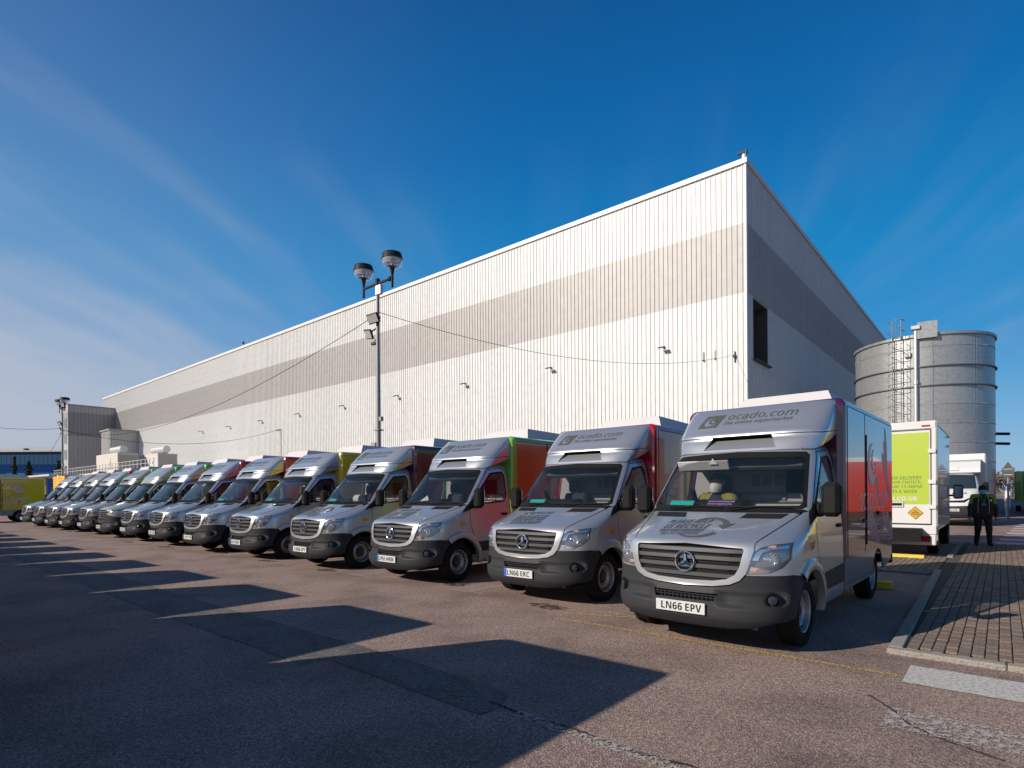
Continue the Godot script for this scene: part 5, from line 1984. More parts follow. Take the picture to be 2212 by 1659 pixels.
func fairing_mesh(nu: bool) -> ArrayMesh:
	var b := MB.new()
	var ref := Vector3(0, 2.0, -1.9)
	# upper panel
	var up := P2([0, 2.297])
	up.append_array(fair.front_edge(2.297, 2.722, 14))
	up.append(Vector2(0, 2.722))
	b.sheet(both(up), [], fair.front, Vector2(0.06, 0.03), ref, 0.0)
	var slot := both(P2([0, 2.125, 0.44, 2.125, 0.36, 2.287, 0, 2.287]))
	var low := P2([0, 2.095])
	low.append_array(fair.front_edge(2.095, 2.287, 6))
	low.append(Vector2(0, 2.287))
	b.sheet(both(low), [] if nu else [slot], fair.front, Vector2(0.06, 0.04), ref, 0.0)
	for left in [true, false]:
		var fn: Callable = fair.side if left else fair.side_right
		var s := fair.side_edge(2.297, 2.722, 14)
		s.append_array(P2([-1.40, 2.722, -1.40, 2.355]))
		b.sheet(s, [], fn, Vector2(0.06, 0.05), ref)
		var l := fair.side_edge(2.095, 2.287, 6)
		l.append_array(P2([-1.40, 2.344, -1.15, 2.23]))
		b.sheet(l, [], fn, Vector2(0.05, 0.05), ref)
		# top of the panel, back to the box
		for k in 6:
			var xa := fair.edge_x(2.722) * k / 6.0 * (1.0 if left else -1.0)
			var xb := fair.edge_x(2.722) * (k + 1) / 6.0 * (1.0 if left else -1.0)
			var a := fair.front(Vector2(xa, 2.722))
			var c := fair.front(Vector2(xb, 2.722))
			b.quad(a, c, Vector3(xb, 2.715, -1.40), Vector3(xa, 2.715, -1.40), Vector3.UP)
		var ea: Vector3 = fn.call(Vector2(fair.edge_z(2.722), 2.722))
		b.tri(ea, Vector3(ea.x, 2.715, -1.40), fn.call(Vector2(-1.40, 2.722)), Vector3.UP)
		# underside of the cheek
		var p0: Vector3 = fn.call(Vector2(fair.edge_z(2.10), 2.10))
		var p1: Vector3 = fn.call(Vector2(-1.15, 2.23))
		var p2: Vector3 = fn.call(Vector2(-1.40, 2.344))
		b.quad(p1, p2, Vector3(p2.x * 0.6, 2.25, -1.4), Vector3(p0.x * 0.8, 2.2, -1.0), Vector3(0, -1, 0))
		b.tri(p0, p1, Vector3(p0.x * 0.8, 2.2, -1.0), Vector3(0, -1, 0))
	return b.mesh()


func fairing_slot() -> ArrayMesh:
	var b := MB.new()
	for q in [[0.44, 2.125, 0.36, 2.287], [-0.36, 2.287, -0.44, 2.125]]:
		var a := fair.front(Vector2(q[0], q[1]))
		var c := fair.front(Vector2(q[2], q[3]))
		b.quad(a, c, c + Vector3(0, 0.0, -0.10), a + Vector3(0, 0.0, -0.02), Vector3(-(q[0] + q[2]), 0.1, 0.2))
	for k in 8:
		var x0 := lerpf(-0.44, 0.44, k / 8.0)
		var x1 := lerpf(-0.44, 0.44, (k + 1) / 8.0)
		var a := fair.front(Vector2(x0, 2.125)) + Vector3(0, 0, -0.002)
		var c := fair.front(Vector2(x1, 2.125)) + Vector3(0, 0, -0.002)
		b.quad(a, c, c + Vector3(0, 0.125, -0.165), a + Vector3(0, 0.125, -0.165), Vector3(0, 0.8, 1))
	return b.mesh()


func fairing_open() -> ArrayMesh:
	var b := MB.new()
	b.box(Vector3(0, 2.262, -0.80), Vector3(0.84, 0.06, 0.12))
	return b.mesh()


func fairing_seam() -> ArrayMesh:
	var b := MB.new()
	var ref := Vector3(0, 2.0, -1.9)
	var e := fair.edge_x(2.292)
	b.band(P2([-e, 2.292, e, 2.292]), 0.014, fair.front, ref, -0.005)
	for left in [true, false]:
		b.band(PackedVector2Array([Vector2(fair.edge_z(2.292), 2.292), Vector2(-1.42, 2.350)]), 0.014, fair.side if left else fair.side_right, ref, -0.004)
	return b.mesh()


func on_fair(x0: float, y0: float) -> Callable:
	# y runs along the slope of the fairing
	return func(p: Vector2) -> Vector3:
		var a := fair.front(Vector2(x0 + p.x, y0 + p.y * 0.65))
		return a + Vector3(0, 0.76, 0.65) * 0.004


func join(parts: Array) -> ArrayMesh:
	var st := SurfaceTool.new()
	st.begin(Mesh.PRIMITIVE_TRIANGLES)
	for m in parts:
		st.append_from(m, 0, Transform3D())
	return st.commit()


func fair_text() -> ArrayMesh:
	return join([letters("ocado.com", 0.84, 0.15, on_fair(-0.28, 2.535), false, 0.12), letters("The online supermarket", 0.84, 0.095, on_fair(-0.31, 2.455), false, 0.12)])


func fair_logo() -> ArrayMesh:
	var b := MB.new()
	var sq := P2([-0.64, 2.44, -0.38, 2.44, -0.325, 2.62, -0.585, 2.62])
	var holes := []
	for s in swirl():
		var p := PackedVector2Array()
		for q in s:
			p.append(Vector2(-0.483 + q.x * 0.092 + q.y * 0.02, 2.53 + q.y * 0.070))
		holes.append(p)
	b.sheet(sq, holes, fair.front, Vector2(0.1, 0.1), Vector3(0, 2.2, -2), 0.004)
	return b.mesh()


func on_bonnet(x0: float, y0: float) -> Callable:
	return func(p: Vector2) -> Vector3:
		var a := cab.front(Vector2(x0 + p.x, y0 + p.y * 0.36 + p.x * 0.033))
		return a + Vector3(0, 0.94, 0.34) * 0.004


func bonnet_recycle() -> ArrayMesh:
	var line := MB.new()
	line.sheet(P2([-0.44, 1.182, 0.06, 1.1985, 0.064, 1.2025, -0.438, 1.186]), [], cab.front, Vector2(0.1, 0.01), REF, 0.004)
	return join([letters("PLEASE HELP", 0.48, 0.105, on_bonnet(-0.43, 1.241), true, 0.15), letters("US RECYCLE", 0.50, 0.105, on_bonnet(-0.43, 1.194), true, 0.15), letters("HAND YOUR CARRIER BAGS", 0.49, 0.058, on_bonnet(-0.43, 1.160), true, 0.15), letters("BACK TO YOUR DRIVER", 0.42, 0.05, on_bonnet(-0.38, 1.138), true, 0.15), line.mesh()])




func bonnet_arrows() -> ArrayMesh:
	var b := MB.new()
	var c := Vector2(0.0, 0.0)
	for half in 2:
		var out := PackedVector2Array()
		var inn := PackedVector2Array()
		for i in 15:
			var a := deg_to_rad(lerpf(128.0, 22.0, i / 14.0) if half == 0 else lerpf(-128.0, -30.0, i / 14.0))
			var w := lerpf(0.02, 0.075, i / 14.0)
			out.append(Vector2(cos(a), sin(a)) * (0.26 + w * 0.5))
			inn.append(Vector2(cos(a), sin(a)) * (0.26 - w * 0.5))
		var a1 := deg_to_rad(22.0 if half == 0 else -30.0)
		var tip := deg_to_rad(-6.0 if half == 0 else -4.0)
		if half == 0:
			out.append(Vector2(cos(a1), sin(a1)) * 0.36)
			out.append(Vector2(cos(tip), sin(tip)) * 0.26)
			out.append(Vector2(cos(a1), sin(a1)) * 0.17)
		inn.reverse()
		out.append_array(inn)
		var q := PackedVector2Array()
		for p in out:
			q.append(Vector2(0.01 + p.x * 0.92 + p.y * 0.1, 1.217 + p.y * 0.335))
		b.sheet(q, [], cab.front, Vector2(0.06, 0.012), REF, 0.005)
	return b.mesh()


func bonnet_bags() -> ArrayMesh:
	var blk := MB.new()
	blk.sheet(P2([-0.46, 1.206, 0.10, 1.2245, 0.115, 1.265, -0.445, 1.2465]), [], cab.front, Vector2(0.1, 0.01), REF, 0.004)
	var cut := letters("CARRIER BAG", 0.50, 0.085, func(p: Vector2) -> Vector3: return on_bonnet(-0.43, 1.212).call(p) + Vector3(0, 0.94, 0.34) * 0.002, true, 0.15)
	meshes["bonnet_cut"] = cut
	return join([letters("WE RECYCLE ANY", 0.54, 0.085, on_bonnet(-0.43, 1.262), true, 0.15), blk.mesh(), letters("PLEASE HAND THEM", 0.57, 0.09, on_bonnet(-0.45, 1.167), true, 0.15), letters("TO YOUR DRIVER", 0.56, 0.09, on_bonnet(-0.42, 1.128), true, 0.15)])




# ---- the cargo box
func box_outline(ins: float) -> Array:
	var out := []
	var w := 1.0 - ins
	var top := 2.75 - ins
	var r := 0.10
	out.append(Vector2(w, 0.77 + ins))
	for i in 7:
		var a := PI / 2 * i / 6.0
		out.append(Vector2(w - r + r * cos(a), top - r + r * sin(a)))
	var k := out.size()
	for i in k:
		var p: Vector2 = out[k - 1 - i]
		out.append(Vector2(-p.x, p.y))
	return out


func cargo_mesh() -> ArrayMesh:
	var b := MB.new()
	var secs := [[-1.32, 0.085], [-1.325, 0.05], [-1.345, 0.02], [-1.39, 0.0], [-4.60, 0.0], [-4.63, 0.012], [-4.65, 0.03]]
	var rings := []
	for s in secs:
		var ring := []
		for p in box_outline(s[1]):
			ring.append(Vector3(p.x, p.y, s[0]))
		rings.append(ring)
	for k in rings.size() - 1:
		for i in rings[k].size():
			var j: int = (i + 1) % rings[k].size()
			var mid: Vector3 = (rings[k][i] + rings[k + 1][j]) * 0.5 - Vector3(0, 1.75, -3.0)
			var dz := 0.9 if k < 3 else (-0.5 if k > 3 else 0.0)
			var nx: Vector3 = (rings[k][j] - rings[k][i]).cross(Vector3(0, 0, 1))
			if nx.dot(Vector3(mid.x, mid.y, 0)) < 0.0:
				nx = -nx
			b.quad(rings[k][i], rings[k][j], rings[k + 1][j], rings[k + 1][i], nx.normalized() + Vector3(0, 0, dz))
	for cap in [0, rings.size() - 1]:
		var c := Vector3(0, 1.75, secs[cap][0])
		for i in rings[cap].size():
			b.tri(c, rings[cap][i], rings[cap][(i + 1) % rings[cap].size()], Vector3(0, 0, 1.0 if cap == 0 else -1.0))
	return b.mesh()


func side_panel(sg: float) -> ArrayMesh:
	var b := MB.new()
	for q in [[-1.46, -2.44], [-2.48, -4.58]]:
		b.box(Vector3(sg * 1.002, 1.72, (q[0] + q[1]) * 0.5), Vector3(0.010, 1.84, q[0] - q[1]), Basis.IDENTITY, 0.002)
	return b.mesh()


func side_gaps(sg: float) -> ArrayMesh:
	var b := MB.new()
	b.box(Vector3(sg * 1.0015, 1.72, -2.46), Vector3(0.006, 1.86, 0.036))
	b.box(Vector3(sg * 1.0015, 2.645, -3.02), Vector3(0.006, 0.012, 3.12))
	b.box(Vector3(sg * 1.009, 1.62, -2.54), Vector3(0.016, 1.5, 0.035), Basis.IDENTITY, 0.004)
	b.box(Vector3(sg * 1.012, 1.20, -2.30), Vector3(0.02, 0.05, 0.10), Basis.IDENTITY, 0.008)
	b.box(Vector3(sg * 1.012, 1.28, -3.35), Vector3(0.02, 0.05, 0.10), Basis.IDENTITY, 0.008)
	return b.mesh()


func skirt_mesh(sg: float) -> ArrayMesh:
	var b := MB.new()
	var hole := arc(0.40, 0, 180, 14, 0.0)
	var p := PackedVector2Array([Vector2(-1.33, 0.40), Vector2(REAR_Z + 0.40, 0.40)])
	for a in hole:
		if a.y > 0.40:
			p.append(Vector2(REAR_Z + a.x, a.y))
	p.append_array(P2([REAR_Z - 0.40, 0.42, -4.60, 0.50, -4.60, 0.77, -1.33, 0.77]))
	var xf := Transform3D(Basis(Vector3(0, 0, 1), Vector3(0, 1, 0), Vector3(-1, 0, 0)), Vector3(sg * 0.975, 0, 0))
	b.prism(p, 0.02 * -sg, xf)
	return b.mesh()


func pod_mesh() -> ArrayMesh:
	var b := MB.new()
	var y0 := 2.745
	var y1 := 3.0
	var lo := [Vector3(-0.72, y0, -2.15), Vector3(0.72, y0, -2.15), Vector3(0.72, y0, -4.0), Vector3(-0.72, y0, -4.0)]
	var hi := [Vector3(-0.52, y1, -2.30), Vector3(0.60, y1, -2.30), Vector3(0.60, y1 - 0.03, -3.7), Vector3(-0.52, y1 - 0.03, -3.7)]
	for i in 4:
		var j := (i + 1) % 4
		b.quad(lo[i], lo[j], hi[j], hi[i], (lo[i] + lo[j]) * 0.5 - Vector3(0, y0, -3.1) + Vector3(0, 0.2, 0))
	b.quad(hi[0], hi[1], hi[2], hi[3], Vector3.UP)
	return b.mesh()


func on_side(z0: float, y0: float, x := 1.0085) -> Callable:
	# the left-hand side of the vehicle, read from in front towards the back
	return func(p: Vector2) -> Vector3: return Vector3(x, y0 + p.y, z0 - p.x)


func side_words() -> ArrayMesh:
	return join([letters("ocado.com", 2.05, 0.33, on_side(-2.10, 1.33), false), letters("The online supermarket", 2.0, 0.19, on_side(-2.12, 1.06), false)])


func side_words_plain() -> ArrayMesh:
	return join([letters("ocado", 1.18, 0.26, on_side(-2.72, 1.36, 1.0105), false), letters("the online supermarket", 1.75, 0.16, on_side(-2.45, 1.12, 1.0105), false)])


func side_swirl(c: Vector2, r: float, x: float) -> ArrayMesh:
	var b := MB.new()
	for s in swirl():
		var p := PackedVector2Array()
		for q in s:
			p.append(Vector2(c.x - q.x * r, c.y + q.y * r))
		var fn := func(u: Vector2) -> Vector3: return Vector3(x, u.y, u.x)
		b.sheet(p, [], fn, Vector2(5, 5), Vector3(0, 1.7, -3))
	return b.mesh()


func side_square() -> ArrayMesh:
	var b := MB.new()
	b.box(Vector3(1.008, 2.05, -3.35), Vector3(0.006, 0.72, 0.72))
	return b.mesh()


func side_picture() -> ArrayMesh:
	# soft leaf and petal shapes printed along the panel
	var b := MB.new()
	var rng := RandomNumberGenerator.new()
	rng.seed = 12
	for k in 9:
		var c := Vector2(-2.7 - 1.8 * rng.randf(), 0.95 + 1.5 * rng.randf())
		var a := rng.randf_range(0.5, 1.4)
		var p := PackedVector2Array()
		var len := rng.randf_range(0.25, 0.55)
		for i in 20:
			var t := TAU * i / 20.0
			var q := Vector2(cos(t) * len, sin(t) * len * 0.22 * (1.0 + 0.4 * cos(t)))
			p.append(c + q.rotated(a))
		for cut in Geometry2D.intersect_polygons(p, P2([-4.6, 0.84, -2.55, 0.84, -2.55, 2.6, -4.6, 2.6])):
			var x := 1.0072 + 0.0001 * k
			var fn := func(u: Vector2) -> Vector3: return Vector3(x, u.y, u.x)
			b.sheet(cut, [], fn, Vector2(5, 5), Vector3(0, 1.7, -3))
	return b.mesh()


func chassis_mesh() -> ArrayMesh:
	var b := MB.new()
	b.box(Vector3(0, 0.62, -2.0), Vector3(1.3, 0.26, 5.2))
	b.box(Vector3(0, 0.36, 0.55), Vector3(1.4, 0.2, 0.6))
	for z in [FRONT_Z, REAR_Z]:
		b.box(Vector3(0, HUB_Y, z), Vector3(1.4, 0.14, 0.14))
		for s in [-1.0, 1.0]:
			b.box(Vector3(s * 0.66, 0.72, z), Vector3(0.05, 0.5, 0.95))
	b.box(Vector3(0, 0.82, 0.1), Vector3(1.74, 0.03, 0.9))
	b.box(Vector3(0, 0.50, -4.58), Vector3(2.0, 0.14, 0.1))
	return b.mesh()


func tyre_mesh() -> ArrayMesh:
	var b := MB.new()
	# axis along x, outer face at +x
	var bs := Basis(Vector3(0, 0, 1), Vector3(1, 0, 0), Vector3(0, 1, 0))
	b.lathe([Vector2(0.215, -0.085), Vector2(0.25, -0.108), Vector2(0.30, -0.112), Vector2(0.335, -0.10), Vector2(0.350, -0.08), Vector2(0.355, 0.0), Vector2(0.350, 0.08), Vector2(0.335, 0.10), Vector2(0.30, 0.112), Vector2(0.25, 0.108), Vector2(0.212, 0.085)], Vector3.ZERO, bs, 40)
	for k in 44:
		var a := TAU * k / 44.0
		for s in [-1.0, 1.0]:
			var d := Vector3(0, cos(a), sin(a))
			b.box(d * 0.353 + Vector3(s * 0.062, 0, 0), Vector3(0.05, 0.012, 0.026), Basis(Vector3.RIGHT, a))
	return b.mesh()


func rim_mesh() -> ArrayMesh:
	var b := MB.new()
	var bs := Basis(Vector3(0, 0, 1), Vector3(1, 0, 0), Vector3(0, 1, 0))
	b.lathe([Vector2(0.0, 0.012), Vector2(0.085, 0.012), Vector2(0.10, 0.0), Vector2(0.125, 0.035), Vector2(0.15, 0.058), Vector2(0.175, 0.045), Vector2(0.188, 0.02), Vector2(0.196, 0.03), Vector2(0.205, 0.085), Vector2(0.216, 0.096), Vector2(0.222, 0.09)], Vector3.ZERO, bs, 40)
	return b.mesh()


func rim_slots() -> ArrayMesh:
	var b := MB.new()
	for k in 16:
		var a := TAU * k / 16.0
		b.box(Vector3(0.040, cos(a) * 0.181, sin(a) * 0.181), Vector3(0.028, 0.026, 0.020), Basis(Vector3.RIGHT, a), 0.006)
	return b.mesh()


func hub_mesh() -> ArrayMesh:
	var b := MB.new()
	var bs := Basis(Vector3(0, 0, 1), Vector3(1, 0, 0), Vector3(0, 1, 0))
	b.lathe([Vector2(0.105, 0.006), Vector2(0.092, 0.02), Vector2(0.06, 0.024), Vector2(0.055, 0.05), Vector2(0.03, 0.058), Vector2(0.0, 0.06)], Vector3.ZERO, bs, 20)
	for k in 6:
		var a := TAU * k / 6.0
		b.cyl(Vector3(0.015, cos(a) * 0.075, sin(a) * 0.075), Vector3(0.042, cos(a) * 0.075, sin(a) * 0.075), 0.014, 0.012, 6)
	return b.mesh()


# ---- inside the cab
func cab_floor() -> ArrayMesh:
	var b := MB.new()
	b.box(Vector3(0, 0.80, -0.62), Vector3(1.76, 0.05, 1.30))
	b.box(Vector3(0, 1.0, -0.02), Vector3(1.6, 0.45, 0.05))
	return b.mesh()


func bulkhead() -> ArrayMesh:
	var b := MB.new()
	var p := P2([-0.89, 0.5, 0.89, 0.5, 0.88, 1.6, 0.80, 2.06, 0.68, 2.2, -0.68, 2.2, -0.80, 2.06, -0.88, 1.6])
	b.prism(p, 0.04, Transform3D(Basis.IDENTITY, Vector3(0, 0, -1.30)))
	b.box(Vector3(0.35, 1.30, -1.15), Vector3(1.0, 0.04, 0.22), Basis.IDENTITY, 0.01)
	return b.mesh()


func bulk_rails() -> ArrayMesh:
	var b := MB.new()
	for y in [1.47, 1.58]:
		b.box(Vector3(0.05, y, -1.24), Vector3(1.60, 0.025, 0.03), Basis.IDENTITY, 0.008)
	for x in [-0.72, -0.2, 0.33, 0.78]:
		b.box(Vector3(x, 1.525, -1.242), Vector3(0.05, 0.09, 0.02), Basis.IDENTITY, 0.008)
	for k in 3:
		b.box(Vector3(-0.02 + 0.14 * k, 1.75, -1.257), Vector3(0.11, 0.15, 0.003))
	b.lathe([Vector2(0.045, 0.0), Vector2(0.055, 0.0), Vector2(0.055, 0.004)], Vector3(0.36, 1.80, -1.258), Basis(Vector3.RIGHT, PI / 2), 20)
	b.cyl(Vector3(0.66, 1.32, -1.10), Vector3(0.52, 1.62, -1.20), 0.012, 0.012, 6)
	return b.mesh()


func overhead_shelf() -> ArrayMesh:
	var b := MB.new()
	b.box(Vector3(0, 2.0, -0.93), Vector3(1.48, 0.26, 0.62), Basis.IDENTITY, 0.03)
	return b.mesh()


func dashboard() -> ArrayMesh:
	var b := MB.new()
	var prof := P2([0.0, 1.05, 0.0, 1.375, -0.17, 1.405, -0.35, 1.36, -0.41, 1.22, -0.35, 1.0, -0.15, 0.92])
	b.prism(prof, 1.70, Transform3D(Basis(Vector3(0, 0, 1), Vector3(0, 1, 0), Vector3(1, 0, 0)), Vector3(-0.85, 0, 0)))
	b.box(Vector3(-0.42, 1.43, -0.27), Vector3(0.46, 0.11, 0.20), Basis(Vector3.RIGHT, 0.2), 0.04)
	b.box(Vector3(0.02, 1.445, -0.22), Vector3(0.42, 0.09, 0.30), Basis(Vector3.RIGHT, 0.12), 0.03)
	return b.mesh()


func steering_wheel() -> ArrayMesh:
	var b := MB.new()
	var pr := []
	for i in 9:
		var a := TAU * i / 8.0
		pr.append(Vector2(0.195 + 0.016 * cos(a), 0.016 * sin(a)))
	b.lathe(pr, Vector3.ZERO, Basis(Vector3.RIGHT, PI / 2), 28)
	b.cyl(Vector3(0, 0, -0.03), Vector3(0, 0, 0.02), 0.07, 0.06, 14)
	for a in [0.15, PI - 0.15, -PI / 2]:
		b.box(Vector3(cos(a), sin(a), 0) * 0.12, Vector3(0.15, 0.035, 0.02), Basis(Vector3(0, 0, 1), a))
	b.cyl(Vector3(0, 0, 0.02), Vector3(0, 0, 0.3), 0.03, 0.035, 8)
	return b.mesh()


func seat_mesh() -> ArrayMesh:
	var b := MB.new()
	b.box(Vector3(0, 0.36, 0.02), Vector3(0.50, 0.16, 0.46), Basis(Vector3.RIGHT, -0.08), 0.05)
	b.box(Vector3(0, 0.72, -0.22), Vector3(0.48, 0.66, 0.13), Basis(Vector3.RIGHT, -0.12), 0.05)
	for s in [-1.0, 1.0]:
		b.cyl(Vector3(s * 0.06, 1.0, -0.25), Vector3(s * 0.06, 1.1, -0.245), 0.01, 0.01, 6)
	b.box(Vector3(0, 0.12, 0.0), Vector3(0.42, 0.3, 0.38))
	return b.mesh()


const VAN_X := [-2.48, -5.37, -8.45, -11.45, -14.47, -17.30, -20.45, -23.25, -26.05, -28.97, -31.77, -34.10, -37.00, -39.75]
const VAN_Z := [-6.62, -7.46, -7.44, -7.44, -7.42, -7.36, -7.46, -7.44, -7.42, -7.48, -7.43, -7.36, -7.39, -7.36]


func vans() -> void:
	shells()
	mk("olive_square", Color(0.46, 0.30, 0.01), 0.3, 0.0, 0.8)
	var row := "delivery vans parked in a row, facing the yard"
	var d := [
		{"label": "nearest silver van with purple box and a masked driver, at the row's right end", "paint": "silver", "box": "purple", "panel": "purple", "plate": "LN66 EPV", "bonnet": 1, "side": "dot"},
		{"label": "silver van with glossy red box, second from the right end of the row", "paint": "silver", "box": "red", "panel": "red", "plate": "LN66 EKC", "blue": true, "bonnet": 2},
		{"label": "silver van with green box and orange-brown side, third from the right end", "paint": "silver", "box": "green", "panel": "orange_brown", "plate": "LP65 WKM", "blue": true, "bonnet": 2, "card": false},
		{"label": "silver van with dark purple box, standing between the green and the yellow box", "paint": "silver", "box": "purple", "panel": "purple", "plate": "LN66 EPY", "bonnet": 1},
		{"label": "silver van with bright yellow box, directly left of the tall lamp post", "paint": "silver", "box": "yellow", "panel": "yellow", "plate": "LN17 MDV", "blue": true, "bonnet": 2},
		{"label": "silver van with red box next to the yellow one, its left neighbour", "paint": "silver", "box": "red", "panel": "crimson", "plate": "LN17 LNJ", "bonnet": 1},
		{"label": "silver van with red box and a yellow slip behind its windscreen top", "paint": "silver", "box": "crimson", "panel": "olive_yellow", "plate": "LN17 LNG", "bonnet": 2, "card": false},
		{"label": "silver van with green box, right of the newer smooth-fronted van", "paint": "silver", "box": "green", "panel": "crimson", "plate": "LN17 LNZ", "bonnet": 2, "card": false},
		{"label": "pale champagne newer van with sleek headlights and no slot in its roof fairing", "paint": "champagne", "box": "green", "panel": "green", "nu": true, "mark": false},
		{"label": "champagne van with green box, left of the newer smooth-fronted van", "paint": "champagne", "box": "green", "panel": "green", "bonnet": 1, "card": false},
		{"label": "small distant silver van with red box, between two champagne vans", "paint": "silver", "box": "crimson", "panel": "crimson", "card": false},
		{"label": "small distant champagne van with yellow box, third from the row's left end", "paint": "champagne", "box": "yellow", "panel": "olive_yellow", "card": false},
		{"label": "small distant champagne van with red box, second from the row's left end", "paint": "champagne", "box": "crimson", "panel": "crimson", "card": false},
		{"label": "farthest silver van of the row with green box, before the yellow van", "paint": "silver", "box": "green", "panel": "green", "card": false},
	]
	for k in d.size():
		var t := deg_to_rad(-1.3) if k == 0 else deg_to_rad([-0.4, 0.2, -0.2, 0.3][k % 4])
		make_van("delivery_van", d[k].label, row, Vector3(VAN_X[k], 0, VAN_Z[k]), t, d[k])
	make_van("delivery_van", "yellow van seen from its side at the left edge, with a round pale logo", "", Vector3(-48.0, 0, -4.05), 0.0, {"paint": "yellow", "box": "yellow", "panel": "olive_yellow", "side": "logo", "card": false})
	# the row at the viewer's back, whose shadows lie across the yard, and some across the way to the right
	var first := make_van("shadowing_van", "van of the row behind the viewer, known by its shadow on the yard", "vans behind the viewer that shade the yard", Vector3(-5.62, 0, 4.42), 0.0, {"paint": "silver", "box": "red", "panel": "red", "card": false, "mark": false})
	for k in range(1, 13):
		var c := first.duplicate()
		c.name = numbered("shadowing_van")
		add_child(c)
		c.position.x = -5.62 - 3.08 * k
	for it in [[Vector3(4.3, 0, -30.0), "crimson", 2.6], [Vector3(8.2, 0, -36.0), "red", 2.4], [Vector3(12.5, 0, -41.0), "red", 2.3], [Vector3(3.4, 0, -21.0), "yellow", 2.9]]:
		var o := make_van("mirrored_van", "van beyond the right edge, seen only mirrored in the purple box's side", "vans mirrored in the purple side", it[0], it[2], {"paint": it[1], "box": it[1], "panel": it[1], "card": false, "mark": false})


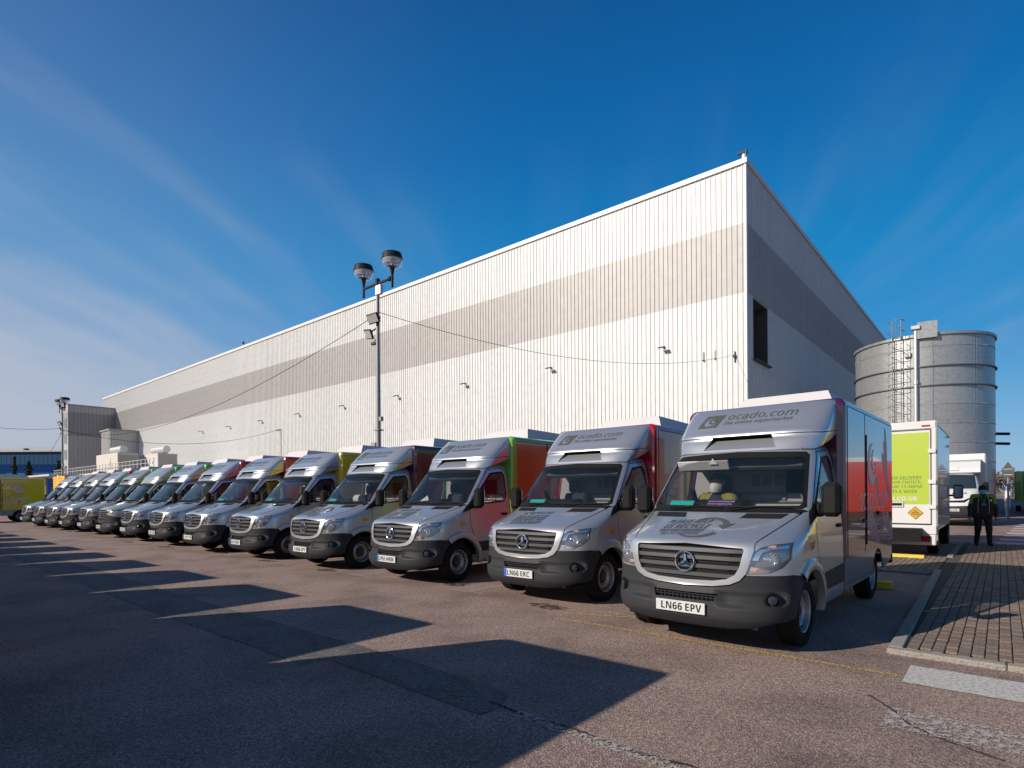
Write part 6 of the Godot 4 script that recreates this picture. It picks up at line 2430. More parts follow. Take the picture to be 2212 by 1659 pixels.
# ---------------------------------------------------------------- white lorries at the right
func trucks() -> void:
	var t := thing("box_truck", "white box truck seen from behind, with a lime green rear door", "truck", Vector3(-2.22, 0, -17.0))
	# box: rear frame at local z = 0, body to -4.3
	var b := MB.new()
	b.box(Vector3(0, 1.93, -2.2), Vector3(2.08, 2.62, 4.2), Basis.IDENTITY, 0.03)
	put("cargo_box", b.mesh(), "white_gloss", t)
	b = MB.new()
	b.box(Vector3(-0.99, 1.75, -0.05), Vector3(0.12, 2.75, 0.16), Basis.IDENTITY, 0.03)
	b.box(Vector3(0.99, 1.75, -0.05), Vector3(0.12, 2.75, 0.16), Basis.IDENTITY, 0.03)
	b.box(Vector3(0, 3.17, -0.05), Vector3(2.10, 0.22, 0.162), Basis.IDENTITY, 0.04)
	put("rear_frame", b.mesh(), "white", t)
	b = MB.new()
	b.box(Vector3(0, 0.66, 0.0), Vector3(2.06, 0.22, 0.12), Basis.IDENTITY, 0.015)
	b.box(Vector3(0, 0.42, -0.02), Vector3(2.04, 0.26, 0.14), Basis.IDENTITY, 0.02)
	put("bumper", b.mesh(), "white", t)
	var door := put("rear_door", quick_box(Vector3(1.86, 2.26, 0.05), 0.008), "white", t, Vector3(0, 1.93, 0.005))
	put("door_graphic", quick_box(Vector3(1.70, 1.73, 0.004)), "lime", door, Vector3(0.04, 0.21, 0.027))
	var on_door := func(x: float, y: float) -> Callable:
		return func(p: Vector2) -> Vector3: return Vector3(x + p.x, y - 1.93 + p.y, 0.0305)
	var words := []
	for it in [["YOUR DELIVERY", 0.745, 1.875], ["YOUR CHOICE,", 0.71, 1.765], ["10AM-11.30PM,", 0.78, 1.655], ["DAYS A WEEK", 0.655, 1.545]]:
		words.append(letters(it[0], it[1], 0.082, on_door.call(0.745 - it[1] + (0.03 if it[0].begins_with("10") else (-0.09 if it[0].begins_with("D") else 0.0)), it[2]), true))
	put("lettering", join(words), "lime_text", door)
	put("web_address", letters("FETCH.CO.UK", 0.88, 0.10, on_door.call(-0.22, 1.36), true), "white", door)
	var sq := put("hazard_diamond", quick_box(Vector3(0.225, 0.225, 0.006), 0.002), "sign_amber", door, Vector3(0.615, -0.865, 0.030))
	sq.rotation.z = PI / 4
	var rim := MB.new()
	for s in [-1.0, 1.0]:
		rim.box(Vector3(0, s * 0.107, 0.004), Vector3(0.222, 0.008, 0.003))
		rim.box(Vector3(s * 0.107, 0, 0.004), Vector3(0.008, 0.206, 0.003))
	put("diamond_border", rim.mesh(), "plate_black", sq)
	var dt := []
	for it in [["PET", 0.07, 0.025], ["SUPPLIES", 0.15, -0.012], ["ON-BOARD", 0.16, -0.049]]:
		var w: float = it[1]
		var y: float = it[2]
		dt.append(letters(it[0], w, 0.026, func(p: Vector2) -> Vector3:
			var u := Vector2(-w * 0.5 + p.x, y + p.y).rotated(-PI / 4)
			return Vector3(u.x, u.y, 0.0045)))
	put("diamond_text", join(dt), "plate_black", sq)
	b = MB.new()
	b.box(Vector3(0.92, 0, 0), Vector3(0.012, 2.28, 0.012))
	b.box(Vector3(0, 1.135, 0), Vector3(1.86, 0.012, 0.012))
	b.box(Vector3(0, -1.135, 0), Vector3(1.86, 0.012, 0.012))
	put("door_seal", b.mesh(), "dark", door, Vector3(0, 0, 0.022))
	for y in [0.62, -0.12, -0.72]:
		put("hinge", quick_box(Vector3(0.15, 0.10, 0.03), 0.008), "white", door, Vector3(0.95, y, 0.045))
	put("door_latch", quick_box(Vector3(0.30, 0.15, 0.03), 0.02), "steel_pale", door, Vector3(0.235, -0.665, 0.035))
	put("latch_lever", quick_box(Vector3(0.24, 0.06, 0.03), 0.01), "dark", door, Vector3(0.225, -0.66, 0.05))
	put("marker_lamp", quick_box(Vector3(0.17, 0.04, 0.02), 0.008), "tail_red", t, Vector3(0.83, 3.16, 0.037))
	for s in [-1.0, 1.0]:
		put("tail_light", quick_box(Vector3(0.36, 0.15, 0.03), 0.02), "tail_red", t, Vector3(s * 0.735, 0.44, 0.062))
	b = MB.new()
	b.box(Vector3(0, 0.55, -2.4), Vector3(1.5, 0.3, 5.6))
	b.box(Vector3(0.05, 0.45, 0.06), Vector3(0.1, 0.12, 0.02))
	put("chassis", b.mesh(), "plastic", t)
	b = MB.new()
	for k in 24:
		b.box(Vector3(1.045, 0.72, -0.25 - 0.17 * k), Vector3(0.012, 0.03, 0.03))
		b.box(Vector3(1.045, 3.18, -0.25 - 0.17 * k), Vector3(0.012, 0.03, 0.03))
	put("rivets", b.mesh(), "steel_pale", t)
	b = MB.new()
	b.box(Vector3(0, 1.35, -5.1), Vector3(1.9, 1.6, 1.5), Basis.IDENTITY, 0.18)
	put("cab", b.mesh(), "white_gloss", t)
	for s in [-1.0, 1.0]:
		var mr := put("wing_mirror", quick_box(Vector3(0.24, 0.42, 0.12), 0.04), "plastic", t, Vector3(s * 1.22, 1.56, -4.75))
		put("mirror_glass", quick_box(Vector3(0.19, 0.34, 0.01), 0.004), "window_blue", mr, Vector3(0, 0, 0.058))
		b = MB.new()
		b.box(Vector3(s * 1.05, 1.45, -4.85), Vector3(0.25, 0.06, 0.06))
		put("mirror_arm", b.mesh(), "plastic", t)
	for z in [-1.05, -4.7]:
		for s in [-1.0, 1.0]:
			var wh := Node3D.new()
			var nm := "wheel"
			var k := 0
			while t.has_node(NodePath(nm)):
				k += 1
				nm = "wheel_%03d" % k
			wh.name = nm
			wh.position = Vector3(s * 0.88, HUB_Y, z)
			wh.rotation.z = 0.0 if s > 0 else PI
			t.add_child(wh)
			put("tyre", cached("tyre", tyre_mesh), "rubber", wh)
			put("rim", cached("rim", rim_mesh), "rim", wh)
	# the second truck, front on, further back
	iveco_truck()


func iveco_truck() -> void:
	iveco = Shell.new([0.40, 0.55, 0.75, 0.95, 1.10, 1.30, 1.50, 1.62, 1.70, 2.30, 2.36], [0.90, 1.0, 1.02, 1.0, 0.97, 0.90, 0.78, 0.62, 0.42, 0.02, -0.15], [0.40, 0.8, 1.6, 2.0, 2.36], [0.94, 0.98, 0.97, 0.90, 0.80], [0.40, 1.3, 1.7, 2.36], [0.5, 0.5, 0.4, 0.3])
	var t := thing("box_truck", "white box truck facing the yard, with lettered roof bonnet, behind the lime one", "truck", Vector3(-1.72, 0, -33.2))
	var ref := Vector3(0, 1.2, -1)
	var sc := [0, 1.68, 0.86, 1.68, 0.78, 2.30, 0, 2.33]
	var bump := P2([0, 0.40])
	bump.append_array(iveco.front_edge(0.40, 0.98, 8))
	bump.append_array(P2([0.55, 0.92, 0, 0.90]))
	var b := MB.new()
	b.sheet(both(bump), [], iveco.front, Vector2(0.1, 0.08), ref)
	put("front_bumper", b.mesh(), "plastic_grey", t)
	b = MB.new()
	var face := P2([0, 0.90, 0.55, 0.92])
	face.append_array(iveco.front_edge(0.98, 2.35, 20))
	face.append(Vector2(0, 2.35))
	b.sheet(both(face), [both(P2(sc)), both(P2([0, 1.06, 0.45, 1.06, 0.72, 1.28, 0.70, 1.31, 0.42, 1.17, 0, 1.15]))], iveco.front, Vector2(0.1, 0.06), ref)
	for left in [true, false]:
		var s := iveco.side_edge(0.40, 2.35, 16)
		s.append_array(P2([-1.3, 2.35, -1.3, 0.40]))
		b.sheet(s, [P2([-0.1, 1.65, -0.45, 2.2, -1.05, 2.2, -1.05, 1.65])], iveco.side if left else iveco.side_right, Vector2(0.12, 0.12), ref)
	put("cab", b.mesh(), "white_gloss", t)
	b = MB.new()
	b.sheet(both(P2([0, 1.06, 0.45, 1.06, 0.72, 1.28, 0.70, 1.31, 0.42, 1.17, 0, 1.15])), [], iveco.front, Vector2(0.1, 0.06), ref, -0.03)
	put("grille", b.mesh(), "plastic", t)
	b = MB.new()
	b.sheet(both(P2(sc)), [], iveco.front, Vector2(0.1, 0.1), ref, -0.004)
	for left in [true, false]:
		b.sheet(P2([-0.1, 1.65, -0.45, 2.2, -1.05, 2.2, -1.05, 1.65]), [], iveco.side if left else iveco.side_right, Vector2(0.2, 0.2), ref, -0.004)
	put("windscreen", b.mesh(), "window_dark", t)
	b = MB.new()
	for s in [-1.0, 1.0]:
		var hp := P2([0.62, 1.06, 0.66, 1.14, iveco.edge_x(1.28), 1.28, iveco.edge_x(1.12), 1.12])
		b.sheet(hp if s > 0 else mirror(hp), [], iveco.front, Vector2(0.1, 0.08), ref, 0.004)
	put("headlights", b.mesh(), "chrome", t)
	b = MB.new()
	b.box(Vector3(0, 1.95, -3.2), Vector3(2.30, 2.75, 3.6), Basis.IDENTITY, 0.04)
	put("cargo_box", b.mesh(), "white", t)
	b = MB.new()
	var prof := P2([-1.4, 2.36, -0.12, 2.36, 0.0, 2.42, -0.05, 2.62, -0.35, 2.92, -0.75, 3.02, -1.4, 3.04])
	b.prism(prof, 1.96, Transform3D(Basis(Vector3(0, 0, 1), Vector3(0, 1, 0), Vector3(1, 0, 0)), Vector3(-0.98, 0, 0)))
	put("roof_fairing", b.mesh(), "white_gloss", t)
	put("logo_label", quick_box(Vector3(0.62, 0.19, 0.012), 0.004), "paper", t, Vector3(-0.12, 2.60, -0.03)).rotation.x = -0.5
	put("logo_text", letters("fetch", 0.50, 0.13, func(p: Vector2) -> Vector3: return Vector3(-0.37 + p.x, 2.545 + p.y * 0.88, 0.0 - p.y * 0.48)), "plate_black", t)
	put("bonnet_text", letters("FETCH.CO.UK", 1.15, 0.075, func(p: Vector2) -> Vector3: return iveco.front(Vector2(-0.60 + p.x, 1.43 + p.y)) + Vector3(0, 0.004, 0.006)), "plate_black", t)
	put("maker_text", letters("IVECO", 0.5, 0.085, func(p: Vector2) -> Vector3: return iveco.front(Vector2(-0.25 + p.x, 1.205 + p.y)) + Vector3(0, 0.002, 0.006)), "grey_mid", t)
	var pl := put("number_plate", quick_box(Vector3(0.55, 0.12, 0.015), 0.003), "plate_white", t, Vector3(0, 0.73, 1.035))
	put("registration", letters("BF68 UZK", 0.45, 0.08, func(p: Vector2) -> Vector3: return Vector3(-0.225 + p.x, -0.04 + p.y, 0.009)), "plate_black", pl)
	b = MB.new()
	for s in [-1.0, 1.0]:
		b.box(Vector3(s * 1.16, 1.75, 0.15), Vector3(0.22, 0.42, 0.14), Basis.IDENTITY, 0.05)
		b.box(Vector3(s * 1.02, 1.70, 0.10), Vector3(0.25, 0.05, 0.06))
	put("wing_mirrors", b.mesh(), "plastic", t)
	put("chassis", quick_box(Vector3(1.5, 0.3, 5.2)), "plastic", t, Vector3(0, 0.5, -2.0))
	for z in [0.0, -3.5]:
		for s in [-1.0, 1.0]:
			var wb := MB.new()
			wb.cyl(Vector3(s * 0.74, 0.36, z), Vector3(s * 0.96, 0.36, z), 0.36, 0.36, 22)
			put("wheel", wb.mesh(), "rubber", t)


# ---------------------------------------------------------------- people
class Body:
	var cell := 0.014
	var k := 0.02
	var lo := Vector3.ZERO
	var dims := Vector3i.ZERO
	var f := PackedFloat32Array()
	var col := PackedColorArray()
	var best := PackedFloat32Array()

	func start(a: Vector3, b: Vector3, c: float, blend: float) -> void:
		cell = c
		k = blend
		lo = a
		dims = Vector3i(((b - a) / c).ceil()) + Vector3i.ONE
		var n := dims.x * dims.y * dims.z
		f.resize(n)
		col.resize(n)
		best.resize(n)
		best.fill(1e9)

	# a tapered capsule, squashed front to back by flat
	func bone(a: Vector3, b: Vector3, ra: float, rb: float, c: Color, flat := 1.0) -> void:
		var r := maxf(ra, rb) + 4.0 * k
		var p0 := Vector3i(((a.min(b) - Vector3.ONE * r - lo) / cell).floor()).max(Vector3i.ZERO)
		var p1 := Vector3i(((a.max(b) + Vector3.ONE * r - lo) / cell).ceil()).min(dims - Vector3i.ONE)
		var ab := b - a
		var l2 := maxf(ab.length_squared(), 1e-9)
		for z in range(p0.z, p1.z + 1):
			for y in range(p0.y, p1.y + 1):
				for x in range(p0.x, p1.x + 1):
					var p := lo + Vector3(x, y, z) * cell
					var t := clampf((p - a).dot(ab) / l2, 0.0, 1.0)
					var q := p - a - ab * t
					q.z /= flat
					var d := q.length() - lerpf(ra, rb, t)
					if d < 4.0 * k:
						var i := x + dims.x * (y + dims.y * z)
						f[i] += exp(-d / k)
						if d < best[i]:
							best[i] = d
							col[i] = c

	func value(i: int) -> float:
		return 1.0 if f[i] <= 0.0 else -k * log(f[i])

	func mesh() -> ArrayMesh:
		var at := {}
		var pts := PackedVector3Array()
		var cols := PackedColorArray()
		var sx := dims.x
		var sxy := dims.x * dims.y
		var corner := [0, 1, sx, sx + 1, sxy, sxy + 1, sxy + sx, sxy + sx + 1]
		var cp := [Vector3(0, 0, 0), Vector3(1, 0, 0), Vector3(0, 1, 0), Vector3(1, 1, 0), Vector3(0, 0, 1), Vector3(1, 0, 1), Vector3(0, 1, 1), Vector3(1, 1, 1)]
		var edges := [[0, 1], [2, 3], [4, 5], [6, 7], [0, 2], [1, 3], [4, 6], [5, 7], [0, 4], [1, 5], [2, 6], [3, 7]]
		var g := PackedFloat32Array()
		g.resize(f.size())
		for i in f.size():
			g[i] = 1.0 if f[i] <= 0.0 else -k * log(f[i])
		for z in dims.z - 1:
			for y in dims.y - 1:
				for x in dims.x - 1:
					var i := x + sx * y + sxy * z
					var inside := 0
					for c in corner:
						if g[i + c] < 0.0:
							inside += 1
					if inside == 0 or inside == 8:
						continue
					var sum := Vector3.ZERO
					var n := 0
					for e in edges:
						var a: float = g[i + corner[e[0]]]
						var b: float = g[i + corner[e[1]]]
						if (a < 0.0) != (b < 0.0):
							sum += (cp[e[0]] as Vector3).lerp(cp[e[1]], a / (a - b))
							n += 1
					at[i] = pts.size()
					pts.append(lo + (Vector3(x, y, z) + sum / n) * cell)
					var bi := i
					for c in corner:
						if best[i + c] < best[bi]:
							bi = i + c
					cols.append(col[bi])
		var mb := MB.new()
		var nrm := PackedVector3Array()
		nrm.resize(pts.size())
		var quads := []
		for i in at:
			for ax in 3:
				var st: int = [1, sx, sxy][ax]
				var u: int = [sx, sxy, 1][ax]
				var v: int = [sxy, 1, sx][ax]
				if (g[i] < 0.0) == (g[i + st] < 0.0):
					continue
				if not (at.has(i - u) and at.has(i - v) and at.has(i - u - v)):
					continue
				var q := [at[i], at[i - u], at[i - u - v], at[i - v]]
				var n := (pts[q[1]] - pts[q[0]]).cross(pts[q[2]] - pts[q[0]])
				var want := Vector3.ZERO
				want[ax] = 1.0 if g[i] < 0.0 else -1.0
				if n.dot(want) < 0.0:
					n = -n
				for w in q:
					nrm[w] += n
				quads.append(q)
		for q in quads:
			for tr in [[0, 1, 2], [0, 2, 3]]:
				var a: int = q[tr[0]]
				var b: int = q[tr[1]]
				var c: int = q[tr[2]]
				var before := mb.v.size()
				mb.tri_n(pts[a], pts[b], pts[c], nrm[a].normalized(), nrm[b].normalized(), nrm[c].normalized())
				if mb.v[before + 1] == pts[b]:
					mb.c.append_array([cols[a], cols[b], cols[c]])
				else:
					mb.c.append_array([cols[a], cols[c], cols[b]])
		return mb.mesh()


func hand(b: Body, wrist: Vector3, dir: Vector3, across: Vector3, c: Color, curl := 0.5) -> void:
	var palm := wrist + dir * 0.075
	b.bone(wrist, palm, 0.024, 0.030, c)
	b.bone(palm - across * 0.02, palm + across * 0.02, 0.022, 0.020, c)
	var fwd := dir.cross(across)
	for k in 4:
		var root := palm + across * (0.03 - 0.02 * k) + dir * 0.012
		var l: float = [0.070, 0.080, 0.075, 0.058][k]
		var mid := root + (dir * cos(curl * 0.5) + fwd * sin(curl * 0.5)) * l * 0.5
		b.bone(root, mid, 0.0095, 0.009, c)
		b.bone(mid, mid + (dir * cos(curl * 1.6) + fwd * sin(curl * 1.6)) * l * 0.5, 0.009, 0.0075, c)
	var th := wrist + dir * 0.03 + across * 0.024
	var tm := th + (dir * 0.6 + across * 0.7 + fwd * 0.3).normalized() * 0.04
	b.bone(th, tm, 0.012, 0.010, c)
	b.bone(tm, tm + (dir * 0.9 + fwd * 0.4).normalized() * 0.03, 0.010, 0.008, c)


func head(b: Body, at: Vector3, skin: Color, hair: Color) -> void:
	# at: centre of the skull, facing +z
	b.bone(at + Vector3(0, 0.03, -0.015), at + Vector3(0, 0.01, 0.015), 0.088, 0.082, skin)
	b.bone(at + Vector3(0, -0.04, 0.03), at + Vector3(0, -0.085, 0.045), 0.058, 0.042, skin)
	b.bone(at + Vector3(0, 0.0, 0.095), at + Vector3(0, -0.035, 0.112), 0.010, 0.014, skin)
	for s in [-1.0, 1.0]:
		b.bone(at + Vector3(s * 0.088, 0.01, -0.005), at + Vector3(s * 0.086, -0.03, 0.0), 0.014, 0.010, skin)
		b.bone(at + Vector3(s * 0.032, 0.005, 0.083), at + Vector3(s * 0.034, 0.005, 0.083), 0.012, 0.012, Color(0.03, 0.025, 0.02))
	b.bone(at + Vector3(-0.02, -0.062, 0.086), at + Vector3(0.02, -0.062, 0.086), 0.007, 0.007, Color(0.2, 0.07, 0.06))
	b.bone(at + Vector3(0, 0.0, -0.06), at + Vector3(0, 0.05, -0.04), 0.075, 0.07, hair)
	b.bone(at + Vector3(0, -0.06, 0.0), at + Vector3(0, -0.16, -0.02), 0.052, 0.060, skin)


func cap_mesh(at: Vector3, brim: float) -> ArrayMesh:
	var m := MB.new()
	var pr := []
	for i in 9:
		var a := PI / 2 * i / 8.0
		pr.append(Vector2(0.107 * cos(a) + 0.0005, 0.105 * sin(a)))
	m.lathe(pr, at + Vector3(0, 0.032, -0.008), Basis.IDENTITY.scaled(Vector3(0.95, 1.0, 1.1)), 24)
	var p := PackedVector2Array()
	for i in 13:
		var a := PI * i / 12.0
		p.append(Vector2(cos(a) * 0.085, sin(a) * brim))
	m.prism(p, 0.008, Transform3D(Basis(Vector3(1, 0, 0), Vector3(0, -0.15, 1).normalized(), Vector3(0, 1, 0.15).normalized()), at + Vector3(0, 0.035, 0.075)))
	return m.mesh()


func mask_mesh(at: Vector3) -> ArrayMesh:
	# a folded face mask standing off the nose and chin
	var m := MB.new()
	var g := []
	for j in 6:
		var rowp := []
		var v := j / 5.0
		for i in 9:
			var u := -1.0 + i / 4.0
			var y := lerpf(-0.105, 0.012, v)
			var wide := 0.062 + 0.018 * sin(v * PI)
			var z := 0.118 * sqrt(maxf(0.02, 1.0 - u * u * 0.72)) + 0.020 * sin(v * PI) * (1.0 - absf(u))
			rowp.append(at + Vector3(u * wide, y, z * 0.99))
		g.append(rowp)
	for j in 5:
		for i in 8:
			m.quad(g[j][i], g[j][i + 1], g[j + 1][i + 1], g[j + 1][i], Vector3((i - 3.5) * 0.2, 0, 1))
	for s in [-1.0, 1.0]:
		m.cyl(g[4][0] if s < 0 else g[4][8], at + Vector3(s * 0.09, 0.0, -0.005), 0.002, 0.002, 4)
	return m.mesh()


func people() -> void:
	var navy := Color(0.012, 0.016, 0.028)
	var black := Color(0.010, 0.010, 0.012)
	var lime := Color(0.20, 0.26, 0.025)
	var skin := Color(0.30, 0.155, 0.10)
	var hair := Color(0.02, 0.016, 0.014)
	# walking towards the yard; local +z is where the walker goes
	var p := thing("person", "person in dark jacket with lime shoulders, cap and blue mask, walking on the pavement", "person", Vector3(-0.42, 0.048, -20.9), deg_to_rad(10))
	var b := Body.new()
	b.start(Vector3(-0.55, -0.02, -0.32), Vector3(0.55, 1.62, 0.42), 0.013, 0.014)
	# legs: left forward, right back
	b.bone(Vector3(0.10, 0.90, 0.0), Vector3(0.12, 0.48, 0.10), 0.105, 0.072, black)
	b.bone(Vector3(0.12, 0.48, 0.10), Vector3(0.13, 0.10, 0.12), 0.074, 0.056, black)
	b.bone(Vector3(0.13, 0.055, 0.10), Vector3(0.15, 0.04, 0.28), 0.048, 0.038, black)
	b.bone(Vector3(-0.10, 0.90, 0.0), Vector3(-0.11, 0.48, 0.03), 0.105, 0.072, black)
	b.bone(Vector3(-0.11, 0.48, 0.03), Vector3(-0.12, 0.11, -0.14), 0.074, 0.056, black)
	b.bone(Vector3(-0.12, 0.06, -0.15), Vector3(-0.14, 0.035, 0.02), 0.048, 0.036, black)
	# hips and jacket
	b.bone(Vector3(-0.09, 0.92, 0.0), Vector3(0.09, 0.92, 0.0), 0.125, 0.125, black, 0.85)
	b.bone(Vector3(-0.11, 0.86, 0.0), Vector3(-0.13, 1.28, -0.01), 0.125, 0.115, navy, 0.95)
	b.bone(Vector3(0.11, 0.86, 0.0), Vector3(0.13, 1.28, -0.01), 0.125, 0.115, navy, 0.95)
	b.bone(Vector3(0.0, 0.88, 0.03), Vector3(0.0, 1.30, 0.02), 0.130, 0.120, navy, 0.95)
	b.bone(Vector3(-0.15, 1.36, -0.01), Vector3(0.15, 1.36, -0.01), 0.085, 0.085, lime)
	b.bone(Vector3(0, 1.34, 0.0), Vector3(0, 1.45, 0.0), 0.075, 0.068, navy)
	for s in [-1.0, 1.0]:
		b.bone(Vector3(s * 0.20, 1.37, -0.01), Vector3(s * 0.245, 1.16, -0.02), 0.078, 0.066, lime)
		b.bone(Vector3(s * 0.245, 1.16, -0.02), Vector3(s * 0.275, 1.06, 0.0), 0.066, 0.060, navy)
		b.bone(Vector3(s * 0.275, 1.06, 0.0), Vector3(s * 0.30, 0.84, 0.09 * (-s)), 0.060, 0.045, navy)
	put("body", b.mesh(), "cloth", p)
	b = Body.new()
	b.start(Vector3(-0.13, 1.36, -0.14), Vector3(0.13, 1.72, 0.15), 0.006, 0.006)
	head(b, Vector3(0, 1.565, 0.02), skin, hair)
	put("head", b.mesh(), "cloth", p)
	for s in [-1.0, 1.0]:
		b = Body.new()
		var w := Vector3(s * 0.302, 0.835, 0.092 * (-s))
		b.start(w - Vector3(0.12, 0.24, 0.13), w + Vector3(0.12, 0.05, 0.13), 0.0045, 0.004)
		hand(b, w, Vector3(s * 0.10, -1, 0.06).normalized(), Vector3(0, 0.05, 1).normalized() , skin, 0.7 * s)
		put("hand", b.mesh(), "cloth", p)
	put("cap", cap_mesh(Vector3(0, 1.565, 0.02), 0.075), "cap_black", p)
	put("face_mask", mask_mesh(Vector3(0, 1.555, 0.02)), "mask_blue", p)
	var g := MB.new()
	for s in [-1.0, 1.0]:
		g.box(Vector3(s * 0.036, 1.578, 0.112), Vector3(0.058, 0.034, 0.010), Basis(Vector3.UP, 0.25 * s), 0.006)
		g.box(Vector3(s * 0.085, 1.582, 0.05), Vector3(0.006, 0.008, 0.12))
	g.box(Vector3(0, 1.585, 0.118), Vector3(0.02, 0.008, 0.008))
	put("sunglasses", g.mesh(), "lamp_black", p)
	g = MB.new()
	g.tube([Vector3(-0.065, 1.45, 0.07), Vector3(-0.03, 1.30, 0.142), Vector3(0.0, 1.19, 0.155)], 0.006, 5)
	g.tube([Vector3(0.065, 1.45, 0.07), Vector3(0.03, 1.30, 0.142), Vector3(0.0, 1.19, 0.155)], 0.006, 5)
	put("lanyard", g.mesh(), "cord_green", p)
	put("name_badge", quick_box(Vector3(0.10, 0.065, 0.008), 0.003), "badge_blue", p, Vector3(0, 1.155, 0.162))
	g = MB.new()
	g.tube([Vector3(-0.10, 1.38, 0.115), Vector3(-0.125, 1.15, 0.145), Vector3(-0.12, 0.92, 0.145)], 0.007, 5)
	g.tube([Vector3(0.10, 1.38, 0.115), Vector3(0.125, 1.15, 0.145), Vector3(0.12, 0.92, 0.145)], 0.007, 5)
	put("jacket_piping", g.mesh(), "lime", p)
	put("jacket_logo", quick_box(Vector3(0.05, 0.06, 0.004)), "white", p, Vector3(0.165, 1.27, 0.112))
	# the driver of the nearest van
	var van_turn := deg_to_rad(-1.3)
	var seat := Vector3(VAN_X[0], 0, VAN_Z[0]) + Basis(Vector3.UP, van_turn) * Vector3(-0.37, 0.045, -0.80)
	var d := thing("person", "driver in dark jacket with yellow shoulders, dark hat and white mask, inside the nearest van", "person", seat, van_turn)
	b = Body.new()
	b.start(Vector3(-0.36, 0.80, -0.22), Vector3(0.36, 1.62, 0.60), 0.013, 0.014)
	var yel := Color(0.22, 0.20, 0.02)
	b.bone(Vector3(0, 1.06, -0.04), Vector3(0, 1.40, -0.06), 0.165, 0.150, navy, 0.75)
	b.bone(Vector3(-0.15, 1.46, -0.06), Vector3(0.15, 1.46, -0.06), 0.080, 0.080, yel)
	b.bone(Vector3(0, 1.44, -0.05), Vector3(0, 1.53, -0.04), 0.072, 0.062, navy)
	for s in [-1.0, 1.0]:
		b.bone(Vector3(s * 0.19, 1.45, -0.05), Vector3(s * 0.25, 1.26, 0.05), 0.076, 0.062, yel)
		b.bone(Vector3(s * 0.25, 1.26, 0.05), Vector3(s * 0.20, 1.24, 0.25), 0.060, 0.045, navy)
		b.bone(Vector3(s * 0.10, 0.98, 0.0), Vector3(s * 0.13, 0.98, 0.40), 0.095, 0.075, black)
	put("body", b.mesh(), "cloth", d)
	b = Body.new()
	b.start(Vector3(-0.13, 1.44, -0.20), Vector3(0.13, 1.84, 0.12), 0.006, 0.006)
	head(b, Vector3(0, 1.665, -0.03), skin, hair)
	put("head", b.mesh(), "cloth", d)
	for s in [-1.0, 1.0]:
		b = Body.new()
		var w := Vector3(s * 0.20, 1.24, 0.24)
		b.start(w - Vector3(0.10, 0.12, 0.05), w + Vector3(0.10, 0.12, 0.20), 0.0045, 0.004)
		hand(b, w, Vector3(0, 0.2, 1).normalized(), Vector3(-s, 0.2, 0).normalized(), skin, -0.9 * s)
		put("hand", b.mesh(), "cloth", d)
	put("hat", cap_mesh(Vector3(0, 1.665, -0.03), 0.05), "cap_black", d)
	put("face_mask", mask_mesh(Vector3(0, 1.655, -0.03)), "mask_white", d)


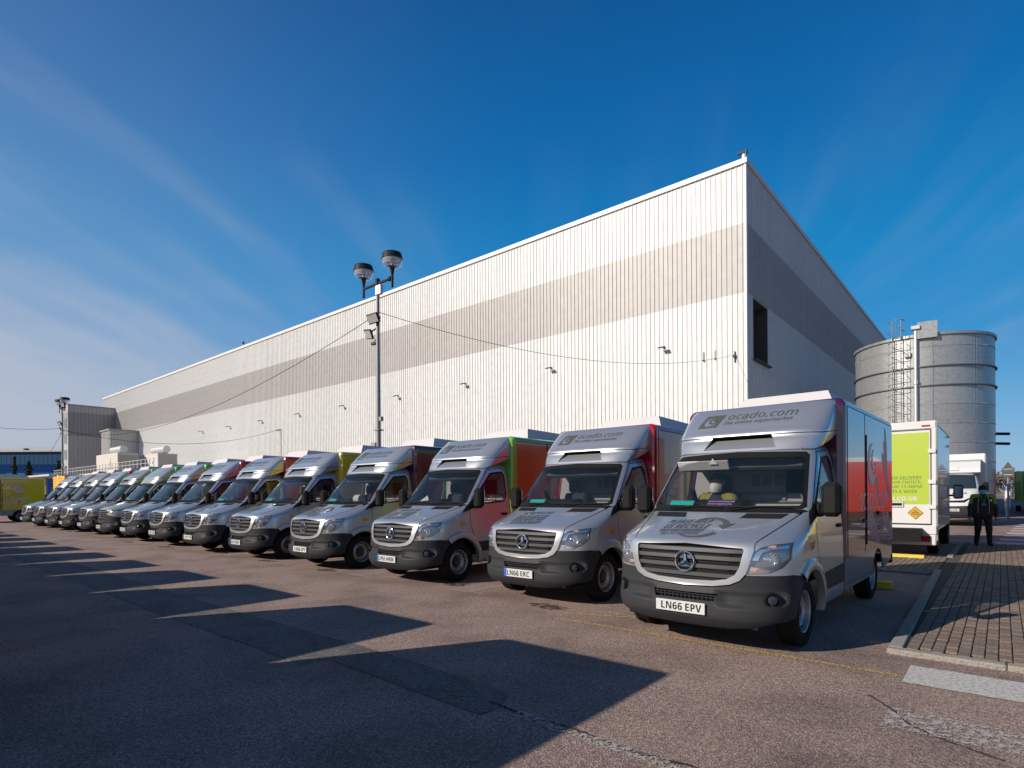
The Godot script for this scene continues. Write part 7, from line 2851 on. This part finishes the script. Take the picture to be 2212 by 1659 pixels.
# ---------------------------------------------------------------- small things
func small_things() -> void:
	# inside the nearest van
	var vt := Basis(Vector3.UP, deg_to_rad(-1.3))
	var vo := Vector3(VAN_X[0], 0, VAN_Z[0])
	var sv := thing("sun_visor", "pale folded sun visor behind the nearest van's windscreen, above the driver", "visor", vo + vt * Vector3(-0.42, 1.935, -0.50), deg_to_rad(-1.3))
	var m := MB.new()
	m.box(Vector3.ZERO, Vector3(0.66, 0.13, 0.02), Basis(Vector3.RIGHT, 0.5), 0.008)
	put("flap", m.mesh(), "visor", sv)
	m = MB.new()
	m.prism(P2([-0.05, 0.0, 0.06, 0.0, 0.0, 0.07]), 0.01, Transform3D(Basis.IDENTITY, Vector3(0.14, 0.01, 0.03)))
	put("label_tag", m.mesh(), "paper", sv)
	var cd := thing("notice_card", "purple notice card lying on the nearest van's dashboard", "card", vo + vt * Vector3(-0.04, 1.465, -0.10), deg_to_rad(-1.3))
	m = MB.new()
	var tilt := Basis(Vector3.RIGHT, 0.62)
	m.box(Vector3.ZERO, Vector3(0.32, 0.012, 0.13), tilt)
	put("card", m.mesh(), "card_purple", cd)
	var dt := []
	for it in [["Driver unloading and", 0.30, -0.01], ["delivering groceries", 0.28, 0.035]]:
		var z: float = it[2]
		var w: float = it[1]
		dt.append(letters(it[0], w, 0.03, func(p: Vector2) -> Vector3: return tilt * Vector3(-0.14 + p.x, 0.008, z - p.y)))
	put("lettering", join(dt), "paper", cd)
	for it in [[3, Vector3(0.40, 1.47, -0.20), "roll"], [2, Vector3(-0.30, 1.45, -0.14), "sheet"], [6, Vector3(0.25, 1.94, -0.45), "slip"]]:
		var o: Vector3 = Vector3(VAN_X[it[0]], 0, VAN_Z[it[0]]) + it[1]
		m = MB.new()
		if it[2] == "roll":
			m.cyl(Vector3(-0.10, 0.02, 0), Vector3(0.10, 0.02, 0), 0.10, 0.10, 20)
			tag(put("paper_roll", m.mesh(), "paper", self, o), "pale paper roll on the dashboard of the dark purple van", "paper roll")
		elif it[2] == "sheet":
			m.prism(P2([-0.14, 0, 0.12, 0.02, 0.02, 0.13]), 0.004, Transform3D(Basis(Vector3.RIGHT, -0.5), Vector3.ZERO))
			tag(put("paper_sheet", m.mesh(), "paper", self, o), "white folded paper sheet on the green van's dashboard", "paper")
		else:
			m.box(Vector3.ZERO, Vector3(0.22, 0.10, 0.004), Basis(Vector3.RIGHT, -0.75))
			tag(put("paper_slip", m.mesh(), "stop_yellow", self, o), "yellow paper slip inside the top of a distant van's windscreen", "paper slip")
	# wheel stops
	for it in [[Vector3(-1.56, 0.06, -11.15), 0.38, "short yellow wheel stop on the ground behind the nearest van"], [Vector3(-2.0, 0.06, -16.25), 1.25, "yellow wheel stop below the tail of the lime-backed truck"]]:
		m = MB.new()
		m.prism(P2([-0.09, -0.055, 0.09, -0.055, 0.06, 0.055, -0.06, 0.055]), it[1], Transform3D(Basis(Vector3(0, 0, 1), Vector3(0, 1, 0), Vector3(1, 0, 0)), Vector3(-it[1] * 0.5, 0, 0)))
		tag(put("wheel_stop", m.mesh(), "stop_yellow", self, it[0]), it[2], "wheel stop", "yellow wheel stops")
	# triangle sign seen from behind
	var s := thing("road_sign", "triangular road sign with a plate below, seen dark from behind, far right", "sign", Vector3(0.24, 0, -40.5))
	m = MB.new()
	m.cyl(Vector3.ZERO, Vector3(0, 3.05, 0), 0.045, 0.045, 10)
	put("pole", m.mesh(), "pole_grey", s)
	m = MB.new()
	m.prism(P2([-0.29, 2.64, 0.0, 3.12, 0.29, 2.64]), 0.02, Transform3D(Basis.IDENTITY, Vector3(0, 0, 0.05)))
	put("triangle_plate", m.mesh(), "dark_grey", s)
	put("lower_plate", quick_box(Vector3(0.48, 0.30, 0.02)), "dark_grey", s, Vector3(0, 2.46, 0.06))
	m = MB.new()
	for y in [2.42, 2.72]:
		m.box(Vector3(0, y, 0.075), Vector3(0.36, 0.03, 0.02))
	put("clamp", m.mesh(), "steel_pale", s)
	# white barrier end beside the walker
	var br := thing("barrier_post", "white metal barrier end standing beside the walking person", "barrier", Vector3(0.22, 0, -41.8))
	m = MB.new()
	m.box(Vector3(-0.05, 0.80, 0), Vector3(0.07, 1.58, 0.07), Basis.IDENTITY, 0.01)
	put("post", m.mesh(), "white", br)
	m = MB.new()
	m.box(Vector3(0.0, 1.08, 0.0), Vector3(0.07, 0.86, 0.6), Basis(Vector3.UP, 0.3), 0.01)
	put("panel", m.mesh(), "white", br)
	# yellow board at the far left
	var nb := thing("notice_board", "orange-yellow notice board with two columns of print, behind the yellow van", "board", Vector3(-60.9, 0, -12.2))
	for x in [-0.98, 0.98]:
		put("sign_panel", quick_box(Vector3(1.86, 1.30, 0.05), 0.01), "board_yellow", nb, Vector3(x, 2.62, 0))
		m = MB.new()
		for k in 5:
			m.box(Vector3(x - 0.25 + 0.06 * (k % 2), 3.08 - 0.22 * k, 0.028), Vector3(0.95 - 0.12 * (k % 3), 0.07, 0.004))
		put("print_lines", m.mesh(), "board_text", nb)
		put("post", quick_box(Vector3(0.08, 2.6, 0.08)), "grey_mid", nb, Vector3(x, 1.3, -0.07))
